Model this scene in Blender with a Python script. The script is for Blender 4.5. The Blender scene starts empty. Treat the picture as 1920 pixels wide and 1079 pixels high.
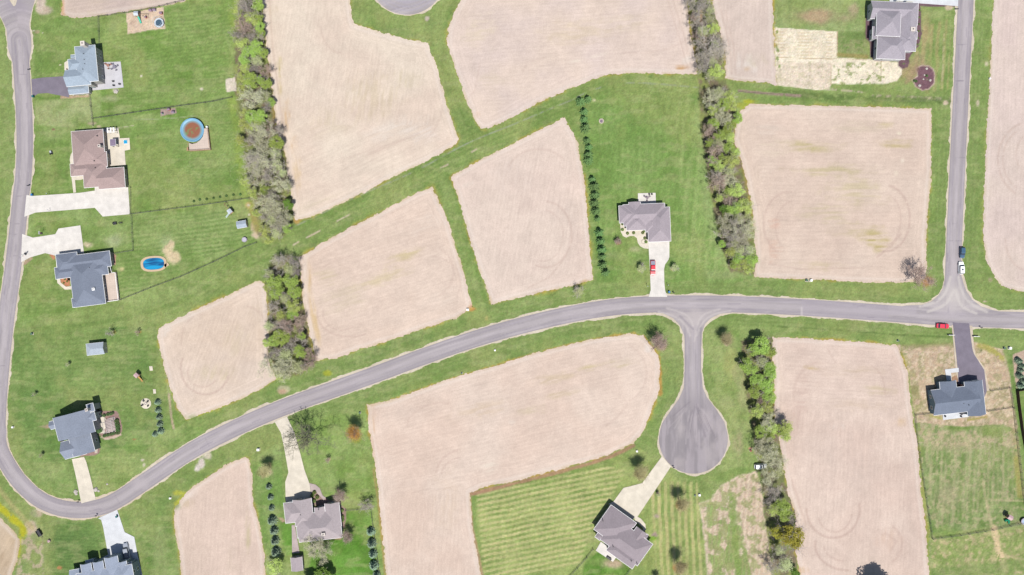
import bpy, math, random
import numpy as np
from mathutils import Vector, Matrix
# ---------------------------------------------------------------- camera, sky, sun, exposure
HC = 280.0                       # flying height of the drone
K = 1 / 4.8                      # metres per photo pixel on the ground
SC = bpy.context.scene
COL = SC.collection
cam_d = bpy.data.cameras.new('Camera'); cam = bpy.data.objects.new('Camera', cam_d); COL.objects.link(cam)
cam.location = (0, 0, HC); cam.rotation_euler = (0, 0, 0)
cam_d.sensor_width = 36; cam_d.lens = 36 * HC / 400.0
cam_d.clip_start = 1; cam_d.clip_end = 20000
SC.camera = cam
SUN_V = Vector((0.10, -0.46, 1.0)).normalized()      # towards the sun
W = bpy.data.worlds.new("World"); SC.world = W; W.use_nodes = True
nt = W.node_tree; bgn = nt.nodes['Background']
sky = nt.nodes.new('ShaderNodeTexSky'); sky.sky_type = 'NISHITA'; sky.sun_disc = False
sky.sun_elevation = math.asin(SUN_V.z); sky.sun_rotation = math.atan2(SUN_V.x, SUN_V.y)
nt.links.new(sky.outputs[0], bgn.inputs[0]); bgn.inputs[1].default_value = 0.075
sl = bpy.data.lights.new('Sun', 'SUN'); sl.energy = 4.2; sl.angle = math.radians(0.5); sl.color = (1, 0.965, 0.90)
so = bpy.data.objects.new('Sun', sl); COL.objects.link(so)
so.rotation_euler = SUN_V.to_track_quat('Z', 'Y').to_euler()
SC.view_settings.view_transform = 'Standard'; SC.view_settings.look = 'None'
SC.view_settings.gamma = 1; SC.view_settings.use_curve_mapping = False
SC.view_settings.exposure = 0.715
AF = 1 / 2.25                    # sunlit display value -> albedo

# ---------------------------------------------------------------- helpers
rnd = random.Random(7)
def hexc(h, f=AF):
    h = h.lstrip('#'); h = ''.join(c*2 for c in h) if len(h) == 3 else h; v = [int(h[i:i+2], 16) / 255 for i in (0, 2, 4)]
    return np.array([(c/12.92 if c <= .04045 else ((c+.055)/1.055)**2.4) * f for c in v], np.float32)
def G(px, py, z=0.0):
    s = K * (HC - z) / HC
    return Vector(((px - 960) * s, (539.5 - py) * s, z))
MATS = {}
def simple_mat(name, col, rough=.8, var=.12, scale=3.0, metal=0.0, bump=0.0, spec=0.3):
    """plain surface with a little procedural variation"""
    if name in MATS: return MATS[name]
    m = bpy.data.materials.new(name); m.use_nodes = True; MATS[name] = m
    n = m.node_tree.nodes; l = m.node_tree.links; b = n['Principled BSDF']
    b.inputs['Roughness'].default_value = rough; b.inputs['Metallic'].default_value = metal
    b.inputs['Specular IOR Level'].default_value = spec
    tc = n.new('ShaderNodeTexCoord'); nz = n.new('ShaderNodeTexNoise'); nz.inputs['Scale'].default_value = scale
    nz.inputs['Detail'].default_value = 5
    l.new(tc.outputs['Object'], nz.inputs['Vector'])
    mr = n.new('ShaderNodeMapRange'); mr.inputs[1].default_value = .3; mr.inputs[2].default_value = .7
    mr.inputs[3].default_value = 1 - var; mr.inputs[4].default_value = 1 + var
    l.new(nz.outputs['Fac'], mr.inputs[0])
    vm = n.new('ShaderNodeVectorMath'); vm.operation = 'SCALE'; vm.inputs[0].default_value = tuple(col[:3])
    l.new(mr.outputs[0], vm.inputs['Scale']); l.new(vm.outputs[0], b.inputs['Base Color'])
    if bump:
        bp = n.new('ShaderNodeBump'); bp.inputs['Strength'].default_value = bump; bp.inputs['Distance'].default_value = .05
        l.new(nz.outputs['Fac'], bp.inputs['Height']); l.new(bp.outputs[0], b.inputs['Normal'])
    return m
def link(o, parent=None):
    COL.objects.link(o)
    if parent is not None: o.parent = parent
    return o
class MB:
    """collects faces with materials and makes ONE mesh"""
    def __init__(s): s.v = []; s.f = []; s.mi = []
    def add(s, vs, fs, mi=0):
        b = len(s.v); s.v += [tuple(p) for p in vs]; s.f += [tuple(b + i for i in f) for f in fs]; s.mi += [mi] * len(fs)
    def box(s, c, size, rot=0, mi=0, taper=1.0):
        x, y, z = (d / 2 for d in size); cs, sn = math.cos(rot), math.sin(rot)
        vs = []
        for dz in (-z, z):
            t = 1.0 if dz < 0 else taper
            for dx, dy in ((-x, -y), (x, -y), (x, y), (-x, y)):
                dx2, dy2 = dx * t, dy * t
                vs.append((c[0] + dx2 * cs - dy2 * sn, c[1] + dx2 * sn + dy2 * cs, c[2] + dz))
        s.add(vs, [(3, 2, 1, 0), (4, 5, 6, 7), (0, 1, 5, 4), (1, 2, 6, 5), (2, 3, 7, 6), (3, 0, 4, 7)], mi)
    def tube(s, a, b, r1, r2=None, n=6, mi=0, caps=True):
        r2 = r1 if r2 is None else r2
        a = Vector(a); b = Vector(b); d = (b - a)
        if d.length < 1e-6: return
        q = d.to_track_quat('Z', 'Y'); vs = []
        for p, r in ((a, r1), (b, r2)):
            for i in range(n):
                t = 2 * math.pi * i / n
                vs.append(p + q @ Vector((r * math.cos(t), r * math.sin(t), 0)))
        fs = [(i, (i + 1) % n, n + (i + 1) % n, n + i) for i in range(n)]
        if caps: fs += [tuple(range(n))[::-1], tuple(range(n, 2 * n))]
        s.add(vs, fs, mi)
    def prism(s, pts, z0, z1, mi=0):
        n = len(pts); area = sum(pts[i][0]*pts[(i+1) % n][1]-pts[(i+1) % n][0]*pts[i][1] for i in range(n))
        if area < 0: pts = pts[::-1]
        vs = [(p[0], p[1], z0) for p in pts] + [(p[0], p[1], z1) for p in pts]
        s.add(vs, [tuple(range(n, 2*n)), tuple(range(n))[::-1]] + [(i, (i+1) % n, n+(i+1) % n, n+i) for i in range(n)], mi)
    def lathe(s, c, prof, n=12, mi=0, caps=True):
        vs = []; fs = []
        for r, z in prof:
            for i in range(n):
                t = 2*math.pi*i/n; vs.append((c[0]+r*math.cos(t), c[1]+r*math.sin(t), c[2]+z))
        for k in range(len(prof)-1):
            for i in range(n):
                fs.append((k*n+i, k*n+(i+1) % n, (k+1)*n+(i+1) % n, (k+1)*n+i))
        if caps: fs.append(tuple(range(n))[::-1]); fs.append(tuple(range((len(prof)-1)*n, len(prof)*n)))
        s.add(vs, fs, mi)
    def mesh(s, name, mats):
        me = bpy.data.meshes.new(name); me.from_pydata(s.v, [], s.f)
        for m in (mats if isinstance(mats, (list, tuple)) else [mats]): me.materials.append(m)
        me.polygons.foreach_set('material_index', s.mi); me.update(); return me
    def build(s, name, mats, parent=None, loc=None, rz=0):
        o = bpy.data.objects.new(name, s.mesh(name, mats)); link(o, parent)
        if loc is not None: o.location = loc
        o.rotation_euler.z = rz; return o
def tag(o, label=None, cat=None, group=None, kind=None):
    if label: o['label'] = label
    if cat: o['category'] = cat
    if group: o['group'] = group
    if kind: o['kind'] = kind
    return o
def empty(name, loc, rz, label, cat, group=None):
    o = bpy.data.objects.new(name, None); link(o); o.location = loc; o.rotation_euler.z = rz
    o.empty_display_size = .5
    return tag(o, label, cat, group)
def kids(o, tbl={}):
    return list(o.children)
def copy_thing(root, ch, loc, rz=0, sc=1.0, label=None, group=None):
    r = root.copy(); COL.objects.link(r); r.location = loc; r.rotation_euler = (0, 0, rz); r.scale = (sc, sc, sc) if not isinstance(sc, tuple) else sc
    if label: r['label'] = label
    if group: r['group'] = group
    for c, gs in ch:
        d = c.copy(); COL.objects.link(d); d.parent = r
        for g in gs:
            e = g.copy(); COL.objects.link(e); e.parent = d
    return r

# ---- numpy noise and distance fields (photo-pixel coordinates of the ground)
_T = np.random.RandomState(3).rand(256, 256).astype(np.float32)
def vnoise(x, y, seed=0):
    xi = np.floor(x).astype(np.int64); yi = np.floor(y).astype(np.int64)
    fx = (x - xi).astype(np.float32); fy = (y - yi).astype(np.float32)
    fx = fx*fx*(3-2*fx); fy = fy*fy*(3-2*fy)
    xi += seed * 37; yi += seed * 91
    a = _T[xi & 255, yi & 255]; b = _T[(xi+1) & 255, yi & 255]; c = _T[xi & 255, (yi+1) & 255]; d = _T[(xi+1) & 255, (yi+1) & 255]
    return (a*(1-fx)+b*fx)*(1-fy) + (c*(1-fx)+d*fx)*fy
def fbm(x, y, s, seed=0, oct=4):
    v = 0; a = 1; t = 0
    for k in range(oct):
        v = v + a * vnoise(x / s, y / s, seed + k * 5); t += a; a *= .55; s *= .5
    return v / t
def sstep(a, b, x):
    t = np.clip((x - a) / (b - a), 0, 1); return t*t*(3-2*t)
def seg_dist(X, Y, pts, closed=False, full=False):
    best = np.full(X.shape, 1e9, np.float32); U = np.zeros_like(best); S = np.zeros_like(best); acc = 0
    n = len(pts)
    for i in range(n if closed else n - 1):
        x0, y0 = pts[i]; x1, y1 = pts[(i+1) % n]
        dx, dy = x1-x0, y1-y0; L2 = dx*dx+dy*dy+1e-9; L = math.sqrt(L2)
        t = np.clip(((X-x0)*dx+(Y-y0)*dy)/L2, 0, 1)
        ex = X-(x0+t*dx); ey = Y-(y0+t*dy); d = np.sqrt(ex*ex+ey*ey)
        m = d < best; best = np.where(m, d, best)
        if full:
            U = np.where(m, acc+t*L, U); S = np.where(m, np.sign(dx*ey-dy*ex), S)
        acc += L
    return (best, U, S) if full else best
def poly_sdf(X, Y, pts):
    d = seg_dist(X, Y, pts, True); ins = np.zeros(X.shape, bool); n = len(pts)
    for i in range(n):
        x0, y0 = pts[i]; x1, y1 = pts[(i+1) % n]
        if y0 == y1: continue
        c = ((y0 > Y) != (y1 > Y)) & (X < (x1-x0)*(Y-y0)/(y1-y0)+x0); ins ^= c
    return np.where(ins, -d, d)
def smooth_line(pts, it=2):
    for _ in range(it):
        q = [pts[0]]
        for a, b in zip(pts, pts[1:]):
            q += [(a[0]*.75+b[0]*.25, a[1]*.75+b[1]*.25), (a[0]*.25+b[0]*.75, a[1]*.25+b[1]*.75)]
        q.append(pts[-1]); pts = q
    return pts
def mesh_grid(name, X, Y, keep, S, step, z, mat, cols, attrs=None, zfun=None):
    """kept cells of a regular grid; boundary vertices slide onto S = 0"""
    H_, W_ = X.shape
    idx = np.arange(H_*W_).reshape(H_, W_)
    a, b, c, d = idx[:-1, :-1][keep], idx[:-1, 1:][keep], idx[1:, 1:][keep], idx[1:, :-1][keep]
    quads = np.stack([d, c, b, a], 1)
    used = np.zeros(H_*W_, bool); used[quads.ravel()] = True
    cnt = np.zeros(H_*W_, np.int32); np.add.at(cnt, quads.ravel(), 1)
    Xf = X.ravel().copy(); Yf = Y.ravel().copy()
    if S is not None:
        gy, gx = np.gradient(S, step); gx = gx.ravel(); gy = gy.ravel(); gm = np.sqrt(gx*gx+gy*gy)+1e-6
        bd = used & (cnt < 4); mv = np.clip(-S.ravel(), -step*1.1, step*1.1)
        Xf[bd] += (mv*gx/gm)[bd]; Yf[bd] += (mv*gy/gm)[bd]
    new = np.cumsum(used)-1
    n = int(used.sum()); co = np.empty((n, 3), np.float32)
    co[:, 0] = (Xf[used]-960)*K; co[:, 1] = (539.5-Yf[used])*K; co[:, 2] = z
    me = bpy.data.meshes.new(name); me.vertices.add(n); me.vertices.foreach_set('co', co.ravel())
    q = new[quads].astype(np.int32); m = len(q)
    me.loops.add(4*m); me.loops.foreach_set('vertex_index', q.ravel())
    me.polygons.add(m); me.polygons.foreach_set('loop_start', np.arange(0, 4*m, 4, dtype=np.int32))

    me.update(calc_edges=True); me.validate()
    at = me.attributes.new('Col', 'FLOAT_COLOR', 'POINT')
    cc = np.ones((n, 4), np.float32); cc[:, :3] = cols.reshape(-1, 3)[used]
    at.data.foreach_set('color', cc.ravel())
    for k, v in (attrs or {}).items():
        t = me.attributes.new(k, 'FLOAT', 'POINT'); t.data.foreach_set('value', v.ravel()[used].astype(np.float32))
    me.materials.append(mat)
    o = bpy.data.objects.new(name, me); link(o); return o
class Paint:
    """colour field on a regular grid: patches of different grass, soil, dust"""
    def __init__(s, x0, y0, x1, y1, step):
        s.x0, s.y0, s.st = x0, y0, step
        xs = np.arange(x0, x1+step*.5, step, dtype=np.float32); ys = np.arange(y0, y1+step*.5, step, dtype=np.float32)
        s.X, s.Y = np.meshgrid(xs, ys); s.C = np.zeros(s.X.shape+(3,), np.float32)
    def win(s, pts, m):
        xs = [p[0] for p in pts]; ys = [p[1] for p in pts]
        i0 = max(0, int((min(ys)-m-s.y0)/s.st)); i1 = min(s.X.shape[0], int((max(ys)+m-s.y0)/s.st)+2)
        j0 = max(0, int((min(xs)-m-s.x0)/s.st)); j1 = min(s.X.shape[1], int((max(xs)+m-s.x0)/s.st)+2)
        if i1 <= i0 or j1 <= j0: return None
        return slice(i0, i1), slice(j0, j1)
    def mixin(s, w, mask, col):
        if isinstance(col, str): col = hexc(col)
        m = np.clip(mask, 0, 1)[..., None]; s.C[w] = s.C[w]*(1-m) + col*m
    def poly(s, pts, col, op=1, soft=2, rough=0, rs=8, thr=None, ts=5, seed=0):
        w = s.win(pts, soft+rough+4)
        if not w: return
        X, Y = s.X[w], s.Y[w]; d = poly_sdf(X, Y, pts)
        if rough: d = d + (fbm(X, Y, rs, seed+3)-.5)*2*rough
        m = op*(1-sstep(-soft*.5, soft*.5, d))
        if thr is not None: m = m*sstep(thr-.06, thr+.06, fbm(X, Y, ts, seed+11))
        s.mixin(w, m, col)
    def stroke(s, pts, wd, col, op=1, soft=None, thr=None, ts=5, seed=0, wob=0, sm=True):
        if sm and len(pts) > 2: pts = smooth_line(pts)
        soft = wd*.6 if soft is None else soft
        w = s.win(pts, wd+soft+wob+2)
        if not w: return
        X, Y = s.X[w], s.Y[w]; d = seg_dist(X, Y, pts)
        if wob: d = d + (fbm(X, Y, 9, seed+2)-.5)*2*wob
        m = op*(1-sstep(wd*.5-soft*.5, wd*.5+soft*.5+.01, d))
        if thr is not None: m = m*sstep(thr-.08, thr+.08, fbm(X, Y, ts, seed+21))
        s.mixin(w, m, col)
    def blob(s, x, y, rx, ry, col, op=1, soft=.5, seed=0, rough=.5, thr=None, ts=5, ang=0):
        R = max(rx, ry)*1.7
        w = s.win([(x-R, y-R), (x+R, y+R)], 0)
        if not w: return
        X, Y = s.X[w], s.Y[w]; ca, sa = math.cos(math.radians(ang)), math.sin(math.radians(ang))
        u = (X-x)*ca+(Y-y)*sa; v = -(X-x)*sa+(Y-y)*ca
        d = np.sqrt((u/rx)**2+(v/ry)**2) + (fbm(X, Y, max(rx, ry)*.8, seed+7)-.5)*2*rough
        m = op*(1-sstep(1-soft, 1+soft*.3, d))
        if thr is not None: m = m*sstep(thr-.08, thr+.08, fbm(X, Y, ts, seed+31))
        s.mixin(w, m, col)
    def stripes(s, pts, ang, per, col, op=.3, soft=6, seed=0, sharp=.25, jit=1.0):
        w = s.win(pts, soft)
        if not w: return
        X, Y = s.X[w], s.Y[w]; d = poly_sdf(X, Y, pts); a = math.radians(ang)
        u = X*math.sin(a)+Y*math.cos(a); v = X*math.cos(a)-Y*math.sin(a)
        u = u + (fbm(X, Y, 40, seed)-.5)*per*jit
        t = .5+.5*np.sin(2*math.pi*u/per); m = sstep(.5-sharp, .5+sharp, t)*op*(1-sstep(-soft, 0, d))
        m = m*(.45+1.1*fbm(v*.3+u, u*1.0, per*1.6, seed+9))
        s.mixin(w, m, col)
def ground_mat(name, speck=.16, fine=2.2, rowamp=0.0, bump=.5, big=.06, rough=.95):
    m = bpy.data.materials.new(name); m.use_nodes = True; n = m.node_tree.nodes; l = m.node_tree.links; b = n['Principled BSDF']
    b.inputs['Roughness'].default_value = rough; b.inputs['Specular IOR Level'].default_value = .12
    at = n.new('ShaderNodeAttribute'); at.attribute_name = 'Col'
    tc = n.new('ShaderNodeTexCoord')
    def noise(scale, detail, vec, rg=.6):
        z = n.new('ShaderNodeTexNoise'); z.inputs['Scale'].default_value = scale; z.inputs['Detail'].default_value = detail
        z.inputs['Roughness'].default_value = rg; l.new(vec, z.inputs['Vector']); return z.outputs['Fac']
    def rng(sock, lo, hi):
        r = n.new('ShaderNodeMapRange'); r.inputs[1].default_value = .32; r.inputs[2].default_value = .68
        r.inputs[3].default_value = lo; r.inputs[4].default_value = hi; r.clamp = False; l.new(sock, r.inputs[0]); return r.outputs[0]
    def mul(a, c):
        q = n.new('ShaderNodeMath'); q.operation = 'MULTIPLY'; l.new(a, q.inputs[0]); l.new(c, q.inputs[1]); return q.outputs[0]
    f1 = noise(fine, 4, tc.outputs['Object'], .75); f2 = noise(.12, 4, tc.outputs['Object'])
    k = mul(rng(f1, 1-speck, 1+speck), rng(f2, 1-big, 1+big))
    if rowamp:
        au = n.new('ShaderNodeAttribute'); au.attribute_name = 'ru'; av = n.new('ShaderNodeAttribute'); av.attribute_name = 'rv'
        cb = n.new('ShaderNodeCombineXYZ'); l.new(au.outputs['Fac'], cb.inputs[0])
        q = n.new('ShaderNodeMath'); q.operation = 'MULTIPLY'; q.inputs[1].default_value = .09; l.new(av.outputs['Fac'], q.inputs[0]); l.new(q.outputs[0], cb.inputs[1])
        r1 = noise(1.5, 2, cb.outputs[0], .7); k = mul(k, rng(r1, 1-rowamp, 1+rowamp))
        sn = n.new('ShaderNodeMath'); sn.operation = 'SINE'; q2 = n.new('ShaderNodeMath'); q2.operation = 'MULTIPLY'; q2.inputs[1].default_value = 2*math.pi/1.52
        l.new(au.outputs['Fac'], q2.inputs[0]); l.new(q2.outputs[0], sn.inputs[0])
        r2 = n.new('ShaderNodeMapRange'); r2.inputs[1].default_value = -1; r2.inputs[2].default_value = 1
        r2.inputs[3].default_value = 1-rowamp*.45; r2.inputs[4].default_value = 1+rowamp*.45; l.new(sn.outputs[0], r2.inputs[0]); k = mul(k, r2.outputs[0])
    vm = n.new('ShaderNodeVectorMath'); vm.operation = 'SCALE'; l.new(at.outputs['Color'], vm.inputs[0]); l.new(k, vm.inputs['Scale'])
    l.new(vm.outputs[0], b.inputs['Base Color'])
    bp = n.new('ShaderNodeBump'); bp.inputs['Strength'].default_value = bump; bp.inputs['Distance'].default_value = .12
    l.new(f1, bp.inputs['Height']); l.new(bp.outputs[0], b.inputs['Normal'])
    return m
# ---------------------------------------------------------------- FIELDS (outlines traced on the ground)
F = {}
F['1'] = [(490,-60),(490,0),(499,82),(510,162),(517,235),(535,290),(542,345),(549,382),(552,415),(587,406),(672,367),(730,335),(805,300),(855,271),(860,262),(840,200),(817,118),(806,93),(803,80),(768,75),(705,58),(664,46),(660,35),(656,0),(656,-60)]
F['2'] = [(868,-60),(865,0),(850,28),(840,55),(839,83),(855,135),(875,190),(892,230),(903,243),(917,241),(960,220),(1010,192),(1072,165),(1120,146),(1147,139),(1185,137),(1260,139),(1307,140),(1306,118),(1295,75),(1287,0),(1284,-60)]
F['3'] = [(1332,-60),(1336,10),(1350,57),(1360,108),(1360,147),(1385,152),(1440,156),(1455,160),(1455,150),(1450,50),(1449,0),(1449,-60)]
F['4'] = [(1383,214),(1405,196),(1440,196),(1500,197),(1640,201),(1746,204),(1746,320),(1740,395),(1736,445),(1737,502),(1733,524),(1690,531),(1590,528),(1440,521),(1414,522),(1418,478),(1410,390),(1396,320),(1383,282),(1376,260)]
F['5'] = [(845,332),(905,297),(960,270),(1057,221),(1067,237),(1082,265),(1095,332),(1100,382),(1107,470),(1112,525),(1072,537),(1010,549),(960,561),(922,572),(910,537),(892,487),(870,410),(855,357)]
F['6'] = [(810,351),(780,362),(705,402),(620,447),(557,485),(563,500),(566,540),(567,565),(580,627),(590,660),(592,677),(632,672),(670,657),(742,635),(797,615),(855,597),(886,577),(880,557),(870,512),(855,465),(840,415)]
F['7'] = [(296,615),(355,587),(425,555),(455,540),(480,527),(497,530),(500,560),(504,620),(503,680),(520,711),(479,735),(425,760),(350,787),(332,765),(320,732),(305,680),(297,635)]
F['8'] = [(689,760),(730,752),(830,715),(960,676),(1010,660),(1110,636),(1185,626),(1205,630),(1222,650),(1237,672),(1237,695),(1235,735),(1220,775),(1206,810),(1185,833),(1135,856),(1035,884),(960,903),(905,914),(882,925),(885,984),(895,1034),(902,1079),(905,1140),(727,1140),(724,1079),(717,1009),(710,921),(697,834),(692,809)]
F['9'] = [(460,857),(425,871),(357,916),(345,929),(327,954),(327,984),(335,1034),(340,1079),(342,1140),(500,1140),(497,1079),(495,1034),(485,979),(480,961),(475,949),(472,884),(466,859)]
F['10'] = [(1448,633),(1515,635),(1615,641),(1682,647),(1690,665),(1702,702),(1706,752),(1712,790),(1720,834),(1727,921),(1735,984),(1740,1046),(1742,1079),(1744,1140),(1505,1140),(1500,1079),(1492,1034),(1492,965),(1477,921),(1470,879),(1462,829),(1452,790),(1452,715),(1450,660)]
F['11'] = [(1864,-60),(1862,0),(1857,125),(1850,250),(1845,370),(1844,445),(1850,490),(1865,520),(1880,538),(1905,545),(1930,549),(2080,555),(2080,-60)]
F['12'] = [(118,-60),(116,0),(115,27),(140,34),(185,30),(250,20),(300,12),(345,4),(362,-10),(366,-60)]
F['13'] = [(-100,945),(-10,960),(15,985),(38,1010),(33,1050),(22,1079),(12,1140),(-100,1140)]
STEP = 2.0
# ---- road network as a distance field
R_MAIN = smooth_line([(-4,810),(-3,838),(12,868),(34,902),(68,934),(100,950),(135,957),(172,956),(212,944),(270,905),(353,848),(410,818),(480,785),(555,755),(630,729),(700,704),(780,674),(870,642),(960,615),(1060,591),(1140,577),(1210,571),(1320,569),(1440,573),(1560,580),(1665,588),(1790,597),(1920,601),(2080,606)], 2)
R_LEFT = smooth_line([(36,75),(42,150),(46,220),(47,280),(44,335),(39,370),(31,450),(21,530),(11,600),(1,700),(-4,770),(-5,810)], 2)
R_L1 = smooth_line([(70,-60),(48,0),(37,50),(37,85)], 2)
R_L2 = smooth_line([(-45,-60),(-5,-10),(26,45),(36,85)], 2)
R_RIGHT = smooth_line([(1813,-60),(1811,0),(1804,135),(1797,270),(1789,450),(1786,520),(1787,590)], 2)
R_STEM = [(1299,580),(1299,640),(1299,740),(1300,826)]
FLARE1 = [(1222,578),(1225,586),(1243,588),(1262,597),(1275,611),(1283,630),(1284,650),(1315,650),(1316,625),(1322,608),(1333,597),(1350,589),(1375,586),(1376,575)]
FLARE2 = [(1660,580),(1700,573),(1728,572),(1746,566),(1760,554),(1768,541),(1774,510),(1801,510),(1806,530),(1812,546),(1824,563),(1840,575),(1862,582),(1900,590),(1900,600),(1660,600)]
NECK = [(1284,700),(1315,700),(1318,728),(1326,746),(1343,768),(1358,792),(1362,830),(1238,830),(1242,795),(1256,772),(1273,748),(1282,727)]
def smin(a, b, k=3.0):
    h = np.clip(.5+.5*(b-a)/k, 0, 1); return b*(1-h)+a*h-k*h*(1-h)
def road_sdf(X, Y):
    d = smin(seg_dist(X, Y, R_MAIN)-15.4, seg_dist(X, Y, R_LEFT)-15.4, 6)
    d = smin(d, seg_dist(X, Y, R_L1)-16, 26); d = smin(d, seg_dist(X, Y, R_L2)-15, 8)
    d = smin(d, seg_dist(X, Y, R_RIGHT)-14.6, 4); d = smin(d, seg_dist(X, Y, R_STEM)-15.5, 4)
    d = np.minimum(d, poly_sdf(X, Y, FLARE1)); d = np.minimum(d, poly_sdf(X, Y, FLARE2)); d = smin(d, poly_sdf(X, Y, NECK), 3)
    d = smin(d, np.sqrt((X-1300)**2+(Y-824)**2)-64.5, 4)
    d = np.minimum(d, np.sqrt((X-763)**2+(Y+43)**2)-71)
    return d
# ---------------------------------------------------------------- GROUND sheet: grass of several kinds
g = Paint(-100, -70, 2020, 1150, STEP)
X, Y = g.X, g.Y
n1 = fbm(X, Y, 60, 1)[..., None]; n2 = fbm(X, Y, 14, 4)[..., None]
g.C[:] = hexc('#7a9a54')*(1-n1)+hexc('#90aa66')*n1
g.C *= (.86+.28*n2)
def lawn(pts, a, b, s=50, seed=0, soft=3, op=1):
    w = g.win(pts, 6)
    d = poly_sdf(X[w], Y[w], pts); m = op*(1-sstep(-soft, soft, d)); n = np.clip((fbm(X[w], Y[w], s, seed)-.5)*3.4+.5, -.25, 1.15)[..., None]
    c = hexc(a)*(1-n)+hexc(b)*n; c = c*(.93+.14*fbm(X[w], Y[w], 9, seed+2)[..., None]); g.mixin(w, m, c)
# verges (mown roadside) a little greener
for ln, wd in ((R_MAIN, 78), (R_RIGHT, 74), (R_STEM, 90), (R_LEFT, 60)):
    w = g.win(ln, wd); d = seg_dist(X[w], Y[w], ln); n = fbm(X[w], Y[w], 30, 6)[..., None]
    g.mixin(w, .8*(1-sstep(wd*.5-6, wd*.5+6, d)), hexc('#7a9a56')*(1-n)+hexc('#8fa866')*n)
lawn([(57,60),(110,30),(186,34),(186,33),(360,0),(445,-70),(452,100),(462,240),(480,400),(485,450),(300,530),(30,615),(45,490),(50,405),(64,180)], '#6c9649', '#8fac68', 45, 3)
lawn([(186,40),(300,18),(370,2),(440,-5),(450,170),(300,210),(190,225)], '#719c4c', '#87a85f', 70, 7)
lawn([(64,60),(185,60),(185,130),(150,110),(64,140)], '#6a9348', '#7fa158', 40, 5)
lawn([(64,188),(170,185),(175,235),(135,240),(66,235)], '#7d9c57', '#a0b077', 30, 9)
lawn([(62,240),(132,240),(130,360),(60,365)], '#5f8f41', '#7b9f55', 30, 11)
lawn([(245,230),(450,190),(470,365),(246,400)], '#6c9a4a', '#8aa761', 55, 12)
lawn([(250,410),(470,380),(475,450),(285,538),(215,565),(215,480),(250,470)], '#7a9c55', '#8fab68', 50, 13)
lawn([(40,500),(100,500),(120,575),(35,605)], '#729a4e', '#88a75f', 30, 15)
lawn([(28,625),(295,610),(300,700),(325,790),(300,850),(210,930),(150,938),(60,895),(22,830),(15,760),(25,650)], '#65914b', '#7fa05b', 55, 16)
lawn([(165,860),(330,800),(390,800),(330,860),(230,925),(180,935)], '#79a055', '#95af6a', 30, 17)
lawn([(42,870),(130,865),(145,935),(90,920)], '#7b9f58', '#8fab66', 30, 18)
lawn([(78,975),(187,980),(200,1035),(130,1079),(130,1150),(95,1150),(90,1040)], '#578343', '#65904c', 40, 19)
lawn([(225,960),(320,900),(335,930),(325,985),(340,1150),(270,1150),(262,1040)], '#64914a', '#7c9f5a', 40, 20)
lawn([(470,860),(525,830),(545,1079),(545,1150),(505,1150),(495,1040)], '#6b9a4c', '#86a762', 30, 21)
lawn([(545,790),(690,770),(700,880),(715,1020),(722,1150),(640,1150),(640,950),(585,900)], '#79a050', '#8fae65', 40, 22)
lawn([(640,958),(698,958),(712,1150),(560,1150),(585,1040),(640,1000)], '#3f8a26', '#549c38', 30, 23)
lawn([(528,980),(550,985),(556,1040),(530,1040)], '#458f2c', '#5a9e3c', 20, 24)
lawn([(1118,168),(1150,158),(1305,160),(1310,225),(1325,330),(1345,440),(1385,505),(1395,530),(1120,530),(1108,350),(1092,240)], '#719e50', '#82a95e', 60, 25)
lawn([(1128,540),(1215,540),(1215,552),(1128,558)], '#7fa058', '#8fab66', 30, 26)
lawn([(888,920),(1035,892),(1140,862),(1200,840),(1240,870),(1260,890),(1310,930),(1320,1000),(1325,1150),(905,1150),(895,1030)], '#84a259', '#a0b46c', 30, 27)
lawn([(1095,1060),(1130,1025),(1180,1060),(1180,1150),(1080,1150)], '#468a2c', '#65a044', 15, 28)
lawn([(1320,620),(1385,620),(1405,740),(1420,860),(1395,880),(1340,890),(1365,830),(1355,780),(1318,730)], '#7f9f59', '#9aae6e', 28, 29)
lawn([(1455,0),(1605,-60),(1620,60),(1570,60),(1452,50)], '#7da05a', '#95ad70', 30, 30)
lawn([(1700,90),(1725,20),(1788,20),(1783,190),(1560,180),(1670,150)], '#7b9d55', '#93aa68', 24, 31)
lawn([(1716,770),(1905,790),(1925,920),(1930,1150),(1745,1150),(1740,1010)], '#7d995c', '#98a873', 22, 32)
lawn([(1888,655),(1990,655),(1990,1150),(1925,1150),(1905,770)], '#67934b', '#7a9e5a', 22, 33)
# mown stripes
g.stripes([(186,40),(370,2),(440,-5),(450,170),(300,210),(190,225)], 8, 7, '#5f8c40', .4, seed=1)
g.stripes([(245,235),(450,195),(470,365),(246,395)], 2, 6, '#5f8f41', .38, seed=2)
g.stripes([(250,410),(470,380),(475,450),(285,538),(215,565)], 9, 8, '#5b8a3f', .48, seed=3)
g.stripes([(40,490),(480,440),(300,530),(130,590),(35,610)], 4, 7, '#5f8f41', .32, seed=4)
g.stripes([(28,625),(295,610),(300,700),(325,790),(210,930),(22,830)], 3, 8, '#55853c', .3, seed=5)
g.stripes([(78,975),(187,980),(200,1035),(130,1079),(130,1150),(95,1150)], -4, 6, '#6f9c52', .35, seed=6)
g.stripes([(1118,168),(1305,160),(1345,440),(1395,530),(1120,530),(1100,300)], 86, 11, '#5f9243', .34, seed=7)
g.stripes([(1255,170),(1305,165),(1345,440),(1385,510),(1290,520)], 85, 16, '#9bb572', .4, seed=8)
g.stripes([(890,925),(1130,870),(1180,880),(1110,1000),(1090,1060),(905,1100)], 12, 9.5, '#cbc68c', .75, seed=9, sharp=.14, jit=.45)
g.stripes([(1215,900),(1310,900),(1325,1100),(1230,1100)], 92, 12, '#c8c188', .75, seed=10, jit=.4)
g.stripes([(1690,60),(1788,30),(1783,170),(1730,180)], 88, 13, '#b9a878', .5, seed=11)
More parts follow.
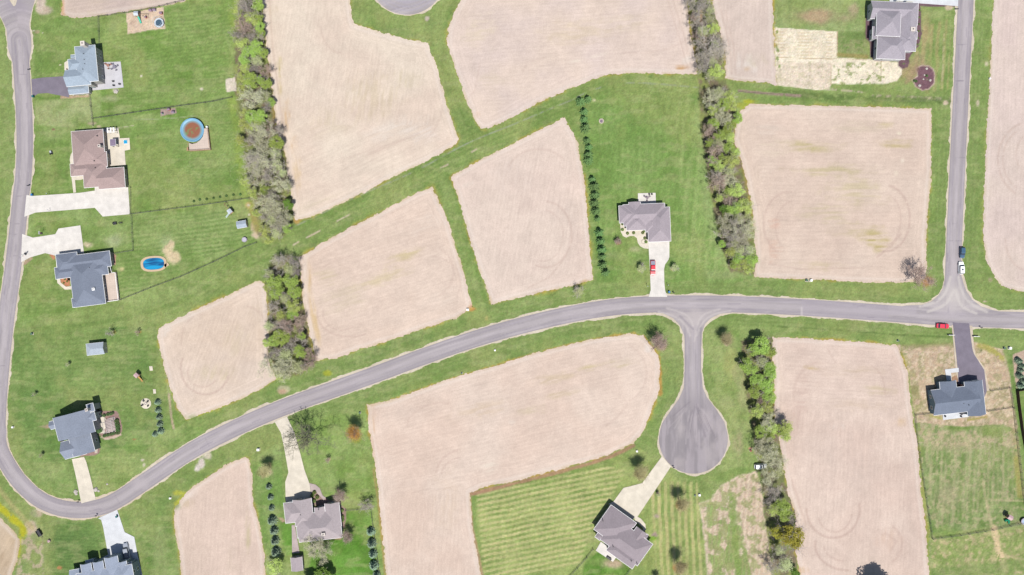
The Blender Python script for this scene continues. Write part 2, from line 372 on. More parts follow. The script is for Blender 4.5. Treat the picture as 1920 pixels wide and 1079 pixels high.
g.stripes([(1725,800),(1900,800),(1920,930),(1750,1000)], 88, 9, '#b8b288', .6, seed=12)
g.stripes([(1716,770),(1905,790),(1930,980),(1745,1010)], 88, 24, '#5f8a44', .5, seed=13)
for ln, off in ((R_MAIN, 1), (R_RIGHT, 1)):
    w = g.win(ln, 44); d = seg_dist(X[w], Y[w], ln)
    t = .5+.5*np.sin(2*math.pi*(d+3*fbm(X[w], Y[w], 30, 5))/7.5)
    g.mixin(w, t*.42*(1-sstep(36, 42, d)), '#628f43'); 
# lighter band along right lawn of the middle yard, worn and thin grass
g.stroke([(1312,230),(1325,330),(1340,440),(1375,505)], 24, '#9db878', .55, soft=14)
g.poly([(1120,545),(1215,530),(1215,548),(1130,556)], '#8ba563', .5, soft=8)
for (x, y, rx, ry, c, o, sd) in [(150,200,30,16,'#b0bb86',.7,1),(115,215,22,14,'#b3bd8a',.6,2),(230,205,25,12,'#a6b57c',.5,3),(205,185,18,8,'#b9bb92',.7,4),(355,175,60,22,'#95ae6b',.5,5),(330,260,60,40,'#8daa62',.35,6),(100,250,30,18,'#a7b57d',.4,7),(420,300,40,60,'#8fab64',.4,8),(215,45,14,18,'#a0b27a',.6,9),(300,430,60,30,'#99b06f',.4,10),(215,452,22,16,'#a9b78a',.8,11),(165,459,11,6,'#e0cdb0',.95,12),(312,455,16,16,'#9fb482',.8,13),(228,505,7,4,'#cfc391',.9,14),(60,455,40,6,'#a9b27a',.6,15),(100,600,50,14,'#92ab66',.5,16),(300,560,80,20,'#93ad69',.6,17),(290,600,60,8,'#97ad6c',.5,18),(80,650,30,14,'#93aa6b',.5,19),(190,850,30,30,'#98b06c',.35,20),(250,880,30,20,'#9db370',.5,21),(100,890,34,14,'#9ab170',.5,22),(270,820,60,16,'#93ad6a',.5,23),(300,1040,18,60,'#a5b27b',.6,24),(380,880,40,12,'#8aa95a',.5,25),(620,910,40,30,'#9cb876',.4,26),(600,860,60,20,'#96b46c',.35,27),(1155,480,20,10,'#a8b980',.6,28),(1190,467,16,6,'#c8c598',.6,29),(1360,515,60,12,'#a3b17a',.6,30),(1370,680,16,40,'#b9bb78',.6,31),(1360,760,20,20,'#b0b77f',.5,32),(1395,740,14,30,'#bcb888',.5,33),(1340,690,16,40,'#93ad66',.6,34),(1780,930,30,26,'#b3ab86',.7,35),(1790,830,70,20,'#b7ac86',.5,36),(1540,20,30,12,'#a6a878',.5,37),(1530,30,52,16,'#c0a486',.85,38),(1585,35,26,14,'#b9a685',.7,39),(1600,18,12,12,'#bda58a',.7,40),(1720,120,24,26,'#bda383',.6,41),(1735,60,12,40,'#c0a980',.6,42),(1700,135,26,18,'#c1a384',.7,43),(1410,830,20,10,'#8ba466',.6,44),(1385,830,12,30,'#b8ad86',.8,45),(1250,850,12,12,'#a3a870',.5,46),(1000,900,80,14,'#8ca35a',.4,47),(1110,1010,16,12,'#c3b28f',.3,48),(1150,1058,22,10,'#cdb59a',.9,49),(1115,1055,20,8,'#8ea960',.5,50),(1420,850,8,6,'#c7a693',.8,51)]:
    g.blob(x, y, rx, ry, c, o, .8, seed=sd)
# worn grass speckle all over the new-sown yards
g.poly([(1716,770),(1905,790),(1930,980),(1925,1150),(1745,1150),(1730,930)], '#bdb48c', .65, soft=6, thr=.6, ts=7, seed=2)
g.poly([(1716,770),(1905,790),(1912,840),(1722,835)], '#c9b796', .7, soft=10, thr=.52, ts=7, seed=5)
g.poly([(1745,1000),(1870,990),(1990,985),(1990,1150),(1748,1150)], '#9dac66', .6, soft=5)
g.poly([(1745,1005),(1990,985),(1990,1150),(1748,1150)], '#c9b990', .75, soft=5, thr=.54, ts=6, seed=8)
g.poly([(1745,1005),(1990,985),(1990,1150),(1748,1150)], '#6f9848', .6, soft=5, thr=.56, ts=9, seed=12)
g.stroke([(1863,990),(1866,1010),(1873,1035),(1885,1068)], 12, '#e3cba2', .95, wob=2.5, thr=.35, ts=4)
g.stroke([(1843,900),(1850,950),(1860,985)], 5, '#c5b890', .6, wob=2)
g.stroke([(1866,938),(1920,940)], 3, '#c5b890', .6, wob=1)
g.stroke([(1740,1079),(1830,1070),(1990,1050)], 22, '#6f9350', .6, soft=8)
g.blob(1795, 800, 32, 12, '#64913f', .85, seed=3); g.blob(1860, 805, 30, 14, '#6c9648', .7, seed=4); g.blob(1770, 1000, 30, 16, '#6c9848', .6, seed=8)
g.stroke([(1898,770),(1905,830),(1915,930)], 12, '#bda77f', .6, thr=.4)
g.stroke([(1905,860),(1912,930)], 10, '#a9a455', .6)
# bare new yard round the slate-roofed house
NY = [(1690,650),(1790,645),(1800,640),(1830,642),(1880,656),(1893,700),(1900,765),(1908,800),(1906,805),(1880,795),(1800,800),(1716,792),(1712,760),(1704,700)]
g.poly(NY, '#cdb599', 1, soft=4, rough=2); g.poly(NY, '#aba57c', .7, soft=4, thr=.5, ts=12, seed=3); g.poly(NY, '#e0cbb0', .8, soft=3, thr=.55, ts=5, seed=4)
g.poly([(1700,700),(1715,690),(1730,760),(1716,790)], '#98985f', .6, soft=8, thr=.4, ts=9, seed=6)
g.stroke([(1835,648),(1858,655),(1880,672)], 10, '#b0ab5c', .9, wob=2, thr=.35)
g.stroke([(1688,650),(1740,648),(1788,645)], 8, '#9a9a68', .7, wob=2)
g.stroke([(1690,660),(1740,662),(1790,658)], 3, '#d8c0a8', .7, wob=1)
# straw blankets
STR = [(1451,52),(1571,60),(1570,108),(1632,112),(1695,118),(1690,140),(1682,152),(1662,158),(1560,158),(1555,164),(1540,170),(1454,160)]
g.poly(STR, '#f6ead2', 1, soft=2, rough=1.2); g.poly([(1453,116),(1660,118),(1658,160),(1540,168),(1454,160)], '#8fa05e', .85, soft=4, thr=.6, ts=6, seed=1)
g.poly([(1453,116),(1560,118),(1556,170),(1454,160)], '#ead8c4', .7, soft=4)
g.poly([(1451,52),(1571,60),(1570,108),(1453,108)], '#eedfc4', .6, soft=2, thr=.5, ts=10)
for i in range(9): g.stroke([(1458, 60+i*6), (1560, 64+i*6)], 1, '#d9c39f', .6)
g.stroke([(1570,60),(1571,110)], 1.5, '#b5a07a', .8); g.stroke([(1455,108),(1625,112)], 1.4, '#c2ad8c', .7)
g.stroke([(1557,110),(1558,160)], 1.3, '#c4ae90', .7); g.stroke([(1652,112),(1651,160)], 1.3, '#9a8f62', .7)
g.poly([(1572,60),(1625,60),(1626,108),(1572,108)], '#6f9350', .9, soft=2); g.poly([(1572,75),(1625,75),(1626,108),(1572,108)], '#a8a67a', .6, soft=6, thr=.45, ts=5)
g.stroke([(1572,103),(1625,107)], 8, '#a2965f', .9)
g.stroke([(1455,5),(1456,40),(1452,50)], 5, '#a9ad80', .6, thr=.4)
for (x, y) in ((1457,60),(1456,88),(1459,95),(1458,110),(1462,125)): g.blob(x, y, 3, 5, '#7f9a52', .9, seed=int(y))
# mulch beds
MU = '#7d626a'
g.poly([(1785,5)], MU) if False else None
g.poly([(1720,4),(1797,10),(1797,14),(1726,12),(1728,60),(1731,55),(1727,70),(1722,88),(1716,92),(1704,110),(1705,118),(1702,126),(1692,130),(1684,124),(1684,116),(1640,114),(1632,108),(1630,80),(1623,72),(1622,62),(1624,30),(1640,30),(1716,30)], MU, 1, soft=1.4)
g.poly([(1716,128),(1728,122),(1742,123),(1751,130),(1754,142),(1752,158),(1742,168),(1729,171),(1716,163),(1710,150),(1720,142)], '#c9b2a4', 1, soft=1.5)
g.poly([(1718,129),(1729,124),(1741,125),(1749,131),(1752,142),(1750,157),(1741,166),(1730,169),(1718,162),(1712,151),(1722,143)], '#83626b', 1, soft=1.2)
g.stroke([(1700,155),(1715,140),(1718,128)], 9, '#b09478', .6, wob=2); g.stroke([(1690,150),(1712,120)], 5, '#a9a06c', .5)
g.stroke([(1770,65),(1768,120),(1766,165)], 2.5, '#c9bd98', .7, thr=.4)
g.stroke([(1637,180),(1700,182),(1780,186)], 5, '#cbb9a0', .8, thr=.45, ts=6); g.stroke([(1560,168),(1620,173)], 4, '#cfbda6', .7, thr=.45)
# ditches and swales
DT = '#5d7c41'
g.stroke([(1455,172),(1500,178),(1560,184),(1640,186),(1780,190)], 13, '#4f7238', .75, wob=2, thr=.36, ts=6, seed=2)
g.stroke([(1385,170),(1440,176),(1500,180)], 5, '#a98f86', .85, wob=1, thr=.3); g.stroke([(1385,172),(1450,177)], 2, '#7d6a64', .7)
g.stroke([(1640,188),(1700,190),(1780,188)], 2.5, '#7a8a60', .7)
g.stroke([(490,455),(560,425),(640,385),(700,358),(780,325),(850,285),(900,262),(960,240),(1030,208),(1075,190),(1105,172),(1150,157),(1200,154),(1260,160),(1310,166)], 26, '#759850', .5, soft=14)
g.stroke([(490,452),(560,422),(640,382),(700,355),(780,322),(850,282),(900,258),(960,235),(1030,205),(1068,190),(1102,172),(1150,157),(1180,155),(1240,158),(1310,165)], 2.6, '#a7a9a0', .65, thr=.42, ts=16, seed=4)
for p in ([(550,460),(560,454)], [(575,446),(600,433)], [(632,415),(655,403)], [(827,315),(840,309)], [(885,285),(894,280)]): g.stroke(p, 3, '#cfc0a6', .9, wob=.8)
g.stroke([(830,318),(845,330),(862,390),(885,470),(905,545),(915,580)], 8, '#6a9148', .55, soft=5); g.stroke([(815,100),(840,140),(860,200),(890,262)], 6, '#6a9148', .6, soft=4)
g.stroke([(830,120),(850,160),(868,220),(884,265)], 2, '#5c853e', .5)
g.stroke([(30,618),(120,615),(200,604),(270,590),(310,576),(330,570)], 8, '#5f8a43', .55, soft=5); g.stroke([(330,570),(400,530),(460,500),(520,480)], 7, '#6b9149', .6, soft=4)
g.stroke([(40,622),(42,700),(36,790)], 8, '#5b8840', .45, soft=5); g.stroke([(60,60),(75,100),(72,140)], 14, '#66904a', .4, soft=8)
g.stroke([(560,720),(620,694),(700,668),(830,622),(880,603)], 10, '#67904a', .5, soft=6); g.stroke([(480,745),(540,722)], 8, '#67904a', .5)
g.stroke([(680,760),(760,728),(860,690),(960,655),(1060,628),(1140,612),(1210,605),(1245,615),(1255,650),(1252,740),(1230,790)], 9, '#6b924b', .55, soft=6)
g.stroke([(1450,552),(1560,553),(1680,562),(1730,560)], 8, '#66904a', .5, soft=5); g.stroke([(1450,612),(1560,618),(1700,630),(1780,632)], 3, '#54783c', .7, thr=.35, ts=9)
g.stroke([(300,895),(340,870),(400,835),(450,812)], 10, '#67954a', .5, soft=7); g.stroke([(1470,185),(1700,200)], 3, '#5d8a40', .6)
for p in ([(300,640),(312,700),(318,760),(325,800)],): g.stroke(p, 2.5, '#b3b48a', .7)
g.stroke([(1330,690),(1345,760),(1375,800),(1385,840)], 5, '#6b924b', .4)
g.stroke([(1420,890),(1380,880),(1345,900)], 14, '#6a9a4a', .6, soft=8)
g.poly([(1240,1079),(1312,930),(1330,1140)], '#7fa553', .0)
# driveway-side worn edges, dusty spots
for (x, y, r, c) in [(201,36,0,'#fff')]: pass
for (x, y, rx, ry, c) in [(321,458,7,8,'#e0cba6'),(316,470,12,12,'#dcc9a4'),(325,483,18,13,'#e3cfa9'),(505,395,0.1,0.1,'#fff'),(477,425,10,14,'#d9bfa6'),(484,440,12,9,'#e0c9b0'),(532,731,15,9,'#bdb894'),(378,868,8,13,'#e3d5cc'),(390,855,9,9,'#d8cdb8'),(370,878,6,8,'#e6dad2'),(66,963,14,10,'#cdb99f'),(60,1000,12,28,'#d3bba6'),(55,985,12,8,'#c9b89a'),(801,35,5,6,'#d6c6b8'),(267,863,4,3,'#d9ccb8'),(270,872,3,4,'#d9ccb8'),(1700,14,6,3,'#ccb'),(1778,15,9,6,'#d2c0a4'),(1850,120,4,5,'#c9c2a0'),(1833,194,4,7,'#cfc4a8'),(1773,193,6,5,'#ddc9b0'),(1857,525,5,6,'#a9a27c'),(1847,566,4,2,'#c9b7a2'),(912,597,4,5,'#b5b070'),(615,700,10,6,'#a3ae3e'),(880,580,14,5,'#c99a5a'),(1085,548,14,10,'#8fae62'),(530,735,10,6,'#c3a88a'),(1515,526,8,3,'#e0d3c0'),(1407,842,4,4,'#c08a7a'),(1145,847,0.1,0.1,'#fff'),(100,243,4,2,'#8a6f5a'),(70,60,6,4,'#b9ac88'),(82,18,18,10,'#cdbba8'),(75,8,12,14,'#d6c4b4'),(252,824,4,2,'#b0895a'),(80,1018,5,3,'#b0764a'),(112,1065,6,4,'#c08a60'),(65,802,0.1,0.1,'#fff')]:
    g.blob(x, y, rx, ry, c, .95, .5, seed=int(x), rough=.35)
for (x, y, c, r) in [(1202,888,'#b87a3e',11),(1276,948,'#b87a3e',11),(1271,1064,'#b87c44',11),(668,826,'#8f9a3a',10),(1240,650,'#b08a72',14),(1738,528,'#b98062',14),(1160,456,'#b5704a',6),(504,885,'#d6c2a0',10),(1201,508,'#d0bf94',5),(1262,504,'#d9c69c',6),(617,862,'#cdb08c',4),(1231,968,'#c6aaa4',6),(1233,925,'#b09084',4),(214,623,'#b8a95a',5),(262,623,'#a88a4a',4),(1362,645,'#c9ac9a',6),(1114,188,'#ddd2ac',4)]:
    g.blob(x, y, r, r*.85, c, .8, .7, seed=int(y), rough=.35)
# straw rings, buffer lines, little dirt specks in the verges
srs = random.Random(5)
for k in range(240):
    x = srs.uniform(0, 1900); y = srs.uniform(0, 1079); g.blob(x, y, srs.uniform(1.2, 3), srs.uniform(1, 2.2), srs.choice(['#4f7a36', '#5b853e', '#a9ad78', '#557c3a']), .75, .6, seed=k)
for (cx, cy, r0, r1) in [(355,335,22,23),(445,325,14,15),(420,300,9,10),(270,340,11,12),(385,300,30,31)]:
    pts = [(cx+r0*math.cos(t/9*math.pi), cy+r1*math.sin(t/9*math.pi)) for t in range(15)]; g.stroke(pts, 1.4, '#a2b77c', .5, sm=False)
for r_ in (26, 30, 34, 38): g.stroke([(95+r_*1.1*math.cos(t/8*math.pi), 128+r_*.45*math.sin(t/8*math.pi)) for t in range(1, 7)], 1.5, '#98ac6c', .5)
g.stroke([(425,150),(437,120),(436,100),(420,60)], 5, '#96ae6e', .5); g.stroke([(120,340),(140,345),(120,352),(90,350)], 2, '#94ad68', .5)
# undergrowth below the tree belts
BELT_A = [(452,-60),(490,-60),(490,0),(499,82),(510,162),(517,235),(535,290),(545,370),(552,412),(530,445),(492,455),(478,430),(470,400),(462,330),(452,250),(440,170),(440,60)]
BELT_B = [(512,480),(545,478),(562,500),(568,560),(582,627),(592,680),(560,705),(520,708),(500,690),(502,600),(498,530)]
BELT_C = [(1286,-60),(1330,-60),(1338,10),(1352,57),(1362,108),(1360,150),(1380,205),(1384,280),(1400,330),(1412,400),(1416,515),(1370,510),(1350,450),(1330,350),(1315,240),(1308,140),(1296,75)]
BELT_D = [(1390,640),(1448,633),(1452,720),(1455,790),(1462,829),(1475,900),(1492,960),(1495,1079),(1498,1150),(1445,1150),(1436,1000),(1428,900),(1410,800),(1395,720)]
for i, bp_ in enumerate((BELT_A, BELT_B, BELT_C, BELT_D)):
    g.poly(bp_, '#7d7e58', .9, soft=6, rough=5, seed=i); g.poly(bp_, '#93a058', .8, soft=6, rough=4, thr=.5, ts=16, seed=i+2); g.poly(bp_, '#8d7a6a', .7, soft=6, rough=4, thr=.54, ts=9, seed=i+5)
g.stroke([(438,-20),(440,40),(445,80)], 18, '#8fb04c', .7, soft=12, thr=.35, ts=12); g.stroke([(435,190),(447,240),(448,300),(458,345),(468,385)], 18, '#93b050', .7, soft=10, thr=.35, ts=12)
g.stroke([(470,385),(475,410),(482,430)], 14, '#b0a860', .7, soft=8, thr=.35); g.blob(505, 450, 26, 10, '#9aae62', .8); g.blob(465, 385, 6, 8, '#c9b27c', .8)
g.stroke([(498,540),(500,600),(504,650)], 8, '#a8ac68', .7, thr=.4)
g.blob(1343, 140, 18, 14, '#90ad55', .9); g.blob(1392, 198, 20, 7, '#a8b43c', .9, seed=3); g.blob(1405, 190, 14, 4, '#c0c030', .8, seed=5)
g.blob(1285, 128, 22, 12, '#c69a5e', .95, seed=8); g.blob(1300, 110, 10, 30, '#b5a075', .8, seed=9); g.blob(595, 668, 6, 10, '#c6a184', .8)
g.blob(557, 410, 6, 14, '#c8a06a', .9, seed=10); g.stroke([(500,60),(506,120),(520,230),(535,290)], 5, '#b3a078', .7, thr=.3)
g.stroke([(1312,20),(1318,60),(1326,100)], 9, '#c49a78', .6, thr=.35); g.blob(1385, 700, 14, 30, '#b9b088', .4); g.blob(1440, 1045, 10, 20, '#8a9a58', .6)
# half-grassed strip field
HS = [(1354,909),(1385,891),(1420,884),(1427,909),(1432,959),(1440,1009),(1447,1079),(1450,1150),(1326,1150),(1327,1079),(1320,1009),(1311,944),(1330,938)]
g.poly(HS, '#e0ccb4', 1, soft=4, rough=3); g.poly([(1325,940),(1385,960),(1410,1079),(1412,1150),(1330,1150)], '#86ab5c', .9, soft=5, thr=.4, ts=14, seed=7)
g.stripes(HS, 84, 9, '#b79d84', .35, seed=14); g.poly(HS, '#a3a872', .8, soft=6, thr=.56, ts=9, seed=14); g.stroke([(1372,930),(1378,1000),(1385,1079)], 12, '#7ea352', .8, wob=4, thr=.3)
SW = smooth_line([(290,600),(380,560),(490,455),(560,425),(640,385),(700,358),(780,325),(850,285),(900,262),(960,240),(1030,208),(1075,190),(1105,172),(1150,157),(1200,154),(1260,160),(1310,166)])
w = g.win(SW, 34); d, u_, s_ = seg_dist(X[w], Y[w], SW, full=True); t = .5+.5*np.sin(2*math.pi*(d*s_+2.5*fbm(X[w], Y[w], 30, 5))/8.5)
m_ = (1-sstep(24, 32, d))*np.clip((g.C[w][..., 1]-g.C[w][..., 0])*12, 0, 1); g.mixin(w, m_*.45*t*(.4+fbm(u_*.1, d, 6, 9)), '#5f8d3f'); g.mixin(w, m_*.3*(1-t)*sstep(.45, .7, fbm(X[w], Y[w], 40, 15)), '#a5b46f')
for k, pts in F.items():
    w = g.win(pts, 26); d = poly_sdf(X[w], Y[w], pts)
    g.mixin(w, .55*sstep(2, 5, d)*(1-sstep(9, 18, d))*sstep(.3, .6, fbm(X[w], Y[w], 22, 31))*np.clip((g.C[w][..., 1]-g.C[w][..., 0])*12, 0, 1), '#5f8f3e')
# yellow band at lower left, orange and yellow rims round the fields
g.stroke([(-20,935),(20,970),(45,990),(42,1010),(40,1040)], 13, '#c2bf35', .95, soft=7, wob=3, thr=.3, ts=7); g.stroke([(-10,905),(20,945),(60,990)], 10, '#b7ab78', .7, soft=6)
g.stroke([(-20,880),(20,920),(60,965)], 20, '#6a9250', .6); g.poly([(40,1010),(90,985),(95,1150),(20,1150)], '#7f9a5c', .8, soft=8, rough=5); g.poly([(40,1010),(80,1000),(85,1150),(20,1150)], '#c9b79c', .8, soft=8, thr=.52, ts=9)
RIM = {'1': .6, '2': .8, '3': .9, '4': .6, '5': .8, '6': .7, '7': .8, '8': 1, '9': .7, '10': .9, '11': .35, '12': .6, '13': .3}
for k, pts in F.items():
    w = g.win(pts, 14); xx, yy = X[w], Y[w]; d = poly_sdf(xx, yy, pts); nn = fbm(xx, yy, 34, int(k)+2); n3 = fbm(xx, yy, 6, int(k)+40)
    wdt = 1.2+5.5*sstep(.45, .75, nn)
    g.mixin(w, RIM[k]*.8*np.exp(-(d/wdt)**2)*sstep(.35, .5, n3), hexc('#b9b058')); g.mixin(w, RIM[k]*.5*np.exp(-((d-.5)/2.2)**2)*sstep(.52, .66, nn), hexc('#c8964e'))
g.stroke([(1206,632),(1238,680),(1238,740)], 7, '#c79a55', .8, wob=2, thr=.3); g.stroke([(960,908),(882,930),(880,920),(884,990),(897,1040),(904,1079)], 5, '#b99c7a', .95, wob=1)
g.stroke([(883,926),(960,908),(1040,888),(1140,860),(1188,836)], 7, '#b48f72', .9, wob=1.4); g.stroke([(700,880),(712,960),(722,1079)], 4, '#b59c66', .7)
g.stroke([(735,750),(860,708),(1000,664),(1120,636),(1190,626)], 6, '#bfa45c', .8, wob=2, thr=.36)
g.stroke([(330,925),(348,925),(330,945)], 9, '#b6b84a', .9, wob=3); g.stroke([(356,785),(430,757),(470,738)], 4, '#b0b23c', .8, thr=.4); g.stroke([(480,545),(455,545),(430,556)], 4, '#b7b45c', .6)
g.blob(360, 782, 10, 6, '#6c9448', .9); g.poly([(318,760),(335,775),(350,790),(335,800),(322,810)], '#6f9a48', .8, soft=3); g.stroke([(317,740),(322,790),(326,804)], 4, '#cbb49c', .8, wob=1)
g.blob(1685, 655, 5, 10, '#d6bca6', .8); g.stroke([(1716,800),(1726,880),(1735,960),(1743,1010)], 6, '#a9aa5c', .7, thr=.4); g.stroke([(1735,1000),(1746,1150)], 8, '#8aa350', .7)
# sand play area, small pads of bare sand, stones
g.poly([(236,25),(306,13.5),(310,54),(296,56),(280,57),(260,61),(240,64)], '#e3cbb3', 1, soft=1.2, rough=.8); g.blob(249, 43, 7, 6, '#cdb29e', .7)
g.poly([(422,148),(441,146),(444,170),(425,173)], '#e6d9c8', 1, soft=1.2, rough=1)
for (x, y, r) in [(265,143,2.5),(378,167,4),(164,178,3.5),(80,62,2),(63,58,2),(217,170,6),(207,221,1.3),(113,122,2),(466,385,3),(467,403,3),(459,450,5)]: g.blob(x, y, r, r*.8, '#e6dcc6', .9, .6, seed=int(x), rough=.3)
g.poly([(301,206),(329,203),(331,213),(302,218)], '#b79f98', 1, soft=1.2, rough=.6)
g.stroke([(222,240),(250,236)], 1.5, '#c3bfa0', .8); g.blob(172, 232, 9, 4, '#c9b79c', .8); g.blob(185, 238, 5, 3, '#c9b79c', .8)
g.stroke([(250,225),(330,222),(365,217),(385,222),(392,238)], 1.5, '#9fb085', .8)
g.stroke([(170,186),(172,225),(174,238)], 1.6, '#b9b99a', .6)
g.poly([(113,180),(131,178),(150,180),(168,178),(168,182),(114,186)], '#c9ab92', .9, soft=1)
# mulch / garden beds by the houses
OR_ = '#cf8f6e'
g.poly([(113,520),(131,518),(131,537),(124,538),(114,530)], OR_, 1, soft=.8); g.poly([(92,475),(101,474),(103,487),(101,488),(94,480)], OR_, 1, soft=1)
g.poly([(43,490),(60,481),(62,485),(48,497),(42,497)], '#b99f86', .9, soft=1.5); g.poly([(212,474),(218,480),(216,498),(212,496)], '#bb9283', 1, soft=1)
g.poly([(165,781),(180,768),(190,770),(200,771),(215,770),(221,773),(226,788),(229,800),(228,811),(222,817),(210,820),(198,822),(190,818),(182,812),(182,830),(188,840),(186,850),(178,854),(160,855),(150,858)], '#a98a84', 1, soft=1.2)
g.poly([(186,818),(198,821),(213,818),(226,812),(228,816),(214,823),(197,825)], '#d6bfae', 1, soft=1)
g.poly([(582,915),(596,917),(604,930),(618,938),(626,938),(626,945),(596,950),(584,945)], '#ab9187', 1, soft=1); g.poly([(636,950),(640,948),(650,955),(647,990),(641,990)], '#a78f85', 1, soft=1)
g.poly([(624,1006),(640,1003),(640,1012),(626,1012)], '#b2927c', 1, soft=1); g.poly([(520,970),(530,972),(538,978),(530,980)], '#c6a691', .8, soft=2)
g.poly([(630,950),(645,950),(648,1000)], '#b59b8b', .6)
g.blob(95, 800, 30, 3, '#c2a78f', .7); g.poly([(88,796),(98,796),(98,803),(86,804)], '#c4a892', .8, soft=2)
g.blob(1228, 1004, 8, 6, '#b09c90', .95); g.blob(1222, 1010, 9, 5, '#6fae2e', .9)
g.poly([(1784,708),(1797,702),(1797,730),(1784,730)], '#b58f76', .9, soft=1); g.stroke([(1745,780),(1765,785)], 5, '#b0ac62', .8); g.stroke([(1815,788),(1850,782)], 4, '#b3a75a', .8)
g.poly([(1899,665),(1925,655),(1925,730),(1906,728),(1901,700)], '#c8b09e', 1, soft=1.5)
g.blob(138, 178, 0.1, 0.1, '#fff')
grain = np.random.RandomState(11)
def tone(C, amt, r_=True):
    gap = np.clip(C[..., 1]-C[..., 0], 0, 1)
    C[..., 0] += .29*gap; C[..., 2] += .07*gap; C[..., 1] *= 1.0; C *= 1+.07*np.clip(gap*6, 0, 1)[..., None]
    k = 1+amt*(grain.rand(*C.shape[:2]).astype(np.float32)-.5)*2; C *= k[..., None]
    k2 = 1+amt*.35*(grain.rand(*C.shape).astype(np.float32)-.5)*2; C *= k2
    return C
gg = np.clip((g.C[..., 1]-g.C[..., 0])/(g.C[..., 1]+1e-3)/.35, 0, 1)      # where grass grows
g.mixin(slice(None), gg*.42*sstep(.5, .72, fbm(X, Y, 75, 81, 5)), '#a5ad6c'); g.mixin(slice(None), gg*.3*sstep(.5, .7, fbm(X, Y, 58, 87, 5)), '#648f42')
g.mixin(slice(None), gg*.35*sstep(.55, .7, fbm(X*.35, Y, 10, 93, 3)), '#a9b37a'); g.mixin(slice(None), gg*.22*sstep(.56, .7, fbm(X, Y*.35, 10, 97, 3)), '#5f8740')
fine_ = fbm(X, Y, 5, 61, 2); clump = fbm(X, Y, 11, 65, 3)
g.C *= (1+.30*(fine_-.5)+.18*(clump-.5))[..., None]
tone(g.C, .12)
M_GR = ground_mat('grass', .17, 2.0, bump=.6, big=.05)
keep = np.ones((X.shape[0]-1, X.shape[1]-1), bool)
go = mesh_grid('ground', X, Y, keep, None, STEP, 0, M_GR, g.C); tag(go, kind='structure')
# the land beyond, out to the horizon: farmland patchwork
m2 = bpy.data.materials.new('far_land'); m2.use_nodes = True; n = m2.node_tree.nodes; l = m2.node_tree.links
tc = n.new('ShaderNodeTexCoord'); vo = n.new('ShaderNodeTexVoronoi'); vo.inputs['Scale'].default_value = .006; vo.distance = 'CHEBYCHEV'
cr = n.new('ShaderNodeValToRGB'); cr.color_ramp.interpolation = 'CONSTANT'
cr.color_ramp.elements[0].color = (*hexc('#7f9d5c'), 1); cr.color_ramp.elements[1].position = .45; cr.color_ramp.elements[1].color = (*hexc('#dcc8b8'), 1)
l.new(tc.outputs['Object'], vo.inputs['Vector']); l.new(vo.outputs['Color'], cr.inputs[0]); l.new(cr.outputs[0], n['Principled BSDF'].inputs['Base Color']); n['Principled BSDF'].inputs['Roughness'].default_value = 1
xa, xb, ya, yb = (-100-960)*K, (2020-960)*K, (539.5-1150)*K, (539.5+70)*K; R_ = 9000
mb = MB(); mb.add([(-R_, -R_, 0), (R_, -R_, 0), (R_, R_, 0), (-R_, R_, 0), (xa, ya, 0), (xb, ya, 0), (xb, yb, 0), (xa, yb, 0)], [(0, 1, 5, 4), (1, 2, 6, 5), (2, 3, 7, 6), (3, 0, 4, 7)])
tag(mb.build('terrain', m2), kind='structure')

# ---------------------------------------------------------------- field sheets
M_FD = ground_mat('dry_soil', .10, 1.9, rowamp=.035, bump=.55, big=.035)
# k: (row angle deg, headland width px)
FR = {'1': (82, 26), '2': (4, 24), '3': (86, 8), '4': (0, 26), '5': (80, 20), '6': (17, 22), '7': (70, 26), '8': (14, 22), '9': (86, 12), '10': (87, 20), '11': (88, 18), '12': (10, 8), '13': (60, 10)}
FC = {'1': ('#e6d2c2', '#e9d9c8'), '2': ('#e6d2c4', '#e2cfc6'), '3': ('#e0cdc2', '#dccabf'), '4': ('#dfc9ba', '#e2cebf'), '5': ('#e3cec2', '#e6d3c6'), '6': ('#e2cbbb', '#e6d1c2'), '7': ('#e1ccba', '#e5d2c3'), '8': ('#e3ccbd', '#e7d3c5'), '9': ('#e3ccbe', '#dfc9ba'), '10': ('#ddc6b9', '#e4cfc2'), '11': ('#dfccc4', '#e1cfc4'), '12': ('#d3c0b8', '#d8c4b6'), '13': ('#d3bfa8', '#c9b296')}
TR = '#c9b0a4'
def arc(cx, cy, rx, ry, a0, a1, n=16): return [(cx+rx*math.cos(math.radians(a0+(a1-a0)*i/n)), cy+ry*math.sin(math.radians(a0+(a1-a0)*i/n))) for i in range(n+1)]
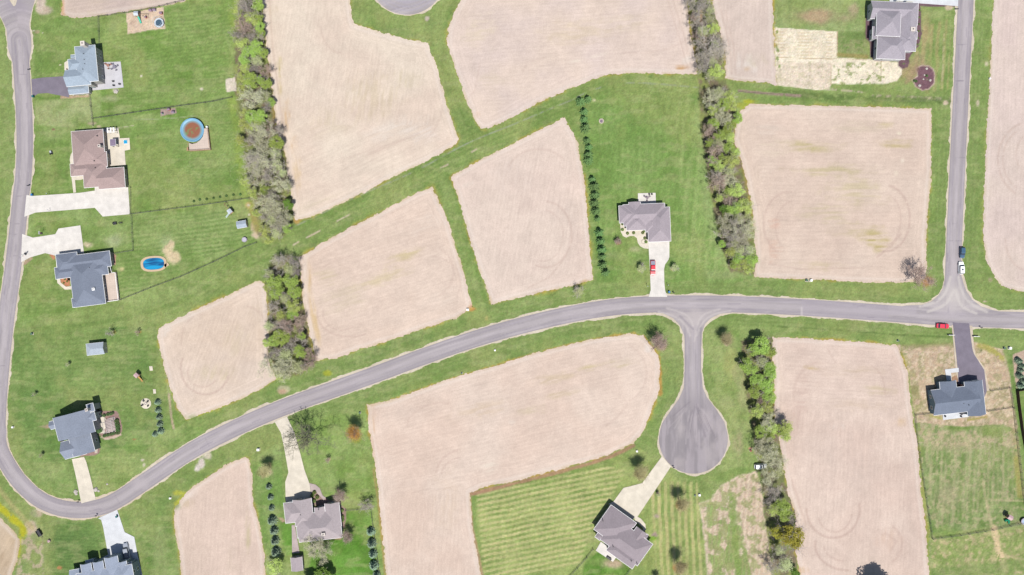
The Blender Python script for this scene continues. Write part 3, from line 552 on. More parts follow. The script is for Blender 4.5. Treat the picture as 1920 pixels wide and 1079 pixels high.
ARCS = {
 '4': [(arc(1660,410,46,62,-80,95), 4, .7), (arc(1655,412,34,50,-70,90), 2.5, .5), (arc(1480,420,48,60,120,275), 4, .5), (arc(1490,425,36,48,130,260), 3, .45), ([(1645,482),(1672,460),(1688,440)], 4, .6), ([(1440,495),(1500,505),(1620,503)], 3, .4)],
 '5': [(arc(1022,440,50,62,-85,110), 4, .5), (arc(1018,442,38,48,-80,100), 2.5, .4), (arc(1010,330,60,50,200,320), 4, .35), ([(990,540),(1030,520),(1055,490)], 3, .4)],
 '6': [(arc(655,590,60,42,60,190), 3.5, .5), (arc(640,588,34,32,50,190), 2.5, .4), (arc(800,510,50,50,-60,60), 4, .3), (arc(800,530,64,50,-80,30), 3, .3), ([(600,505),(625,490),(660,480)], 3, .3)],
 '7': [(arc(385,690,46,50,20,200), 4, .6), (arc(380,700,28,26,30,210), 3, .5), (arc(455,620,46,46,-80,40), 3.5, .4), (arc(380,640,40,50,170,270), 3, .35)],
 '8': [(arc(870,890,52,46,185,265), 4, .5), (arc(868,892,40,34,185,260), 2.5, .45), (arc(1150,700,62,60,-60,60), 4, .25), (arc(830,800,66,44,180,280), 4, .3), ([(1135,800),(1160,780),(1175,760)], 4, .3)],
 '10': [(arc(1562,955,50,54,-10,180), 4, .75), (arc(1565,960,32,38,10,160), 3, .6), (arc(1590,1020,62,50,90,185), 4.5, .75), (arc(1590,1025,45,28,100,180), 2.5, .6), (arc(1645,1020,46,42,-50,50), 4, .6), (arc(1625,735,34,50,-75,5), 2.5, .6), ([(1485,900),(1500,950),(1512,985)], 4, .5), (arc(1540,740,52,60,170,260), 5, .35), ([(1660,1000),(1680,1015),(1672,1030)], 4, .5), ([(1552,655),(1566,680)], 2, .5)],
 '11': [(arc(1935,300,64,72,120,250), 4, .5), (arc(1930,300,50,60,120,240), 3, .45), (arc(1935,450,50,60,100,180), 4, .4), (arc(1945,290,40,44,150,230), 3, .4)],
 '2': [(arc(1190,40,120,60,30,100), 4, .22), ([(865,200),(890,170),(900,120)], 3, .3), (arc(1020,140,40,30,180,270), 3, .2), ([(1252,0),(1270,60),(1290,130)], 3, .35), ([(1262,0),(1280,60),(1300,125)], 3, .35)],
 '1': [(arc(640,40,40,60,90,170), 3, .35), (arc(770,190,60,80,-60,60), 3, .25), ([(690,290),(740,270),(785,250)], 4, .3), ([(505,0),(512,100),(530,230),(548,330)], 3, .5), ([(570,330),(640,300),(760,260)], 3, .2)],
 '3': [([(1352,20),(1368,90),(1372,140)], 2.5, .4), ([(1360,20),(1376,90),(1380,140)], 2.5, .4)],
 '9': [([(440,960),(446,1020),(452,1079)], 6, .3)], '12': [], '13': []}
PATCH = {  # greenish / pale / dark spots: x, y, rx, ry, colour, opacity, angle
 '1': [(505,20,16,12,'#d9c69a',.5,0),(524,125,6,18,'#c7b96e',.9,0),(524,165,6,20,'#d3bf85',.7,0),(535,230,8,40,'#dcb98a',.7,5),(552,270,8,20,'#dfbb90',.6,5),(556,330,10,40,'#dcc090',.5,0),(700,180,60,50,'#d3c2a2',.45,0),(620,230,50,30,'#d3c4a6',.35,0),(760,150,30,20,'#d2c39f',.4,0),(600,380,50,14,'#d8ccb0',.4,-20),(740,240,60,20,'#efe2d6',.6,-15),(790,250,40,20,'#efe3da',.5,0)],
 '2': [(1090,60,80,25,'#dac8a6',.4,-4),(1180,40,40,20,'#d9c9ab',.4,0),(1120,105,18,4,'#f6e9d8',.9,-10),(1080,115,14,4,'#f1e2d2',.8,-10),(900,60,30,40,'#ead9bd',.5,40),(895,215,5,6,'#d6a878',.9,0),(1278,128,14,6,'#cba06a',.9,0),(1290,112,14,8,'#efe4da',.8,-20),(920,150,30,20,'#dccbb0',.4,0)],
 '3': [(1400,120,30,20,'#eadfd6',.7,0),(1400,130,10,6,'#d0b088',.6,0),(1420,110,20,16,'#cfc2a4',.5,0)],
 '4': [(1520,275,60,12,'#c6ba86',.75,0),(1560,320,80,12,'#c7bc8e',.65,0),(1600,360,60,30,'#cdc193',.5,0),(1640,445,30,18,'#bdb06e',.8,-10),(1655,460,24,12,'#bcae66',.7,-20),(1680,270,36,10,'#c3b47c',.75,0),(1660,235,20,8,'#c6b983',.7,0),(1545,400,60,18,'#cbbf98',.5,0),(1600,430,50,14,'#c9bc90',.5,0),(1455,420,14,16,'#dcb8a6',.7,0),(1450,470,20,30,'#dcbba8',.6,0),(1685,250,5,5,'#f3e6cf',.9,0),(1692,300,4,8,'#f3e4d2',.8,0),(1680,325,5,7,'#f1e0cc',.8,0),(1450,275,30,20,'#e9d8c2',.6,0),(1540,500,60,10,'#d0c19c',.5,0),(1720,500,14,20,'#e8d5c6',.5,0),(1440,240,30,20,'#e6d6c8',.5,0),(1600,240,60,14,'#d8cab0',.4,0),(1420,330,8,30,'#d2bfae',.5,0)],
 '5': [(1075,240,10,12,'#ead6cc',.6,0),(960,330,50,40,'#ead8cd',.4,0),(1095,528,8,5,'#c9a06a',.8,0),(1050,400,30,40,'#dccabf',.4,0),(880,345,12,6,'#ecdccf',.8,-25),(915,560,8,8,'#e2c8a8',.6,0)],
 '6': [(760,480,40,10,'#cbbd86',.6,-20),(720,520,60,14,'#cdbf90',.5,-18),(610,520,22,20,'#d3c5a0',.5,0),(650,560,50,30,'#d6c8a8',.4,-18),(580,540,7,60,'#d9bb84',.7,-4),(592,610,8,40,'#dcc08c',.7,-10),(575,520,5,50,'#efe0d4',.8,-4),(585,630,4,40,'#efe2d6',.8,-10),(880,580,6,10,'#d29c58',.9,30),(830,560,40,16,'#ead8c9',.5,-18),(800,420,40,16,'#e9dacd',.5,-20),(820,360,14,10,'#dcc2aa',.5,0)],
 '7': [(400,700,40,20,'#d3c6a0',.4,0),(440,640,30,30,'#d8c9a8',.35,0),(340,600,30,12,'#e8d8c8',.6,-25),(360,780,12,7,'#8ba45c',.9,0),(480,590,14,50,'#ddc9b4',.4,0),(312,620,10,16,'#eadccf',.8,0)],
 '8': [(1160,680,36,10,'#c9bb90',.6,-5),(1105,690,26,6,'#cbbd8a',.6,-10),(1040,710,50,10,'#d3bfa0',.6,-10),(1050,740,40,8,'#ccbc96',.5,-12),(1000,770,40,10,'#cfc0a0',.5,-12),(1215,655,8,8,'#efe4dc',.8,0),(1225,665,6,10,'#f1e6dd',.8,30),(900,770,60,16,'#dbc4a8',.5,-15),(840,940,30,60,'#e0c9b4',.5,0),(920,870,16,20,'#f0e2d2',.7,30),(770,960,40,60,'#ddc6b6',.4,0),(960,790,8,8,'#ecdccf',.6,0),(700,790,6,60,'#dcb998',.7,0)],
 '9': [(355,930,20,10,'#efe0d4',.7,-30),(350,945,14,10,'#cdb996',.5,0),(465,1000,6,50,'#c6bc92',.6,0),(440,1050,16,40,'#d8c4b2',.5,0),(332,950,8,8,'#8c9c60',.8,0)],
 '10': [(1520,690,14,4,'#c4ae62',.9,5),(1600,695,70,12,'#cdb9a0',.5,3),(1650,730,30,12,'#cbbd92',.5,0),(1500,760,16,60,'#cdb2a6',.5,10),(1620,760,80,14,'#d3bda6',.4,0),(1665,1010,24,26,'#dcc0ae',.6,0),(1530,700,40,30,'#d8c0b2',.4,0),(1600,860,80,60,'#d3bfb4',.35,0),(1500,1070,20,8,'#d9b488',.7,0),(1570,800,20,8,'#eadbd0',.5,0),(1690,790,14,10,'#d8b98e',.5,0)],
 '11': [(1890,60,20,50,'#e2cdc6',.4,0),(1890,460,20,20,'#e3cfc4',.5,0)],
 '12': [(200,10,30,10,'#dcc9b4',.5,0),(118,15,5,20,'#dca070',.8,0),(180,26,30,6,'#cbb896',.6,0)],
 '13': [(0,1050,20,30,'#b29b80',.5,0)]}
for k, pts in F.items():
    ang, hw = FR[k]
    xs = [p[0] for p in pts]; ys = [p[1] for p in pts]
    x0, y0 = math.floor((min(xs)-6)/STEP)*STEP, math.floor((min(ys)-6)/STEP)*STEP
    P = Paint(x0, y0, max(xs)+6, max(ys)+6, STEP); XX, YY = P.X, P.Y
    d = poly_sdf(XX, YY, pts); S = d + (fbm(XX, YY, 9, 50+int(k), 3)-.5)*5.5 + (fbm(XX, YY, 3.2, 70+int(k), 2)-.5)*3.4
    a = math.radians(ang)
    u = XX*math.sin(a)+YY*math.cos(a); v = XX*math.cos(a)-YY*math.sin(a)
    if k == '8':
        low = YY > 905+(XX-900)*-.2
        u = np.where(low, XX*math.sin(math.radians(87))+YY*math.cos(math.radians(87)), u); v = np.where(low, YY, v)
    if k == '10':
        top = YY < 770; u = np.where(top, YY-XX*.05, u); v = np.where(top, XX, v)
    if k == '1':
        lowr = (YY > 235-(XX-500)*.0) & (YY > 200); u = np.where(lowr, XX*math.sin(math.radians(24))+YY*math.cos(math.radians(24)), u)
    u = u + (fbm(XX, YY, 90, 8)-.5)*5
    hd = -d < hw
    ru = np.where(hd, d+3*fbm(XX, YY, 60, 2), u)*K; rv = np.where(hd, (XX+YY)*1.0, v)*K
    c0, c1 = FC[k]; n = np.clip((fbm(XX, YY, 70, int(k))-.5)*2.4+.5, 0, 1)[..., None]
    P.C[:] = hexc(c0)*(1-n)+hexc(c1)*n
    st = fbm(ru/K, rv/K*.12, 3.2, int(k), 2)[..., None]; P.C *= (.96+.08*st); P.C *= (.92+.16*fbm(XX, YY, 7, int(k)+3, 3))[..., None]; P.C *= (.93+.14*fbm(XX, YY, 45, int(k)+13, 3))[..., None]; P.C *= np.array([1.035, 1.035, 1.03], np.float32); P.C *= (1+.05*(grain.rand(*XX.shape)-.5))[..., None].astype(np.float32)
    P.C *= (1+.025*np.where(hd, 1, 0)[..., None])
    for (x, y, rx, ry, c, o, an) in PATCH.get(k, []):
        w = P.win([(x-rx*1.8, y-ry*1.8-rx*.6), (x+rx*1.8, y+ry*1.8+rx*.6)], 2)
        if not w: continue
        aa = math.radians(an); U = (XX[w]-x)*math.cos(aa)+(YY[w]-y)*math.sin(aa); V = -(XX[w]-x)*math.sin(aa)+(YY[w]-y)*math.cos(aa)
        dd = np.sqrt((U/rx)**2+(V/ry)**2)+(fbm(XX[w], YY[w], 12, int(x))-.5)*1.1
        stx = fbm(ru[w]/K*1.0, rv[w]/K*.12, 4, 3, 2)
        P.mixin(w, o*.6*(1-sstep(.1, 1.3, dd))*(.35+1.3*sstep(.35, .62, stx)), c)
    for pl, wd, op in ARCS.get(k, []): P.stroke(pl, wd, TR, op*.8, soft=wd*.9, thr=.3, ts=9, sm=False)
    # weedy/pale fringe
    P.mixin(slice(None), .35*np.exp(-(np.minimum(d, 0)/3.5)**2)*sstep(.45, .6, fbm(XX, YY, 12, 9)), hexc('#c9b77f'))
    P.mixin(slice(None), .4*np.exp(-((d+6)/3.0)**2), hexc('#efe1d6'))
    cs = (S[:-1, :-1]+S[1:, :-1]+S[1:, 1:]+S[:-1, 1:])/4
    o = mesh_grid('field', XX, YY, cs < 0, S, STEP, .02, M_FD, P.C, {'ru': ru, 'rv': rv}); tag(o, kind='structure')

# ---------------------------------------------------------------- roads
M_RD = ground_mat('asphalt', .06, 3.0, bump=.15, big=.03, rough=.9); M_SH = ground_mat('gravel', .16, 4.0, bump=.4, big=.08)
P = Paint(-100, -70, 2020, 1150, STEP); XX, YY = P.X, P.Y; S = road_sdf(XX, YY)
dm, um, sm_ = seg_dist(XX, YY, R_MAIN, full=True); dr, ur, sr = seg_dist(XX, YY, R_RIGHT, full=True); dl, ul, sl_ = seg_dist(XX, YY, R_LEFT, full=True)
near = np.argmin(np.stack([dm, dr, dl]), 0)
v = np.choose(near, [dm*sm_, dr*sr, dl*sl_]); u = np.choose(near, [um, ur, ul])
stem = (np.abs(XX-1299.5) < 70) & (YY > 600) & (YY < 900); v = np.where(stem, XX-1299.5, v); u = np.where(stem, YY, u)
n = fbm(u*.035, v*.55, 2.2, 3, 4)
P.C[:] = hexc('#b6aeb0')
P.mixin(slice(None), .75*sstep(.42, .75, n), '#cbc2c5'); P.mixin(slice(None), .5*sstep(.55, .8, fbm(u*.05, v*.8, 2, 17, 3)), '#a098a0')
P.mixin(slice(None), .55*np.exp(-((np.abs(v)-1.5)/2.2)**2), '#c8bfc4'); P.mixin(slice(None), .35*np.exp(-((np.abs(v)-8.5)/2)**2), '#9a92a2')
P.mixin(slice(None), .5*np.exp(-((np.abs(v)-14.5)/1.5)**2), '#948c9a')
cul = (np.sqrt((XX-1300)**2+(YY-824)**2) < 66) & (YY > 740)
cw = sstep(720, 790, YY)*(np.abs(XX-1300) < 70)*(YY < 900)
P.mixin(slice(None), .75*cw, hexc('#979095')); P.mixin(slice(None), cw*.85*sstep(.46, .64, fbm(XX*.9, YY*.12, 5, 23, 4)), hexc('#b8afb4')); P.mixin(slice(None), cw*.5*sstep(.5, .7, fbm(XX*.9, YY*.6, 26, 29, 4)), hexc('#c3b9ba'))
P.mixin(slice(None), cw*.6*np.exp(-((XX-1298)/4.5)**2), hexc('#aaa1a6'))
for a, b in (((1335,760),(1352,800)), ((1330,770),(1358,830)), ((1340,790),(1345,850)), ((1322,750),(1350,820))): P.stroke([a, b], 1.4, '#b5acb2', .6, sm=False)
crs2 = random.Random(9)
for cx, cy, rx, ry, c, o in [(1300,600,26,20,'#cfc5c4',.7),(1262,590,26,8,'#c9bfc0',.6),(1335,588,30,8,'#cbc1c1',.6),(1299,622,14,30,'#c7bdbf',.5),(1788,555,26,26,'#d2c9c6',.9),(1775,575,50,12,'#ccc3c4',.7),(1820,578,40,8,'#cbc2c2',.6),(1786,510,14,40,'#c8bfc2',.6),(1780,590,60,10,'#c3bac0',.5),(40,40,18,30,'#bdb3b8',.5),(263,905,20,14,'#c9bfc2',.6),(30,10,24,20,'#a39aa8',.5)]:
    P.blob(cx, cy, rx, ry, c, o, .8, seed=int(cx), rough=.5)
P.stroke([(1275,593),(1300,618)], 3, '#8f8794', .5); P.poly([(1503,560),(1600,560),(1665,570),(1665,610),(1503,605)], '#b8afb8', .45, soft=1); P.stroke([(1503,577),(1503,592)], 2.5, '#d3cacb', .9, sm=False)
P.poly([(1665,572),(1718,575),(1718,590),(1665,590)], '#c0b7be', .6, soft=1); P.blob(763, -20, 50, 30, '#c6c0cb', .6)
for r_ in (48, 56, 63): P.stroke([(763+r_*math.cos(t), -43+r_*math.sin(t)) for t in np.linspace(.3, 2.9, 20)], 3, '#bab3bf', .6, sm=False)
for i_ in range(26):
    a_ = crs2.uniform(-1.1, 1.1); r0_, r1_ = crs2.uniform(5, 30), crs2.uniform(35, 66); cx_, cy_ = 1300+crs2.uniform(-6, 6), 750
    P.stroke([(cx_+r0_*math.sin(a_), cy_+r0_*math.cos(a_)*1.3), (1300+(cx_-1300)+r1_*math.sin(a_), cy_+r1_*1.7*math.cos(a_)*.9)], crs2.uniform(1, 3), crs2.choice(['#c6bdbf', '#8f868e', '#beb4b8']), .45, sm=False)
P.blob(1275, 800, 12, 34, '#c4bbbb', .6, .9, rough=.8); P.blob(1330, 850, 16, 20, '#bfb6b8', .55, .9, rough=.8); P.blob(1350, 800, 8, 20, '#beb4b8', .5, .9, rough=.8)
for pl in ([(1235,585),(1262,592),(1284,606),(1294,630)], [(1370,583),(1340,588),(1318,602),(1306,630)], [(1250,578),(1290,590),(1300,612)], [(1350,580),(1320,588),(1308,604),(1302,640)]): P.stroke(pl, 3.5, '#d6cdcb', .6, thr=.3, ts=7)
for pl in ([(1725,575),(1755,568),(1774,550),(1782,520)], [(1850,585),(1822,572),(1804,552),(1797,520)], [(1740,585),(1775,572),(1788,545)], [(1830,588),(1800,575),(1792,545)]): P.stroke(pl, 5, '#dcd4cf', .65, thr=.3, ts=7)
# tar-sealed cracks and oil marks
crs = random.Random(3)
for lst in (R_MAIN, R_RIGHT, R_LEFT):
    for _ in range(26):
        i = crs.randrange(len(lst)-2); x, y = lst[i]; dx, dy = lst[i+1][0]-x, lst[i+1][1]-y; L = math.hypot(dx, dy) or 1; dx /= L; dy /= L
        o_ = crs.uniform(-12, 12); x += -dy*o_; y += dx*o_; ln = crs.uniform(6, 26)
        if crs.random() < .3: P.stroke([(x+dy*9, y-dx*9), (x-dy*9, y+dx*9)], 1.2, '#857d8a', .35, sm=False)
        else: P.stroke([(x, y), (x+dx*ln, y+dy*ln)], crs.uniform(1, 3), crs.choice(['#8f8794', '#c6bdc2', '#9b93a0']), .4, sm=False)
cs = (S[:-1, :-1]+S[1:, :-1]+S[1:, 1:]+S[:-1, 1:])/4
tag(mesh_grid('road', XX, YY, cs < 0, S, STEP, .06, M_RD, P.C), kind='structure')
S2 = S - (1.6+3.4*sstep(.35, .75, fbm(XX, YY, 26, 33))) + (fbm(XX, YY, 5, 41)-.5)*2.6
Q = Paint(-100, -70, 2020, 1150, STEP); nn = fbm(XX, YY, 9, 45)[..., None]; Q.C[:] = hexc('#eadfcd')*(1-nn)+hexc('#d8c9b2')*nn
Q.poly([(230,850),(300,930),(180,1000),(40,960),(0,880),(0,840)], '#e2d0b8', .6, soft=10)
cs = (S2[:-1, :-1]+S2[1:, :-1]+S2[1:, 1:]+S2[:-1, 1:])/4
inner = S > 3; keep = (cs < 0) & ((S[:-1, :-1] > -6) | (S[1:, 1:] > -6))
Q.C *= (1+.12*(grain.rand(*XX.shape)-.5))[..., None].astype(np.float32)
tag(mesh_grid('road_shoulder', XX, YY, cs < 0, S2, STEP, .03, M_SH, Q.C), kind='structure')
# ---------------------------------------------------------------- DRIVEWAYS, PATIOS, WALKS
def slab_mat(name, col, var=.05, joint=3.0, jd=.88, asphalt=False):
    if name in MATS: return MATS[name]
    m = bpy.data.materials.new(name); m.use_nodes = True; MATS[name] = m; n = m.node_tree.nodes; l = m.node_tree.links; b = n['Principled BSDF']
    b.inputs['Roughness'].default_value = .9; b.inputs['Specular IOR Level'].default_value = .15
    tc = n.new('ShaderNodeTexCoord')
    z1 = n.new('ShaderNodeTexNoise'); z1.inputs['Scale'].default_value = .35; z1.inputs['Detail'].default_value = 6; l.new(tc.outputs['Object'], z1.inputs['Vector'])
    z2 = n.new('ShaderNodeTexNoise'); z2.inputs['Scale'].default_value = 3.5; z2.inputs['Detail'].default_value = 3; l.new(tc.outputs['Object'], z2.inputs['Vector'])
    br = n.new('ShaderNodeTexBrick'); br.offset = 0; br.inputs['Scale'].default_value = 1; br.inputs['Brick Width'].default_value = joint; br.inputs['Row Height'].default_value = joint
    br.inputs['Mortar Size'].default_value = .03 if not asphalt else 0; br.inputs['Color1'].default_value = (1, 1, 1, 1); br.inputs['Color2'].default_value = (.965, .965, .97, 1); br.inputs['Mortar'].default_value = (jd, jd, jd, 1)
    l.new(tc.outputs['Object'], br.inputs['Vector'])
    def rng(s, v):
        r = n.new('ShaderNodeMapRange'); r.inputs[1].default_value = .3; r.inputs[2].default_value = .7; r.inputs[3].default_value = 1-v; r.inputs[4].default_value = 1+v; l.new(s, r.inputs[0]); return r.outputs[0]
    mm = n.new('ShaderNodeMath'); mm.operation = 'MULTIPLY'; l.new(rng(z1.outputs['Fac'], var*1.4), mm.inputs[0]); l.new(rng(z2.outputs['Fac'], var), mm.inputs[1])
    vm = n.new('ShaderNodeVectorMath'); vm.operation = 'SCALE'; vm.inputs[0].default_value = tuple(col); l.new(mm.outputs[0], vm.inputs['Scale'])
    mx = n.new('ShaderNodeMix'); mx.data_type = 'RGBA'; mx.blend_type = 'MULTIPLY'; mx.inputs[0].default_value = 1; l.new(vm.outputs[0], mx.inputs[6]); l.new(br.outputs['Color'], mx.inputs[7])
    l.new(mx.outputs[2], b.inputs['Base Color']); return m
C_WH = slab_mat('concrete_pale', hexc('#efe9e2')*1.08, .08); C_CR = slab_mat('concrete_cream', hexc('#e6dccb')*1.15, .08); C_GR = slab_mat('concrete_grey', hexc('#d3d1d6')*1.15, .05)
C_BL = slab_mat('concrete_new', hexc('#e6e8ec')*1.08, .07); C_AS = slab_mat('drive_asphalt', hexc('#8f8795'), .08, asphalt=True); C_ED = slab_mat('edge_gravel', hexc('#dfd0bc'), .12, asphalt=True)
C_PV = slab_mat('pavers', hexc('#cfbebb'), .09, .6, .85); C_WD = slab_mat('deck_boards', hexc('#dccabd')*1.15, .06, .9, .8); C_SH = slab_mat('concrete_shade', hexc('#dccfc0'), .05)
def slab(name, pts, z, m, rot=0, thick=None, kind='structure', parent=None):
    P = [G(*p) for p in pts]; c = sum(P, Vector((0, 0, 0)))/len(P); r = math.radians(rot); cs, sn = math.cos(-r), math.sin(-r)
    loc = [((p.x-c.x)*cs-(p.y-c.y)*sn, (p.x-c.x)*sn+(p.y-c.y)*cs) for p in P]
    mb = MB()
    mb.prism(loc, 0, thick if thick else .03)
    o = mb.build(name, m, None, (c.x, c.y, z), r); tag(o, kind=kind); return o
slab('driveway_edge', [(1784,610),(1788,610),(1793,650),(1799,700),(1796,712),(1792,700),(1788,650)], .05, C_ED, 0)
slab('driveway_edge', [(1817,611),(1823,611),(1826,650),(1830,668),(1846,690),(1851,715),(1855,733),(1850,733),(1845,697),(1826,668),(1820,640)], .05, C_ED, 0)
slab('driveway', [(1786,605),(1817,607),(1823,655),(1826,664),(1845,694),(1850,733),(1846,745),(1797,745),(1796,700),(1791,650)], .075, C_AS, 5)
slab('walkway', [(1771.5,693),(1797,690),(1797.5,698),(1783,699.5),(1784,714),(1775,716)], .1, C_BL, 6)
slab('patio', [(1767,776),(1816,770),(1816,782),(1768,788)], .1, C_BL, 6)
slab('driveway', [(1215,445),(1255,445),(1255,482),(1253,488),(1247,496),(1245,505),(1245.5,530),(1247,545),(1251,557),(1216,557),(1220,544),(1219,520),(1217,482)], .1, C_WH, 2)
slab('patio', [(1196,363),(1229,362),(1230,385),(1196,387)], .1, C_WH, 2)
slab('walkway', [(1162,412),(1180,412),(1180,428),(1215,428),(1216,467),(1207,466),(1200,462),(1196,456),(1194,447),(1189,443),(1181,443),(1174,446),(1168,443),(1164,435)], .08, C_CR, 2)
slab('driveway', [(50,366),(60,368),(150,362),(178,358),(178,345),(240,345),(244,402),(193,406.5),(178,390),(120,395),(67,399),(46,407)], .1, C_WH, -4)
slab('walkway', [(134,328),(157,324),(158,336),(150,338),(141,338),(143,361),(138,362),(135,338)], .11, C_CR, 4)
slab('walkway', [(140,280),(133,290),(131,300),(133,310),(142,310),(144,290)], .08, C_CR, 4)
slab('patio', [(192,242),(222,240),(225,257),(224,260),(243,259),(244.5,281),(234,283),(236,310),(205,313),(193,290)], .1, C_CR, 4)
slab('driveway', [(42,439),(45,440),(62,446),(104,439.5),(110,429),(151,423),(158,476),(105,480),(85,475),(57,483),(40,492)], .1, C_WH, 7)
slab('walkway', [(105,478),(117,476),(112,521),(107,521)], .09, C_WH, 7)
slab('walkway', [(106,516),(113,520),(114,530),(124,538),(134,537),(134,543),(122,543.5),(108,531)], .1, C_CR, 7)
slab('driveway', [(59,149),(80,146),(128,143),(130,183),(116,180),(104,178),(90,175),(72,176),(61,183)], .075, C_AS, 4)
slab('patio', [(170,118),(226.5,116),(232,164.5),(170,170.5)], .1, C_GR, 5)
slab('walkway', [(121,118),(128,113),(136,112),(136,132),(121,132)], .08, C_CR, 0)
slab('driveway', [(135,861),(158,857),(162,866),(170,895),(180,937),(153,944),(149,925),(143,895)], .1, C_CR, 14)
slab('patio', [(179,782),(190,780),(198,784),(201,792),(200,800),(196,806),(198,812),(190,813),(180,812)], .1, C_CR, 14)
slab('patio', [(196,790),(204,784),(215,781),(217,786),(218,812),(200,814)], .12, C_PV, 10)
slab('walkway', [(182,812),(185,830),(183,850),(178,850),(176,815)], .1, C_SH, 14)
slab('driveway', [(184,972),(220,956),(222,962),(234,998),(252,1007),(258,1040),(270,1090),(272,1150),(150,1150),(160,1062),(203,1040),(201,1030),(194,990),(190,975)], .09, C_BL, 12)
slab('driveway', [(515,791),(538,781),(552,811),(562,846),(571,881),(580,906),(585,935),(584,945),(536,945),(535,904),(541,886),(533,840),(527,812),(520,800)], .1, C_CR, 5)
slab('walkway', [(580,906),(592,909),(600,916),(605,929),(612,934),(607,938),(600,930),(590,920),(584,925)], .12, C_PV, 0)
slab('walkway', [(547,985),(553,985),(562,1037),(548,1038)], .1, C_PV, 5)
slab('driveway', [(1241,856),(1258,875),(1196,968),(1185,975),(1140,945),(1150,941),(1169,915),(1182,912),(1204,906)], .1, C_CR, 55)
slab('walkway', [(1190,966),(1202,973),(1210,983),(1211,993),(1207,996),(1204,988),(1190,976)], .11, C_CR, 55)
slab('patio', [(1126.6,1016),(1160,1039),(1149,1053.6),(1117,1032.5)], .1, C_WH, -35)
slab('driveway', [(1665,-40),(1798,-40),(1796,12),(1724,7),(1720,6),(1668,6)], .1, C_BL, -2)
slab('culvert_slab', [(280,687),(286,687),(287,695),(281,695.5)], .1, C_CR, 4); slab('culvert_slab', [(287,730),(292,730),(293,738),(288,738.5)], .1, C_CR, 4)

# ---------------------------------------------------------------- HOUSES
M_TR = simple_mat('white_trim', (.6, .6, .6), .5, .03); M_GLASS = simple_mat('window_glass', (.03, .04, .06), .12, .1, spec=.6); M_GD = simple_mat('garage_door', (.62, .61, .58), .5, .04)
M_BR = simple_mat('chimney_brick', (.40, .36, .33), .9, .15, 6); M_DOOR = simple_mat('door_paint', (.10, .05, .04), .5, .1); M_MET = simple_mat('dark_metal', (.04, .04, .045), .5, .1)
def roof_mat(name, h):
    if name in MATS: return MATS[name]
    col = hexc(h)*1.12; m = bpy.data.materials.new(name); m.use_nodes = True; MATS[name] = m; n = m.node_tree.nodes; l = m.node_tree.links; b = n['Principled BSDF']
    b.inputs['Roughness'].default_value = .9; b.inputs['Specular IOR Level'].default_value = .15
    tc = n.new('ShaderNodeTexCoord'); outs = []
    for sc_, dt, lo, hi, rg in ((2.6, 4, .82, 1.18, .8), (.25, 4, .94, 1.06, .6)):
        z = n.new('ShaderNodeTexNoise'); z.inputs['Scale'].default_value = sc_; z.inputs['Detail'].default_value = dt; z.inputs['Roughness'].default_value = rg; l.new(tc.outputs['Object'], z.inputs['Vector'])
        r = n.new('ShaderNodeMapRange'); r.inputs[1].default_value = .3; r.inputs[2].default_value = .7; r.inputs[3].default_value = lo; r.inputs[4].default_value = hi; l.new(z.outputs['Fac'], r.inputs[0]); outs.append(r.outputs[0])
    wv = n.new('ShaderNodeTexWave'); wv.bands_direction = 'Z'; wv.inputs['Scale'].default_value = 2.2; wv.inputs['Distortion'].default_value = 1.2; l.new(tc.outputs['Object'], wv.inputs['Vector'])
    r = n.new('ShaderNodeMapRange'); r.inputs[3].default_value = .94; r.inputs[4].default_value = 1.04; l.new(wv.outputs['Fac'], r.inputs[0]); outs.append(r.outputs[0])
    k = outs[0]
    for o_ in outs[1:]:
        q = n.new('ShaderNodeMath'); q.operation = 'MULTIPLY'; l.new(k, q.inputs[0]); l.new(o_, q.inputs[1]); k = q.outputs[0]
    vm = n.new('ShaderNodeVectorMath'); vm.operation = 'SCALE'; vm.inputs[0].default_value = tuple(col); l.new(k, vm.inputs['Scale']); l.new(vm.outputs[0], b.inputs['Base Color']); return m
_wf = MB(); _wf.box((0, 0, 0), (1.25, .07, 1.5)); WF = None
def window_meshes():
    global WF
    f = MB()
    for dx in (-.6, .6): f.box((dx, 0, 0), (.12, .1, 1.5))
    for dz in (-.69, .69): f.box((0, 0, dz), (1.08, .1, .12))
    f.box((0, 0, 0), (1.08, .06, .05)); p = MB(); p.box((0, 0, 0), (1.1, .04, 1.28)); WF = (f.mesh('window', M_TR), p.mesh('pane', M_GLASS))
window_meshes()
def in_rect(p, wg, pad):
    c, a, b, th = wg; dx, dy = p[0]-c[0], p[1]-c[1]; u = dx*math.cos(th)+dy*math.sin(th); v = -dx*math.sin(th)+dy*math.cos(th)
    return abs(u) < a+pad and abs(v) < b+pad
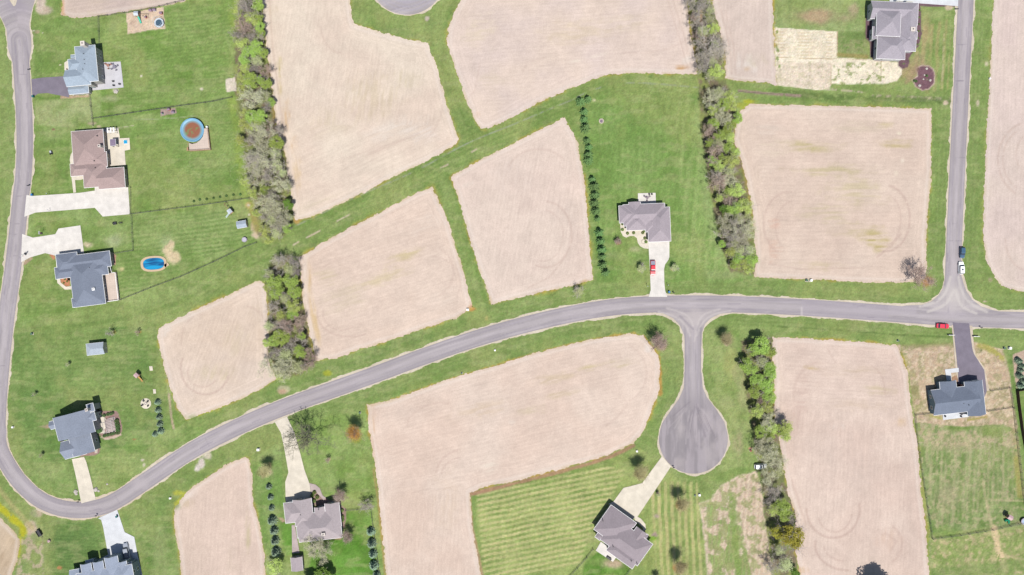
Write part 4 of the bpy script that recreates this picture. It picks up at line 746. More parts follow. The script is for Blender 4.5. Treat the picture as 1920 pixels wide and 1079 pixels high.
def house(name, label, cat, roofh, wallh, wings, group=None, garage=None, door=None, chim=None, vents=(), small=False, walls_open=False):
    """wings: cx, cy, w, d (photo pixels at eave height), angle, eave z, ridge axis, end A, end B[, pitch]"""
    WG = []
    for i, wv in enumerate(wings):
        cx, cy, w, d, ang, z, ax, eA, eB = wv[:9]; pit = wv[9] if len(wv) > 9 else .42
        z = z + i*.006; s = K*(HC-z)/HC; c = G(cx, cy, z); th = math.radians(ang); a, b = w*s/2, d*s/2
        if ax == 'y': th += math.pi/2; a, b = b, a
        WG.append((c, a, b, th, z, eA, eB, pit))
    c0 = WG[0][0]; base = Vector((c0.x, c0.y, 0)); root = empty(name, base, 0, label, cat, group)
    rf = MB(); wl = MB(); gt = MB(); OH = .16 if small else .42
    for (c, a, b, th, z, eA, eB, pit) in WG:
        cs, sn = math.cos(th), math.sin(th)
        def T(u, v, zz): return (c.x-base.x+u*cs-v*sn, c.y-base.y+u*sn+v*cs, zz)
        r = b*pit; ia = min(b, a) if eA == 'h' else 0; ib = min(b, a) if eB == 'h' else 0
        if a-ia < -(a-ib): ia = ib = a
        ztop = z + (r if not (eA == 'h' and eB == 'h' and a < b) else a*pit); r = ztop-z
        V = [(-a, -b, z), (a, -b, z), (a, b, z), (-a, b, z), (-(a-ia), 0, ztop), (a-ib, 0, ztop)]
        top = [T(*p) for p in V]; bot = [T(p[0], p[1], p[2]-.14) for p in V]
        fs = [(0, 1, 5, 4), (2, 3, 4, 5)]
        if eA == 'h': fs.append((3, 0, 4))
        if eB == 'h': fs.append((1, 2, 5))
        rf.add(top+bot, fs+[tuple(6+i for i in f[::-1]) for f in fs], 0)
        loop = [0, 1] + ([5] if eB == 'g' else []) + [2, 3] + ([4] if eA == 'g' else [])
        rf.add(top+bot, [(loop[i], 6+loop[i], 6+loop[(i+1) % len(loop)], loop[(i+1) % len(loop)]) for i in range(len(loop))], 1)
        # gutters
        gw = .10 if not small else .06
        for sgn in (-1, 1): q = T(0, sgn*(b+gw/2), z-.09); gt.box(q, (2*a, gw, .12), th)
        if eA == 'h': gt.box(T(-a-gw/2, 0, z-.09), (gw, 2*b+2*gw, .12), th)
        if eB == 'h': gt.box(T(a+gw/2, 0, z-.09), (gw, 2*b+2*gw, .12), th)
        # walls
        wa, wb = a-OH, b-OH; hw = z+OH*pit-.17
        if not walls_open:
            wl.box(T(0, 0, hw/2), (2*wa, 2*wb, hw), th)
            for e, sg in ((eA, -1), (eB, 1)):
                if e == 'g':
                    zt = ztop-.18; x0, x1 = sg*wa, sg*(wa-.2)
                    vs = [T(x0, -wb, hw), T(x0, wb, hw), T(x0, 0, zt), T(x1, -wb, hw), T(x1, wb, hw), T(x1, 0, zt)]
                    wl.add(vs, [(0, 1, 2), (5, 4, 3), (0, 2, 5, 3), (1, 4, 5, 2)])
        else:
            for u in (-wa, wa):
                for v in (-wb, wb): wl.box(T(u, v, (z-.1)/2), (.22, .22, z-.1), th)
    rm = roof_mat('roof_'+roofh, roofh); ro = rf.build('roof', [rm, M_TR], root)
    if vents:
        for (px, py) in vents:
            p = G(px, py, WG[0][4]+1.6); q = (p.x-base.x, p.y-base.y); v = MB(); v.box((q[0], q[1], WG[0][4]+1.2), (.22, .22, 1.3)); v.build('vent', M_MET, ro)
    if chim:
        for (px, py, sx, sy, hh, ht) in chim:
            p = G(px, py, hh); v = MB(); h0 = 0 if ht == 0 else ht
            v.box((p.x-base.x, p.y-base.y, (h0+hh)/2), (sx, sy, hh-h0), WG[0][3]); v.box((p.x-base.x, p.y-base.y, hh+.05), (sx+.16, sy+.16, .12), WG[0][3]); v.box((p.x-base.x, p.y-base.y, hh+.25), (.35, .35, .3), WG[0][3], 1); v.build('chimney', [M_BR if ht >= 0 else M_TR, M_MET], ro)
    wm = simple_mat('wall_'+wallh, hexc(wallh), .8, .05, 2)
    wo = wl.build('post' if walls_open else 'wall', wm, root); go_ = gt.build('gutter', M_TR, root)
    if walls_open: return root
    # windows, garage doors, front door
    rr = random.Random(len(wings)*7+int(abs(base.x)))
    for i, (c, a, b, th, z, eA, eB, pit) in enumerate(WG):
        wa, wb = a-OH, b-OH
        for (nu, nv, ln, off) in ((0, -1, wa, wb), (0, 1, wa, wb), (-1, 0, wb, wa), (1, 0, wb, wa)):
            if small and nu == 0: continue
            n = max(1, int(2*ln/4.2))
            for kx in range(n):
                t = (-ln+(kx+.5)*2*ln/n)+rr.uniform(-.3, .3)
                if ln < 1.2: continue
                u, v = (t, nv*off) if nu == 0 else (nu*off, t)
                wx = c.x+u*math.cos(th)-v*math.sin(th); wy = c.y+u*math.sin(th)+v*math.cos(th)
                if any(in_rect((wx, wy), (W_[0], W_[1]-OH, W_[2]-OH, W_[3]), .3) for j, W_ in enumerate(WG) if j != i): continue
                fa = th + (0 if nu == 0 else math.pi/2)
                for zz in ([1.6, 4.3] if z > 4.9 else [min(1.6, z*.55)]):
                    f = bpy.data.objects.new('window', WF[0]); link(f, root); ox, oy = u+nu*.03, v+nv*.03
                    f.location = (c.x-base.x+ox*math.cos(th)-oy*math.sin(th), c.y-base.y+ox*math.sin(th)+oy*math.cos(th), zz); f.rotation_euler.z = fa
                    if small: f.scale = (.6, 1, .6)
                    p = bpy.data.objects.new('pane', WF[1]); link(p, f)
    for lst, nm, sx, sz, mt in ((garage or [], 'garage_door', 2.7, 2.2, M_GD), (door or [], 'door', 1.0, 2.1, M_DOOR)):
        for (px, py, an) in lst:
            p = G(px, py); v = MB(); v.box((0, 0, sz/2), (sx, .12, sz)); 
            for q in range(3 if sx > 2 else 0): v.box((0, .01, .55+q*.55), (sx, .14, .04))
            o = v.build(nm, mt, root, (p.x-base.x, p.y-base.y, .12), math.radians(an))
            if sx < 2: hb = MB(); hb.box((.38, .09, 1), (.08, .08, .08)); hb.build('handle', M_TR, o)
    return root
h_, g_ = 'h', 'g'
house('house', 'two-storey pale blue-grey roofed house beside the grey concrete patio and dark short driveway', 'house', '#a9b7c6', '#c9c5c0', [
 (161.9,120,38.5,67.5,5.5,5.7,'y',h_,h_), (146,145.4,46,31,5.5,5.5,'x',g_,h_,.5), (141.5,121.5,27,22,5.5,5.4,'x',h_,g_,.5), (137.5,106.5,10,7,5.5,3.2,'x',g_,g_,.3), (147.2,167.8,37,16.5,5.5,3.0,'x',g_,h_,.4)],
 garage=[(129.5,150,84)], door=[(131,134,84)], chim=[(154.5,81.5,1.6,1.5,8.4,0)], vents=[(157,101),(158,112),(159,120),(155,130)])
house('house', 'single-storey house with a mauve-brown hipped roof above the wide white driveway', 'house', '#b59f9c', '#cdbfae', [
 (165.5,278.8,59.5,68,4.3,3.1,'y',h_,h_,.45), (153.5,318,43,23,4.3,3.05,'x',h_,h_,.45), (209,334.5,49,38,4.3,3.05,'x',g_,h_,.45), (178,327,44,48,4.3,3.0,'y',h_,h_,.45), (185,299.5,31,28,4.3,3.0,'x',g_,h_,.45)],
 garage=[(195,352,4.3),(212,351,4.3)], door=[(150,330,4)], chim=[(185.8,273.8,.9,.9,5.4,3)], vents=[(175.8,302),(178,315),(181,255)])
house('house', 'large house with a slate-grey hipped roof and a wooden deck on its right side', 'house', '#868e9f', '#b7b3ac', [
 (156.8,491.4,101,28.6,7.4,3.1,'x',h_,h_,.45), (162.9,529,59.5,89,7.4,3.1,'y',h_,h_,.45), (126,492.3,40,34,7.4,3.0,'x',h_,h_,.45), (128,510,50,21.5,7.4,3.0,'x',h_,g_,.45), (182,505,40,24,7.4,3.0,'x',g_,h_,.45), (146,567,22,17,7.4,2.95,'x',h_,g_,.45)],
 garage=[(119,477,7),(135,475,7)], door=[(133,524,97)], chim=[(175,542.5,.9,.9,4.9,-3)], vents=[(168,502)])
house('house', 'two-storey house with weathered grey gables and dormers inside the road bend', 'house', '#98a0b1', '#b9b9bb', [
 (138.8,797.2,71,45,14.6,5.2,'y',g_,g_,.55), (153.3,833.9,42,37,14.6,4.8,'y',g_,g_,.55), (138,840.5,42,33,14.6,4.0,'x',g_,h_,.6), (106,795.5,26,15,14.6,4.2,'x',g_,g_,.6), (169.5,765,13,15,14.6,5.0,'x',h_,h_,.5), (116.5,806,12,9,14.6,5.2,'x',g_,g_,.5), (119.5,817,12,9,14.6,5.2,'x',g_,g_,.5), (168,783,22,16,14.6,5.0,'x',g_,h_,.5)],
 garage=[(137,857,14),(150,854,14)], door=[(120,826,100)], chim=[(162,769,1.0,.9,7.5,4)])
house('house', 'two-storey blue-grey many-gabled house at the lower left beside the grey pickup truck', 'house', '#a9b3c6', '#9fb0ba', [
 (200,1098,106,62,10,5.8,'x',h_,h_,.4), (163,1072,20,30,10,5.6,'y',g_,g_,.6), (186,1069,19,32,10,5.6,'y',g_,g_,.6), (211,1064,25,40,10,5.6,'y',g_,g_,.6), (231,1068,17,30,10,5.4,'y',g_,g_,.6), (245,1077,11,46,10,4.4,'y',g_,g_,.4), (143,1077,24,18,10,3.2,'x',g_,h_,.4), (168,1056,14,12,10,3.1,'x',h_,h_,.4)],
 garage=[(206,1049,10),(222,1046,10)])
house('house', 'tan-grey roofed house between two rows of round evergreens at the end of the cream driveway', 'house', '#b9aeb1', '#b8b2ae', [
 (598.5,987,81,52,6.5,3.3,'x',h_,h_,.45), (568.9,961,35,50,6.5,3.3,'y',h_,g_,.5), (549.5,961,32,38,6.5,3.2,'x',h_,g_,.45), (624.4,966,27,46,6.5,3.3,'y',g_,g_,.5), (600.5,966,19,30,6.5,3.3,'y',g_,g_,.5), (571,990,30,36,6.5,3.1,'y',h_,g_,.45)],
 garage=[(548,940,6),(569,935,6)], door=[(601,950,6)], chim=[(606,1002.5,1.3,1.0,5.6,3)], vents=[(597,956),(581,997),(563,966)])
house('house', 'brown-grey roofed house set at an angle below the round cul-de-sac', 'house', '#a79ca2', '#c4bcb2', [
 (1174.9,1016.6,85,50,-35.5,3.3,'x',h_,h_,.45), (1152.8,986.6,57,56,-35.5,3.3,'y',h_,h_,.45), (1195,1006.5,23,30,-35.5,3.2,'y',g_,g_,.5), (1124.5,1005,12,14,-35.5,2.9,'x',h_,g_,.4), (1184.5,981,15,10,-35.5,3.2,'x',g_,h_,.5), (1168,1040,60,24,-35.5,3.2,'x',h_,h_,.45), (1206.5,1004,16,11,-35.5,3.0,'x',g_,g_,.4)],
 garage=[(1157,957,-35),(1171,967,-35)], door=[(1193,989,-35)], vents=[(1131,978),(1150,1026),(1195,1058),(1184,1053)])
house('house', 'taupe hip-roofed house at the top of the white driveway with the red pickup', 'house', '#b2a7ae', '#d6cbc0', [
 (1208,402.8,78,40,2.3,3.1,'x',h_,h_,.45), (1182.8,401.7,44,32,2.3,3.1,'x',h_,g_,.45), (1192.8,415.5,37,33,2.3,3.05,'y',h_,h_,.5), (1235.8,421.3,42,64,2.3,3.1,'y',h_,h_,.5), (1190.3,390,22,22,2.3,3.1,'y',g_,g_,.5), (1222,420,24,30,2.3,3.0,'y',h_,h_,.45)],
 garage=[(1225,451,2),(1243,450,2)], door=[(1209,431,2)])
house('house', 'dark slate-blue gabled house on bare straw-coloured ground at the end of the asphalt driveway', 'house', '#7e8799', '#8fa9b7', [
 (1790,751,85,47.5,6.5,3.0,'x',g_,g_,.45), (1828.3,746.7,34,65,6.5,3.0,'y',g_,g_,.5), (1778.9,733,31,37,6.5,3.0,'y',g_,g_,.5)],
 garage=[(1812,715,6),(1826,713,6)], door=[(1797,721,6)], vents=[(1817,760),(1807,757)])
house('house', 'grey-roofed white house surrounded by dark brown mulch at the top right', 'house', '#b1aab3', '#e2e2e4', [
 (1677,20.5,89,33,-2.5,3.6,'x',g_,h_,.5), (1666,43,45,50,-2.5,4.5,'y',h_,h_,.62), (1671,89.5,53,43,-2.5,3.6,'x',h_,h_,.5), (1703,49,32,78,-2.5,3.6,'y',h_,h_,.5), (1699.5,79,36,34,-2.5,3.5,'x',h_,h_,.5), (1641,62,10,24,-2.5,3.4,'y',g_,g_,.4), (1712,30,18,34,-2.5,3.5,'y',h_,h_,.4), (1708,66,24,14,-2.5,3.7,'x',g_,h_,.5)],
 garage=[(1682,6,-2),(1700,7,-2)], chim=[(1712,55,1.6,1.4,5.4,3)])
house('shed', 'pale grey-roofed cream shed standing alone on the open lawn at the left', 'shed', '#b6c0cc', '#e0d8c6', [(178.5,654.5,33,22,6,2.6,'x',h_,g_,.35)], small=True)
house('shed', 'small blue-grey-roofed garden shed by the foot of the left tree belt', 'shed', '#b4c0cf', '#ddd5c8', [(452.8,421,18.5,13,10,2.3,'x',g_,g_,.4)], small=True)
house('shed', 'taupe-roofed shed below the tan-grey house, at the lower edge of the photo', 'shed', '#b9adb2', '#a59a98', [(556.5,1058,21.5,26,5,2.5,'y',g_,g_,.4)], small=True)
house('gazebo', 'square brown-roofed gazebo on the patio of the mauve-brown house', 'gazebo', '#93849a', '#b8a898', [(211.5,267.5,10.5,12.5,3,2.7,'x',h_,h_,.12)], small=True, walls_open=True)
# ---------------------------------------------------------------- TREES
def leaf_mat(name, h, var=.32, trans=.4, gain=1.75):
    col = np.clip(hexc(h)*gain, 0, .75); m = bpy.data.materials.new(name); m.use_nodes = True; n = m.node_tree.nodes; l = m.node_tree.links; b = n['Principled BSDF']
    b.inputs['Roughness'].default_value = .75; b.inputs['Specular IOR Level'].default_value = .15
    at = n.new('ShaderNodeAttribute'); at.attribute_name = 'lv'; oi = n.new('ShaderNodeObjectInfo')
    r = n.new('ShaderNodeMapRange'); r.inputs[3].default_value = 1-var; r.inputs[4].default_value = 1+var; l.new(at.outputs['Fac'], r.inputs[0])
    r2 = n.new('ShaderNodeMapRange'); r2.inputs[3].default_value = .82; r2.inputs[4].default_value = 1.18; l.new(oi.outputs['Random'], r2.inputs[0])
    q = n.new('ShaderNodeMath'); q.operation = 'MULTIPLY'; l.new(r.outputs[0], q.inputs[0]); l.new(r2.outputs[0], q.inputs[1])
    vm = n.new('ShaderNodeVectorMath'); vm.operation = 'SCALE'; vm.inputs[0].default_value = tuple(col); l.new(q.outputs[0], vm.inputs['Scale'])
    hs = n.new('ShaderNodeHueSaturation'); r3 = n.new('ShaderNodeMapRange'); r3.inputs[3].default_value = .485; r3.inputs[4].default_value = .515; l.new(oi.outputs['Random'], r3.inputs[0]); l.new(r3.outputs[0], hs.inputs['Hue'])
    l.new(vm.outputs[0], hs.inputs['Color']); l.new(hs.outputs[0], b.inputs['Base Color'])
    if trans:
        t = n.new('ShaderNodeBsdfTranslucent'); l.new(hs.outputs[0], t.inputs['Color']); mx = n.new('ShaderNodeMixShader'); mx.inputs[0].default_value = trans
        l.new(b.outputs[0], mx.inputs[1]); l.new(t.outputs[0], mx.inputs[2]); l.new(mx.outputs[0], n['Material Output'].inputs['Surface'])
    return m
M_BARK = simple_mat('bark', hexc('#a59a92')*1.3, .9, .2, 4); M_TWIG = simple_mat('twigs', hexc('#cfc3bf')*1.3, .9, .2, 4); M_TWB = simple_mat('twigs_brown', hexc('#c4a69c')*1.3, .9, .2, 4); M_TWD = simple_mat('twigs_dark', hexc('#b0a2aa')*1.2, .9, .2, 4)
def fast_mesh(name, co, quads, mat, lv=None):
    me = bpy.data.meshes.new(name); n = len(co); m = len(quads)
    me.vertices.add(n); me.vertices.foreach_set('co', np.asarray(co, np.float32).ravel())
    q = np.asarray(quads, np.int32); me.loops.add(4*m); me.loops.foreach_set('vertex_index', q.ravel())
    me.polygons.add(m); me.polygons.foreach_set('loop_start', np.arange(0, 4*m, 4, dtype=np.int32)); me.update(calc_edges=True)
    if lv is not None:
        a = me.attributes.new('lv', 'FLOAT', 'POINT'); a.data.foreach_set('value', np.asarray(lv, np.float32))
    me.materials.append(mat); return me
def leaves(P, size, seed, lvc=None, flat=1.1):
    """one small leaf-cluster quad at every point of P"""
    r = np.random.RandomState(seed); n = len(P)
    nrm = r.normal(size=(n, 3)); nrm[:, 2] = np.abs(nrm[:, 2])+flat; nrm /= np.linalg.norm(nrm, axis=1)[:, None]
    t = np.cross(nrm, r.normal(size=(n, 3))); t /= np.linalg.norm(t, axis=1)[:, None]+1e-9; bt = np.cross(nrm, t)
    s = size*r.uniform(.6, 1.4, (n, 1)); e = s*r.uniform(.5, 1, (n, 1))
    co = np.stack([P-t*s-bt*e*.4, P+t*s*.2-bt*e, P+t*s+bt*e*.4, P-t*s*.2+bt*e], 1).reshape(-1, 3)
    lv = r.rand(n)*.6+(.4*(lvc if lvc is not None else r.rand(n)))
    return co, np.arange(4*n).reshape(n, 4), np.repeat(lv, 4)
def branches(seed, H, R, levels=4, up=.55, r0=.2, nb=5, sub=3, tmin=.018, vase=False):
    r = random.Random(seed); segs = []; tips = []
    def grow(p, d, L, rad, lev):
        k = 3; q = p
        for i in range(k):
            nd = (d+Vector((r.gauss(0, .16), r.gauss(0, .16), r.gauss(.03, .10)))).normalized(); e = q+nd*L/k
            segs.append((q, e, rad*(1-.25*i/k), rad*(1-.25*(i+1)/k), lev)); 
            if lev < levels and i > 0 or (lev < levels and lev > 0):
                for _ in range(sub if i == k-1 else max(1, sub-1)):
                    a = r.uniform(0, 6.283); ax = Vector((math.cos(a), math.sin(a), r.uniform(-.1, .5)))
                    cd = (nd*.75+ax*.72).normalized(); grow(e, cd, L*r.uniform(.5, .72), max(tmin, rad*.5), lev+1)
            q = e; d = nd
        tips.append(q)
    th = H*(.16 if vase else .25); top = Vector((r.gauss(0, .15), r.gauss(0, .15), th)); segs.append((Vector((0, 0, -.1)), top, r0, r0*.85, 0))
    for i in range(nb):
        a = 6.283*i/nb+r.uniform(-.4, .4); el = r.uniform(.35, 1.0)
        d = Vector((math.cos(a)*math.cos(el), math.sin(a)*math.cos(el), math.sin(el)+up*.3)).normalized()
        grow(top, d, R*r.uniform(.62, .95)/max(.5, math.cos(el)*1.2), r0*.55, 1)
    grow(top, Vector((0, 0, 1)), H*.45, r0*.6, 1)
    return segs, tips
def seg_mesh(segs, name, mat, n=3):
    co = []; q = []
    for a, b, r1, r2, lev in segs:
        d = b-a
        if d.length < 1e-4: continue
        z = d.normalized(); x = z.orthogonal().normalized(); y = z.cross(x); k = len(co)
        for p, rr in ((a, r1), (b, r2)):
            for i in range(n):
                t = 2*math.pi*i/n; co.append(p+x*(rr*math.cos(t))+y*(rr*math.sin(t)))
        for i in range(n): q.append((k+i, k+(i+1) % n, k+n+(i+1) % n, k+n+i))
    return fast_mesh(name, [tuple(c) for c in co], q, mat)
def clump_pts(seed, H, R, nc, npc, cr=.38, z0=.3, fill=.55):
    r = np.random.RandomState(seed); P = []; lv = []
    for i in range(nc):
        a = r.uniform(0, 6.283); rr = R*(1-cr*.85)*math.sqrt(r.rand()); zz = H*(z0+(1-z0-cr*.45)*(1-(rr/R)**2*.55)*r.uniform(.72, 1))
        c = np.array([rr*math.cos(a), rr*math.sin(a), zz]); cs = R*cr*r.uniform(.65, 1.25)
        d = r.normal(size=(npc, 3)); d /= np.linalg.norm(d, axis=1)[:, None]; d[:, 2] *= .72
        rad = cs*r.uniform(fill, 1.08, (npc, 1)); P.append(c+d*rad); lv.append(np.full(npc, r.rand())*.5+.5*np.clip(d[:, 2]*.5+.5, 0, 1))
    P = np.concatenate(P); return P, np.concatenate(lv)
LM = {'green': leaf_mat('leaf_green', '#a2b862', gain=1.95), 'deep': leaf_mat('leaf_deep_green', '#7b9a48'), 'lime': leaf_mat('leaf_yellow_green', '#b8c575', gain=1.95), 'pale': leaf_mat('leaf_pale', '#bcc295', gain=2.0), 'yellow': leaf_mat('leaf_yellow', '#b4b24c'),
      'bud': leaf_mat('buds_mauve', '#c6bfb0', .25), 'olive': leaf_mat('buds_olive', '#c4c4a2', .25, gain=2.0), 'red': leaf_mat('leaf_reddish', '#c4b2a6', .3), 'orange': leaf_mat('leaf_orange', '#bab28a', .22, .4, 2.2), 'needle': leaf_mat('needles', '#64824f', .4, .1), 'needle2': leaf_mat('needles_pale', '#8ea48b', .45, .05, 1.5), 'bush': leaf_mat('bush_green', '#7d9150', .4, .1)}
# prototypes: crown radius 4 m, height 8.4 m (unit size, scaled per tree)
PR = {}
def proto(kind, var, leafm, twigm, H=8.6, R=4.0, nleaf=(22, 120), lsize=.19, levels=3, bare=False, budn=0, nb=5, sub=3, cr=.34, fill=.5, vase=False, tw=.02):
    seed = hash((kind, var)) % 1000 if False else (sum(map(ord, kind))*7+var*31) % 997
    segs, tips = branches(seed, H, R, levels, nb=nb, sub=sub, vase=vase, tmin=tw)
    parts = [('trunk', seg_mesh(segs, 'trunk', twigm, 3))]
    if not bare:
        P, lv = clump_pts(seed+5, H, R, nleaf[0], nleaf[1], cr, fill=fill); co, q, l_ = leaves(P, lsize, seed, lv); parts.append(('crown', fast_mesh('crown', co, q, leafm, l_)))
    elif budn:
        ends = [s for s in segs if s[4] >= levels-1]; r = np.random.RandomState(seed); pk = [ends[i] for i in r.randint(0, len(ends), budn)]
        P = np.array([tuple(s[0].lerp(s[1], r.rand())) for s in pk])+r.normal(0, .3, (budn, 3)); co, q, l_ = leaves(P, lsize, seed); parts.append(('crown', fast_mesh('crown', co, q, leafm, l_)))
    PR.setdefault(kind, []).append(parts)
for v in range(3):
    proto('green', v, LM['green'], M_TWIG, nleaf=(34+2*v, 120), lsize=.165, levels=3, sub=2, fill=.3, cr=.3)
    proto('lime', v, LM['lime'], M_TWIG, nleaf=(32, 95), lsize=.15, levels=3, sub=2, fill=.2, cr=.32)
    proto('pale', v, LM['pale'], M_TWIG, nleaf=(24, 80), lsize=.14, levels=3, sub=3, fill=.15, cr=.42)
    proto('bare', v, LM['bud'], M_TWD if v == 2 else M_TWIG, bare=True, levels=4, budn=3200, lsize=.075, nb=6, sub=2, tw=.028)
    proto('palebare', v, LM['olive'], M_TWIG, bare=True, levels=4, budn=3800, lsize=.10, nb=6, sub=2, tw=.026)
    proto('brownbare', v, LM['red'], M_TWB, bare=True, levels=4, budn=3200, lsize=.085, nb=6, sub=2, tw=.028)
proto('amber', 0, leaf_mat('leaf_amber', '#dbb665', .25, .5, 2.1), M_TWB, nleaf=(48, 150), lsize=.075, levels=3, fill=.05, cr=.5)
proto('wide', 0, leaf_mat('buds_dark', '#98977c', .25), simple_mat('twigs_olive', hexc('#8f8c7c'), .9, .2, 4), bare=True, levels=4, budn=3000, lsize=.055, nb=6, sub=2, tw=.03)
proto('deep', 0, LM['deep'], M_TWIG, nleaf=(30, 140), lsize=.2, levels=2); proto('deep', 1, LM['deep'], M_TWIG, nleaf=(26, 140), lsize=.2, levels=2)
proto('yellow', 0, LM['yellow'], M_TWIG, nleaf=(34, 90), lsize=.16, levels=3, cr=.28, fill=.3, vase=True)
proto('red', 0, LM['red'], M_TWB, nleaf=(26, 200), lsize=.085, levels=3, fill=.1, cr=.45); proto('orange', 0, LM['orange'], simple_mat('twigs_tan', hexc('#b9a67e')*1.2, .9, .2, 4), nleaf=(60, 150), lsize=.075, levels=3, fill=.05, cr=.5)
# conifers: whorls of drooping boughs
def conifer(kind, var, mat, H=6.0, R=2.2, whorls=13, per=11, nn=16, spiky=1.0):
    r = np.random.RandomState(var*13+len(kind)); co = []; q = []; lv = []; P = []; L = []
    for w in range(whorls):
        f = w/(whorls-1); z = H*(.08+.88*f); rad = R*(1-f)**.85+.12; n = max(4, int(per*(1-f*.5)))
        for i in range(n):
            a = 6.283*(i+r.rand()*.7)/n+w; rl = rad*r.uniform(1-.35*spiky, 1.08)
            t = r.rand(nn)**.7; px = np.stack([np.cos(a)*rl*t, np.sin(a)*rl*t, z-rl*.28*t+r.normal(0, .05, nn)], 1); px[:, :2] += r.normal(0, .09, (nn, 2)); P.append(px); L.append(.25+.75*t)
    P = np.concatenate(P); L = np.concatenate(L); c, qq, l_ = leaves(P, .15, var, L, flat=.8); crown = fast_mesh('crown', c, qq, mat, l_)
    t = MB(); t.tube((0, 0, -.1), (0, 0, H*.9), .13, .03, 6); tm = t.mesh('trunk', M_BARK); PR.setdefault(kind, []).append([('trunk', tm), ('crown', crown)])
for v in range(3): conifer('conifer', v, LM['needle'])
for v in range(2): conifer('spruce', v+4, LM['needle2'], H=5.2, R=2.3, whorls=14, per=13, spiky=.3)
def ball(kind, var, mat, R=1.0, H=1.5, n=700, ls=.1):
    r = np.random.RandomState(var+50); d = r.normal(size=(n, 3)); d /= np.linalg.norm(d, axis=1)[:, None]; d[:, 2] = np.abs(d[:, 2])*1.0; rad = r.uniform(.72, 1.03, (n, 1))
    P = d*rad*np.array([R, R, H]); P[:, 2] += .08; c, q, l_ = leaves(P, ls, var, flat=.2); t = MB(); t.tube((0, 0, -.05), (0, 0, H*.6), .06, .03, 5)
    core = MB(); core.lathe((0, 0, .02), [(R*.5, 0), (R*.7, H*.3), (R*.55, H*.6), (.1, H*.8)], 10); 
    PR.setdefault(kind, []).append([('trunk', t.mesh('trunk', M_BARK)), ('crown', fast_mesh('crown', c, q, mat, l_))])
ball('shrub', 0, LM['bush']); ball('shrub', 1, LM['bush']); ball('shrubdark', 0, LM['needle'], 1.0, 1.7)
PROT = {}
def plant(name, kind, loc, sc, label, cat, group, var=None, rz=None):
    lst = PR[kind]; v = rnd.randrange(len(lst)) if var is None else var % len(lst)
    key = (kind, v); rz = rnd.uniform(0, 6.28) if rz is None else rz
    o = bpy.data.objects.new(name, None); link(o); o.location = loc; o.rotation_euler.z = rz; o.scale = sc if isinstance(sc, tuple) else (sc, sc, sc); o.empty_display_size = .3
    for nm, me in lst[v]: link(bpy.data.objects.new(nm, me), o)
    tag(o, label, cat, group); return o
LOOK = {'green': 'bright green leafy tree', 'deep': 'deep green leafy tree', 'lime': 'yellow-green leafy tree', 'pale': 'pale half-leafed tree', 'bare': 'bare grey-mauve tree', 'palebare': 'budding olive-grey tree', 'brownbare': 'bare reddish-brown tree', 'yellow': 'spreading yellow leafy tree'}
ORD = ['first','second','third','fourth','fifth','sixth','seventh','eighth','ninth','tenth','eleventh','twelfth','thirteenth','fourteenth','fifteenth','sixteenth','seventeenth','eighteenth','nineteenth','twentieth']
def ordn(i): return ORD[i-1] if i <= 20 else (['twenty','thirty','forty'][i//10-2]+('-'+ORD[i % 10-1] if i % 10 else 'th'))
def tree_belt(trees, where, group):
    trees = sorted(trees, key=lambda t: (t[1], t[0])); cnt = {}
    tot = {}
    for t in trees: tot[t[3]] = tot.get(t[3], 0)+1
    for (x, y, r, k) in trees:
        cnt[k] = cnt.get(k, 0)+1; rm = r*K*.97; s = rm/4.0*1.06; Ht = 8.6*s*(.72+.28/max(.4, s)); p = G(x, y, Ht*.62); q = (p.x, p.y, 0)
        pos = ('' if tot[k] == 1 else ordn(cnt[k])+' ')
        plant('tree', k, q, (s, s, s*(.72+.28/max(.4, s))), pos+LOOK[k]+('' if tot[k] == 1 else ' from the top')+' '+where, 'tree', group)
A_ = [(463,14,18,'bare'),(484,10,13,'green'),(447,22,11,'lime'),(449,45,11,'lime'),(471,38,15,'lime'),(483,32,12,'green'),(487,50,11,'green'),(460,52,16,'brownbare'),(449,68,12,'bare'),(475,70,14,'bare'),(489,63,10,'green'),(456,84,14,'lime'),(482,88,14,'green'),(469,98,14,'green'),(494,100,10,'green'),(460,112,13,'green'),(482,115,13,'pale'),(462,128,12,'lime'),(478,130,9,'bare'),(500,136,10,'brownbare'),(455,145,11,'lime'),(469,153,17,'green'),(499,157,12,'green'),(487,150,10,'green'),(455,168,12,'lime'),(473,188,19,'palebare'),(500,180,12,'pale'),(508,192,9,'green'),(502,204,9,'bare'),(461,212,12,'lime'),(472,220,15,'green'),(490,218,13,'green'),(459,234,14,'lime'),(480,236,13,'lime'),
      (470,246,10,'pale'),(495,252,17,'palebare'),(511,240,11,'brownbare'),(526,247,10,'bare'),(518,268,15,'green'),(473,266,12,'bare'),(450,262,10,'lime'),(488,283,16,'palebare'),(476,303,20,'bare'),(498,308,20,'palebare'),(517,288,13,'pale'),(520,308,15,'pale'),(480,328,17,'palebare'),(506,333,14,'bare'),(462,340,12,'lime'),(531,325,11,'pale'),(526,350,14,'palebare'),(497,358,10,'green'),(512,368,13,'bare'),(474,360,11,'lime'),(540,350,10,'pale'),(500,385,18,'palebare'),(520,390,15,'palebare'),(541,384,11,'deep'),(541,406,10,'pale'),(497,408,9,'bare'),(510,414,15,'pale'),(528,420,14,'palebare'),(498,432,13,'lime'),(518,438,14,'pale'),(538,428,10,'green'),(481,400,9,'lime'),(505,450,10,'lime')]
tree_belt(A_, 'in the long left tree belt', 'trees of the long left tree belt')
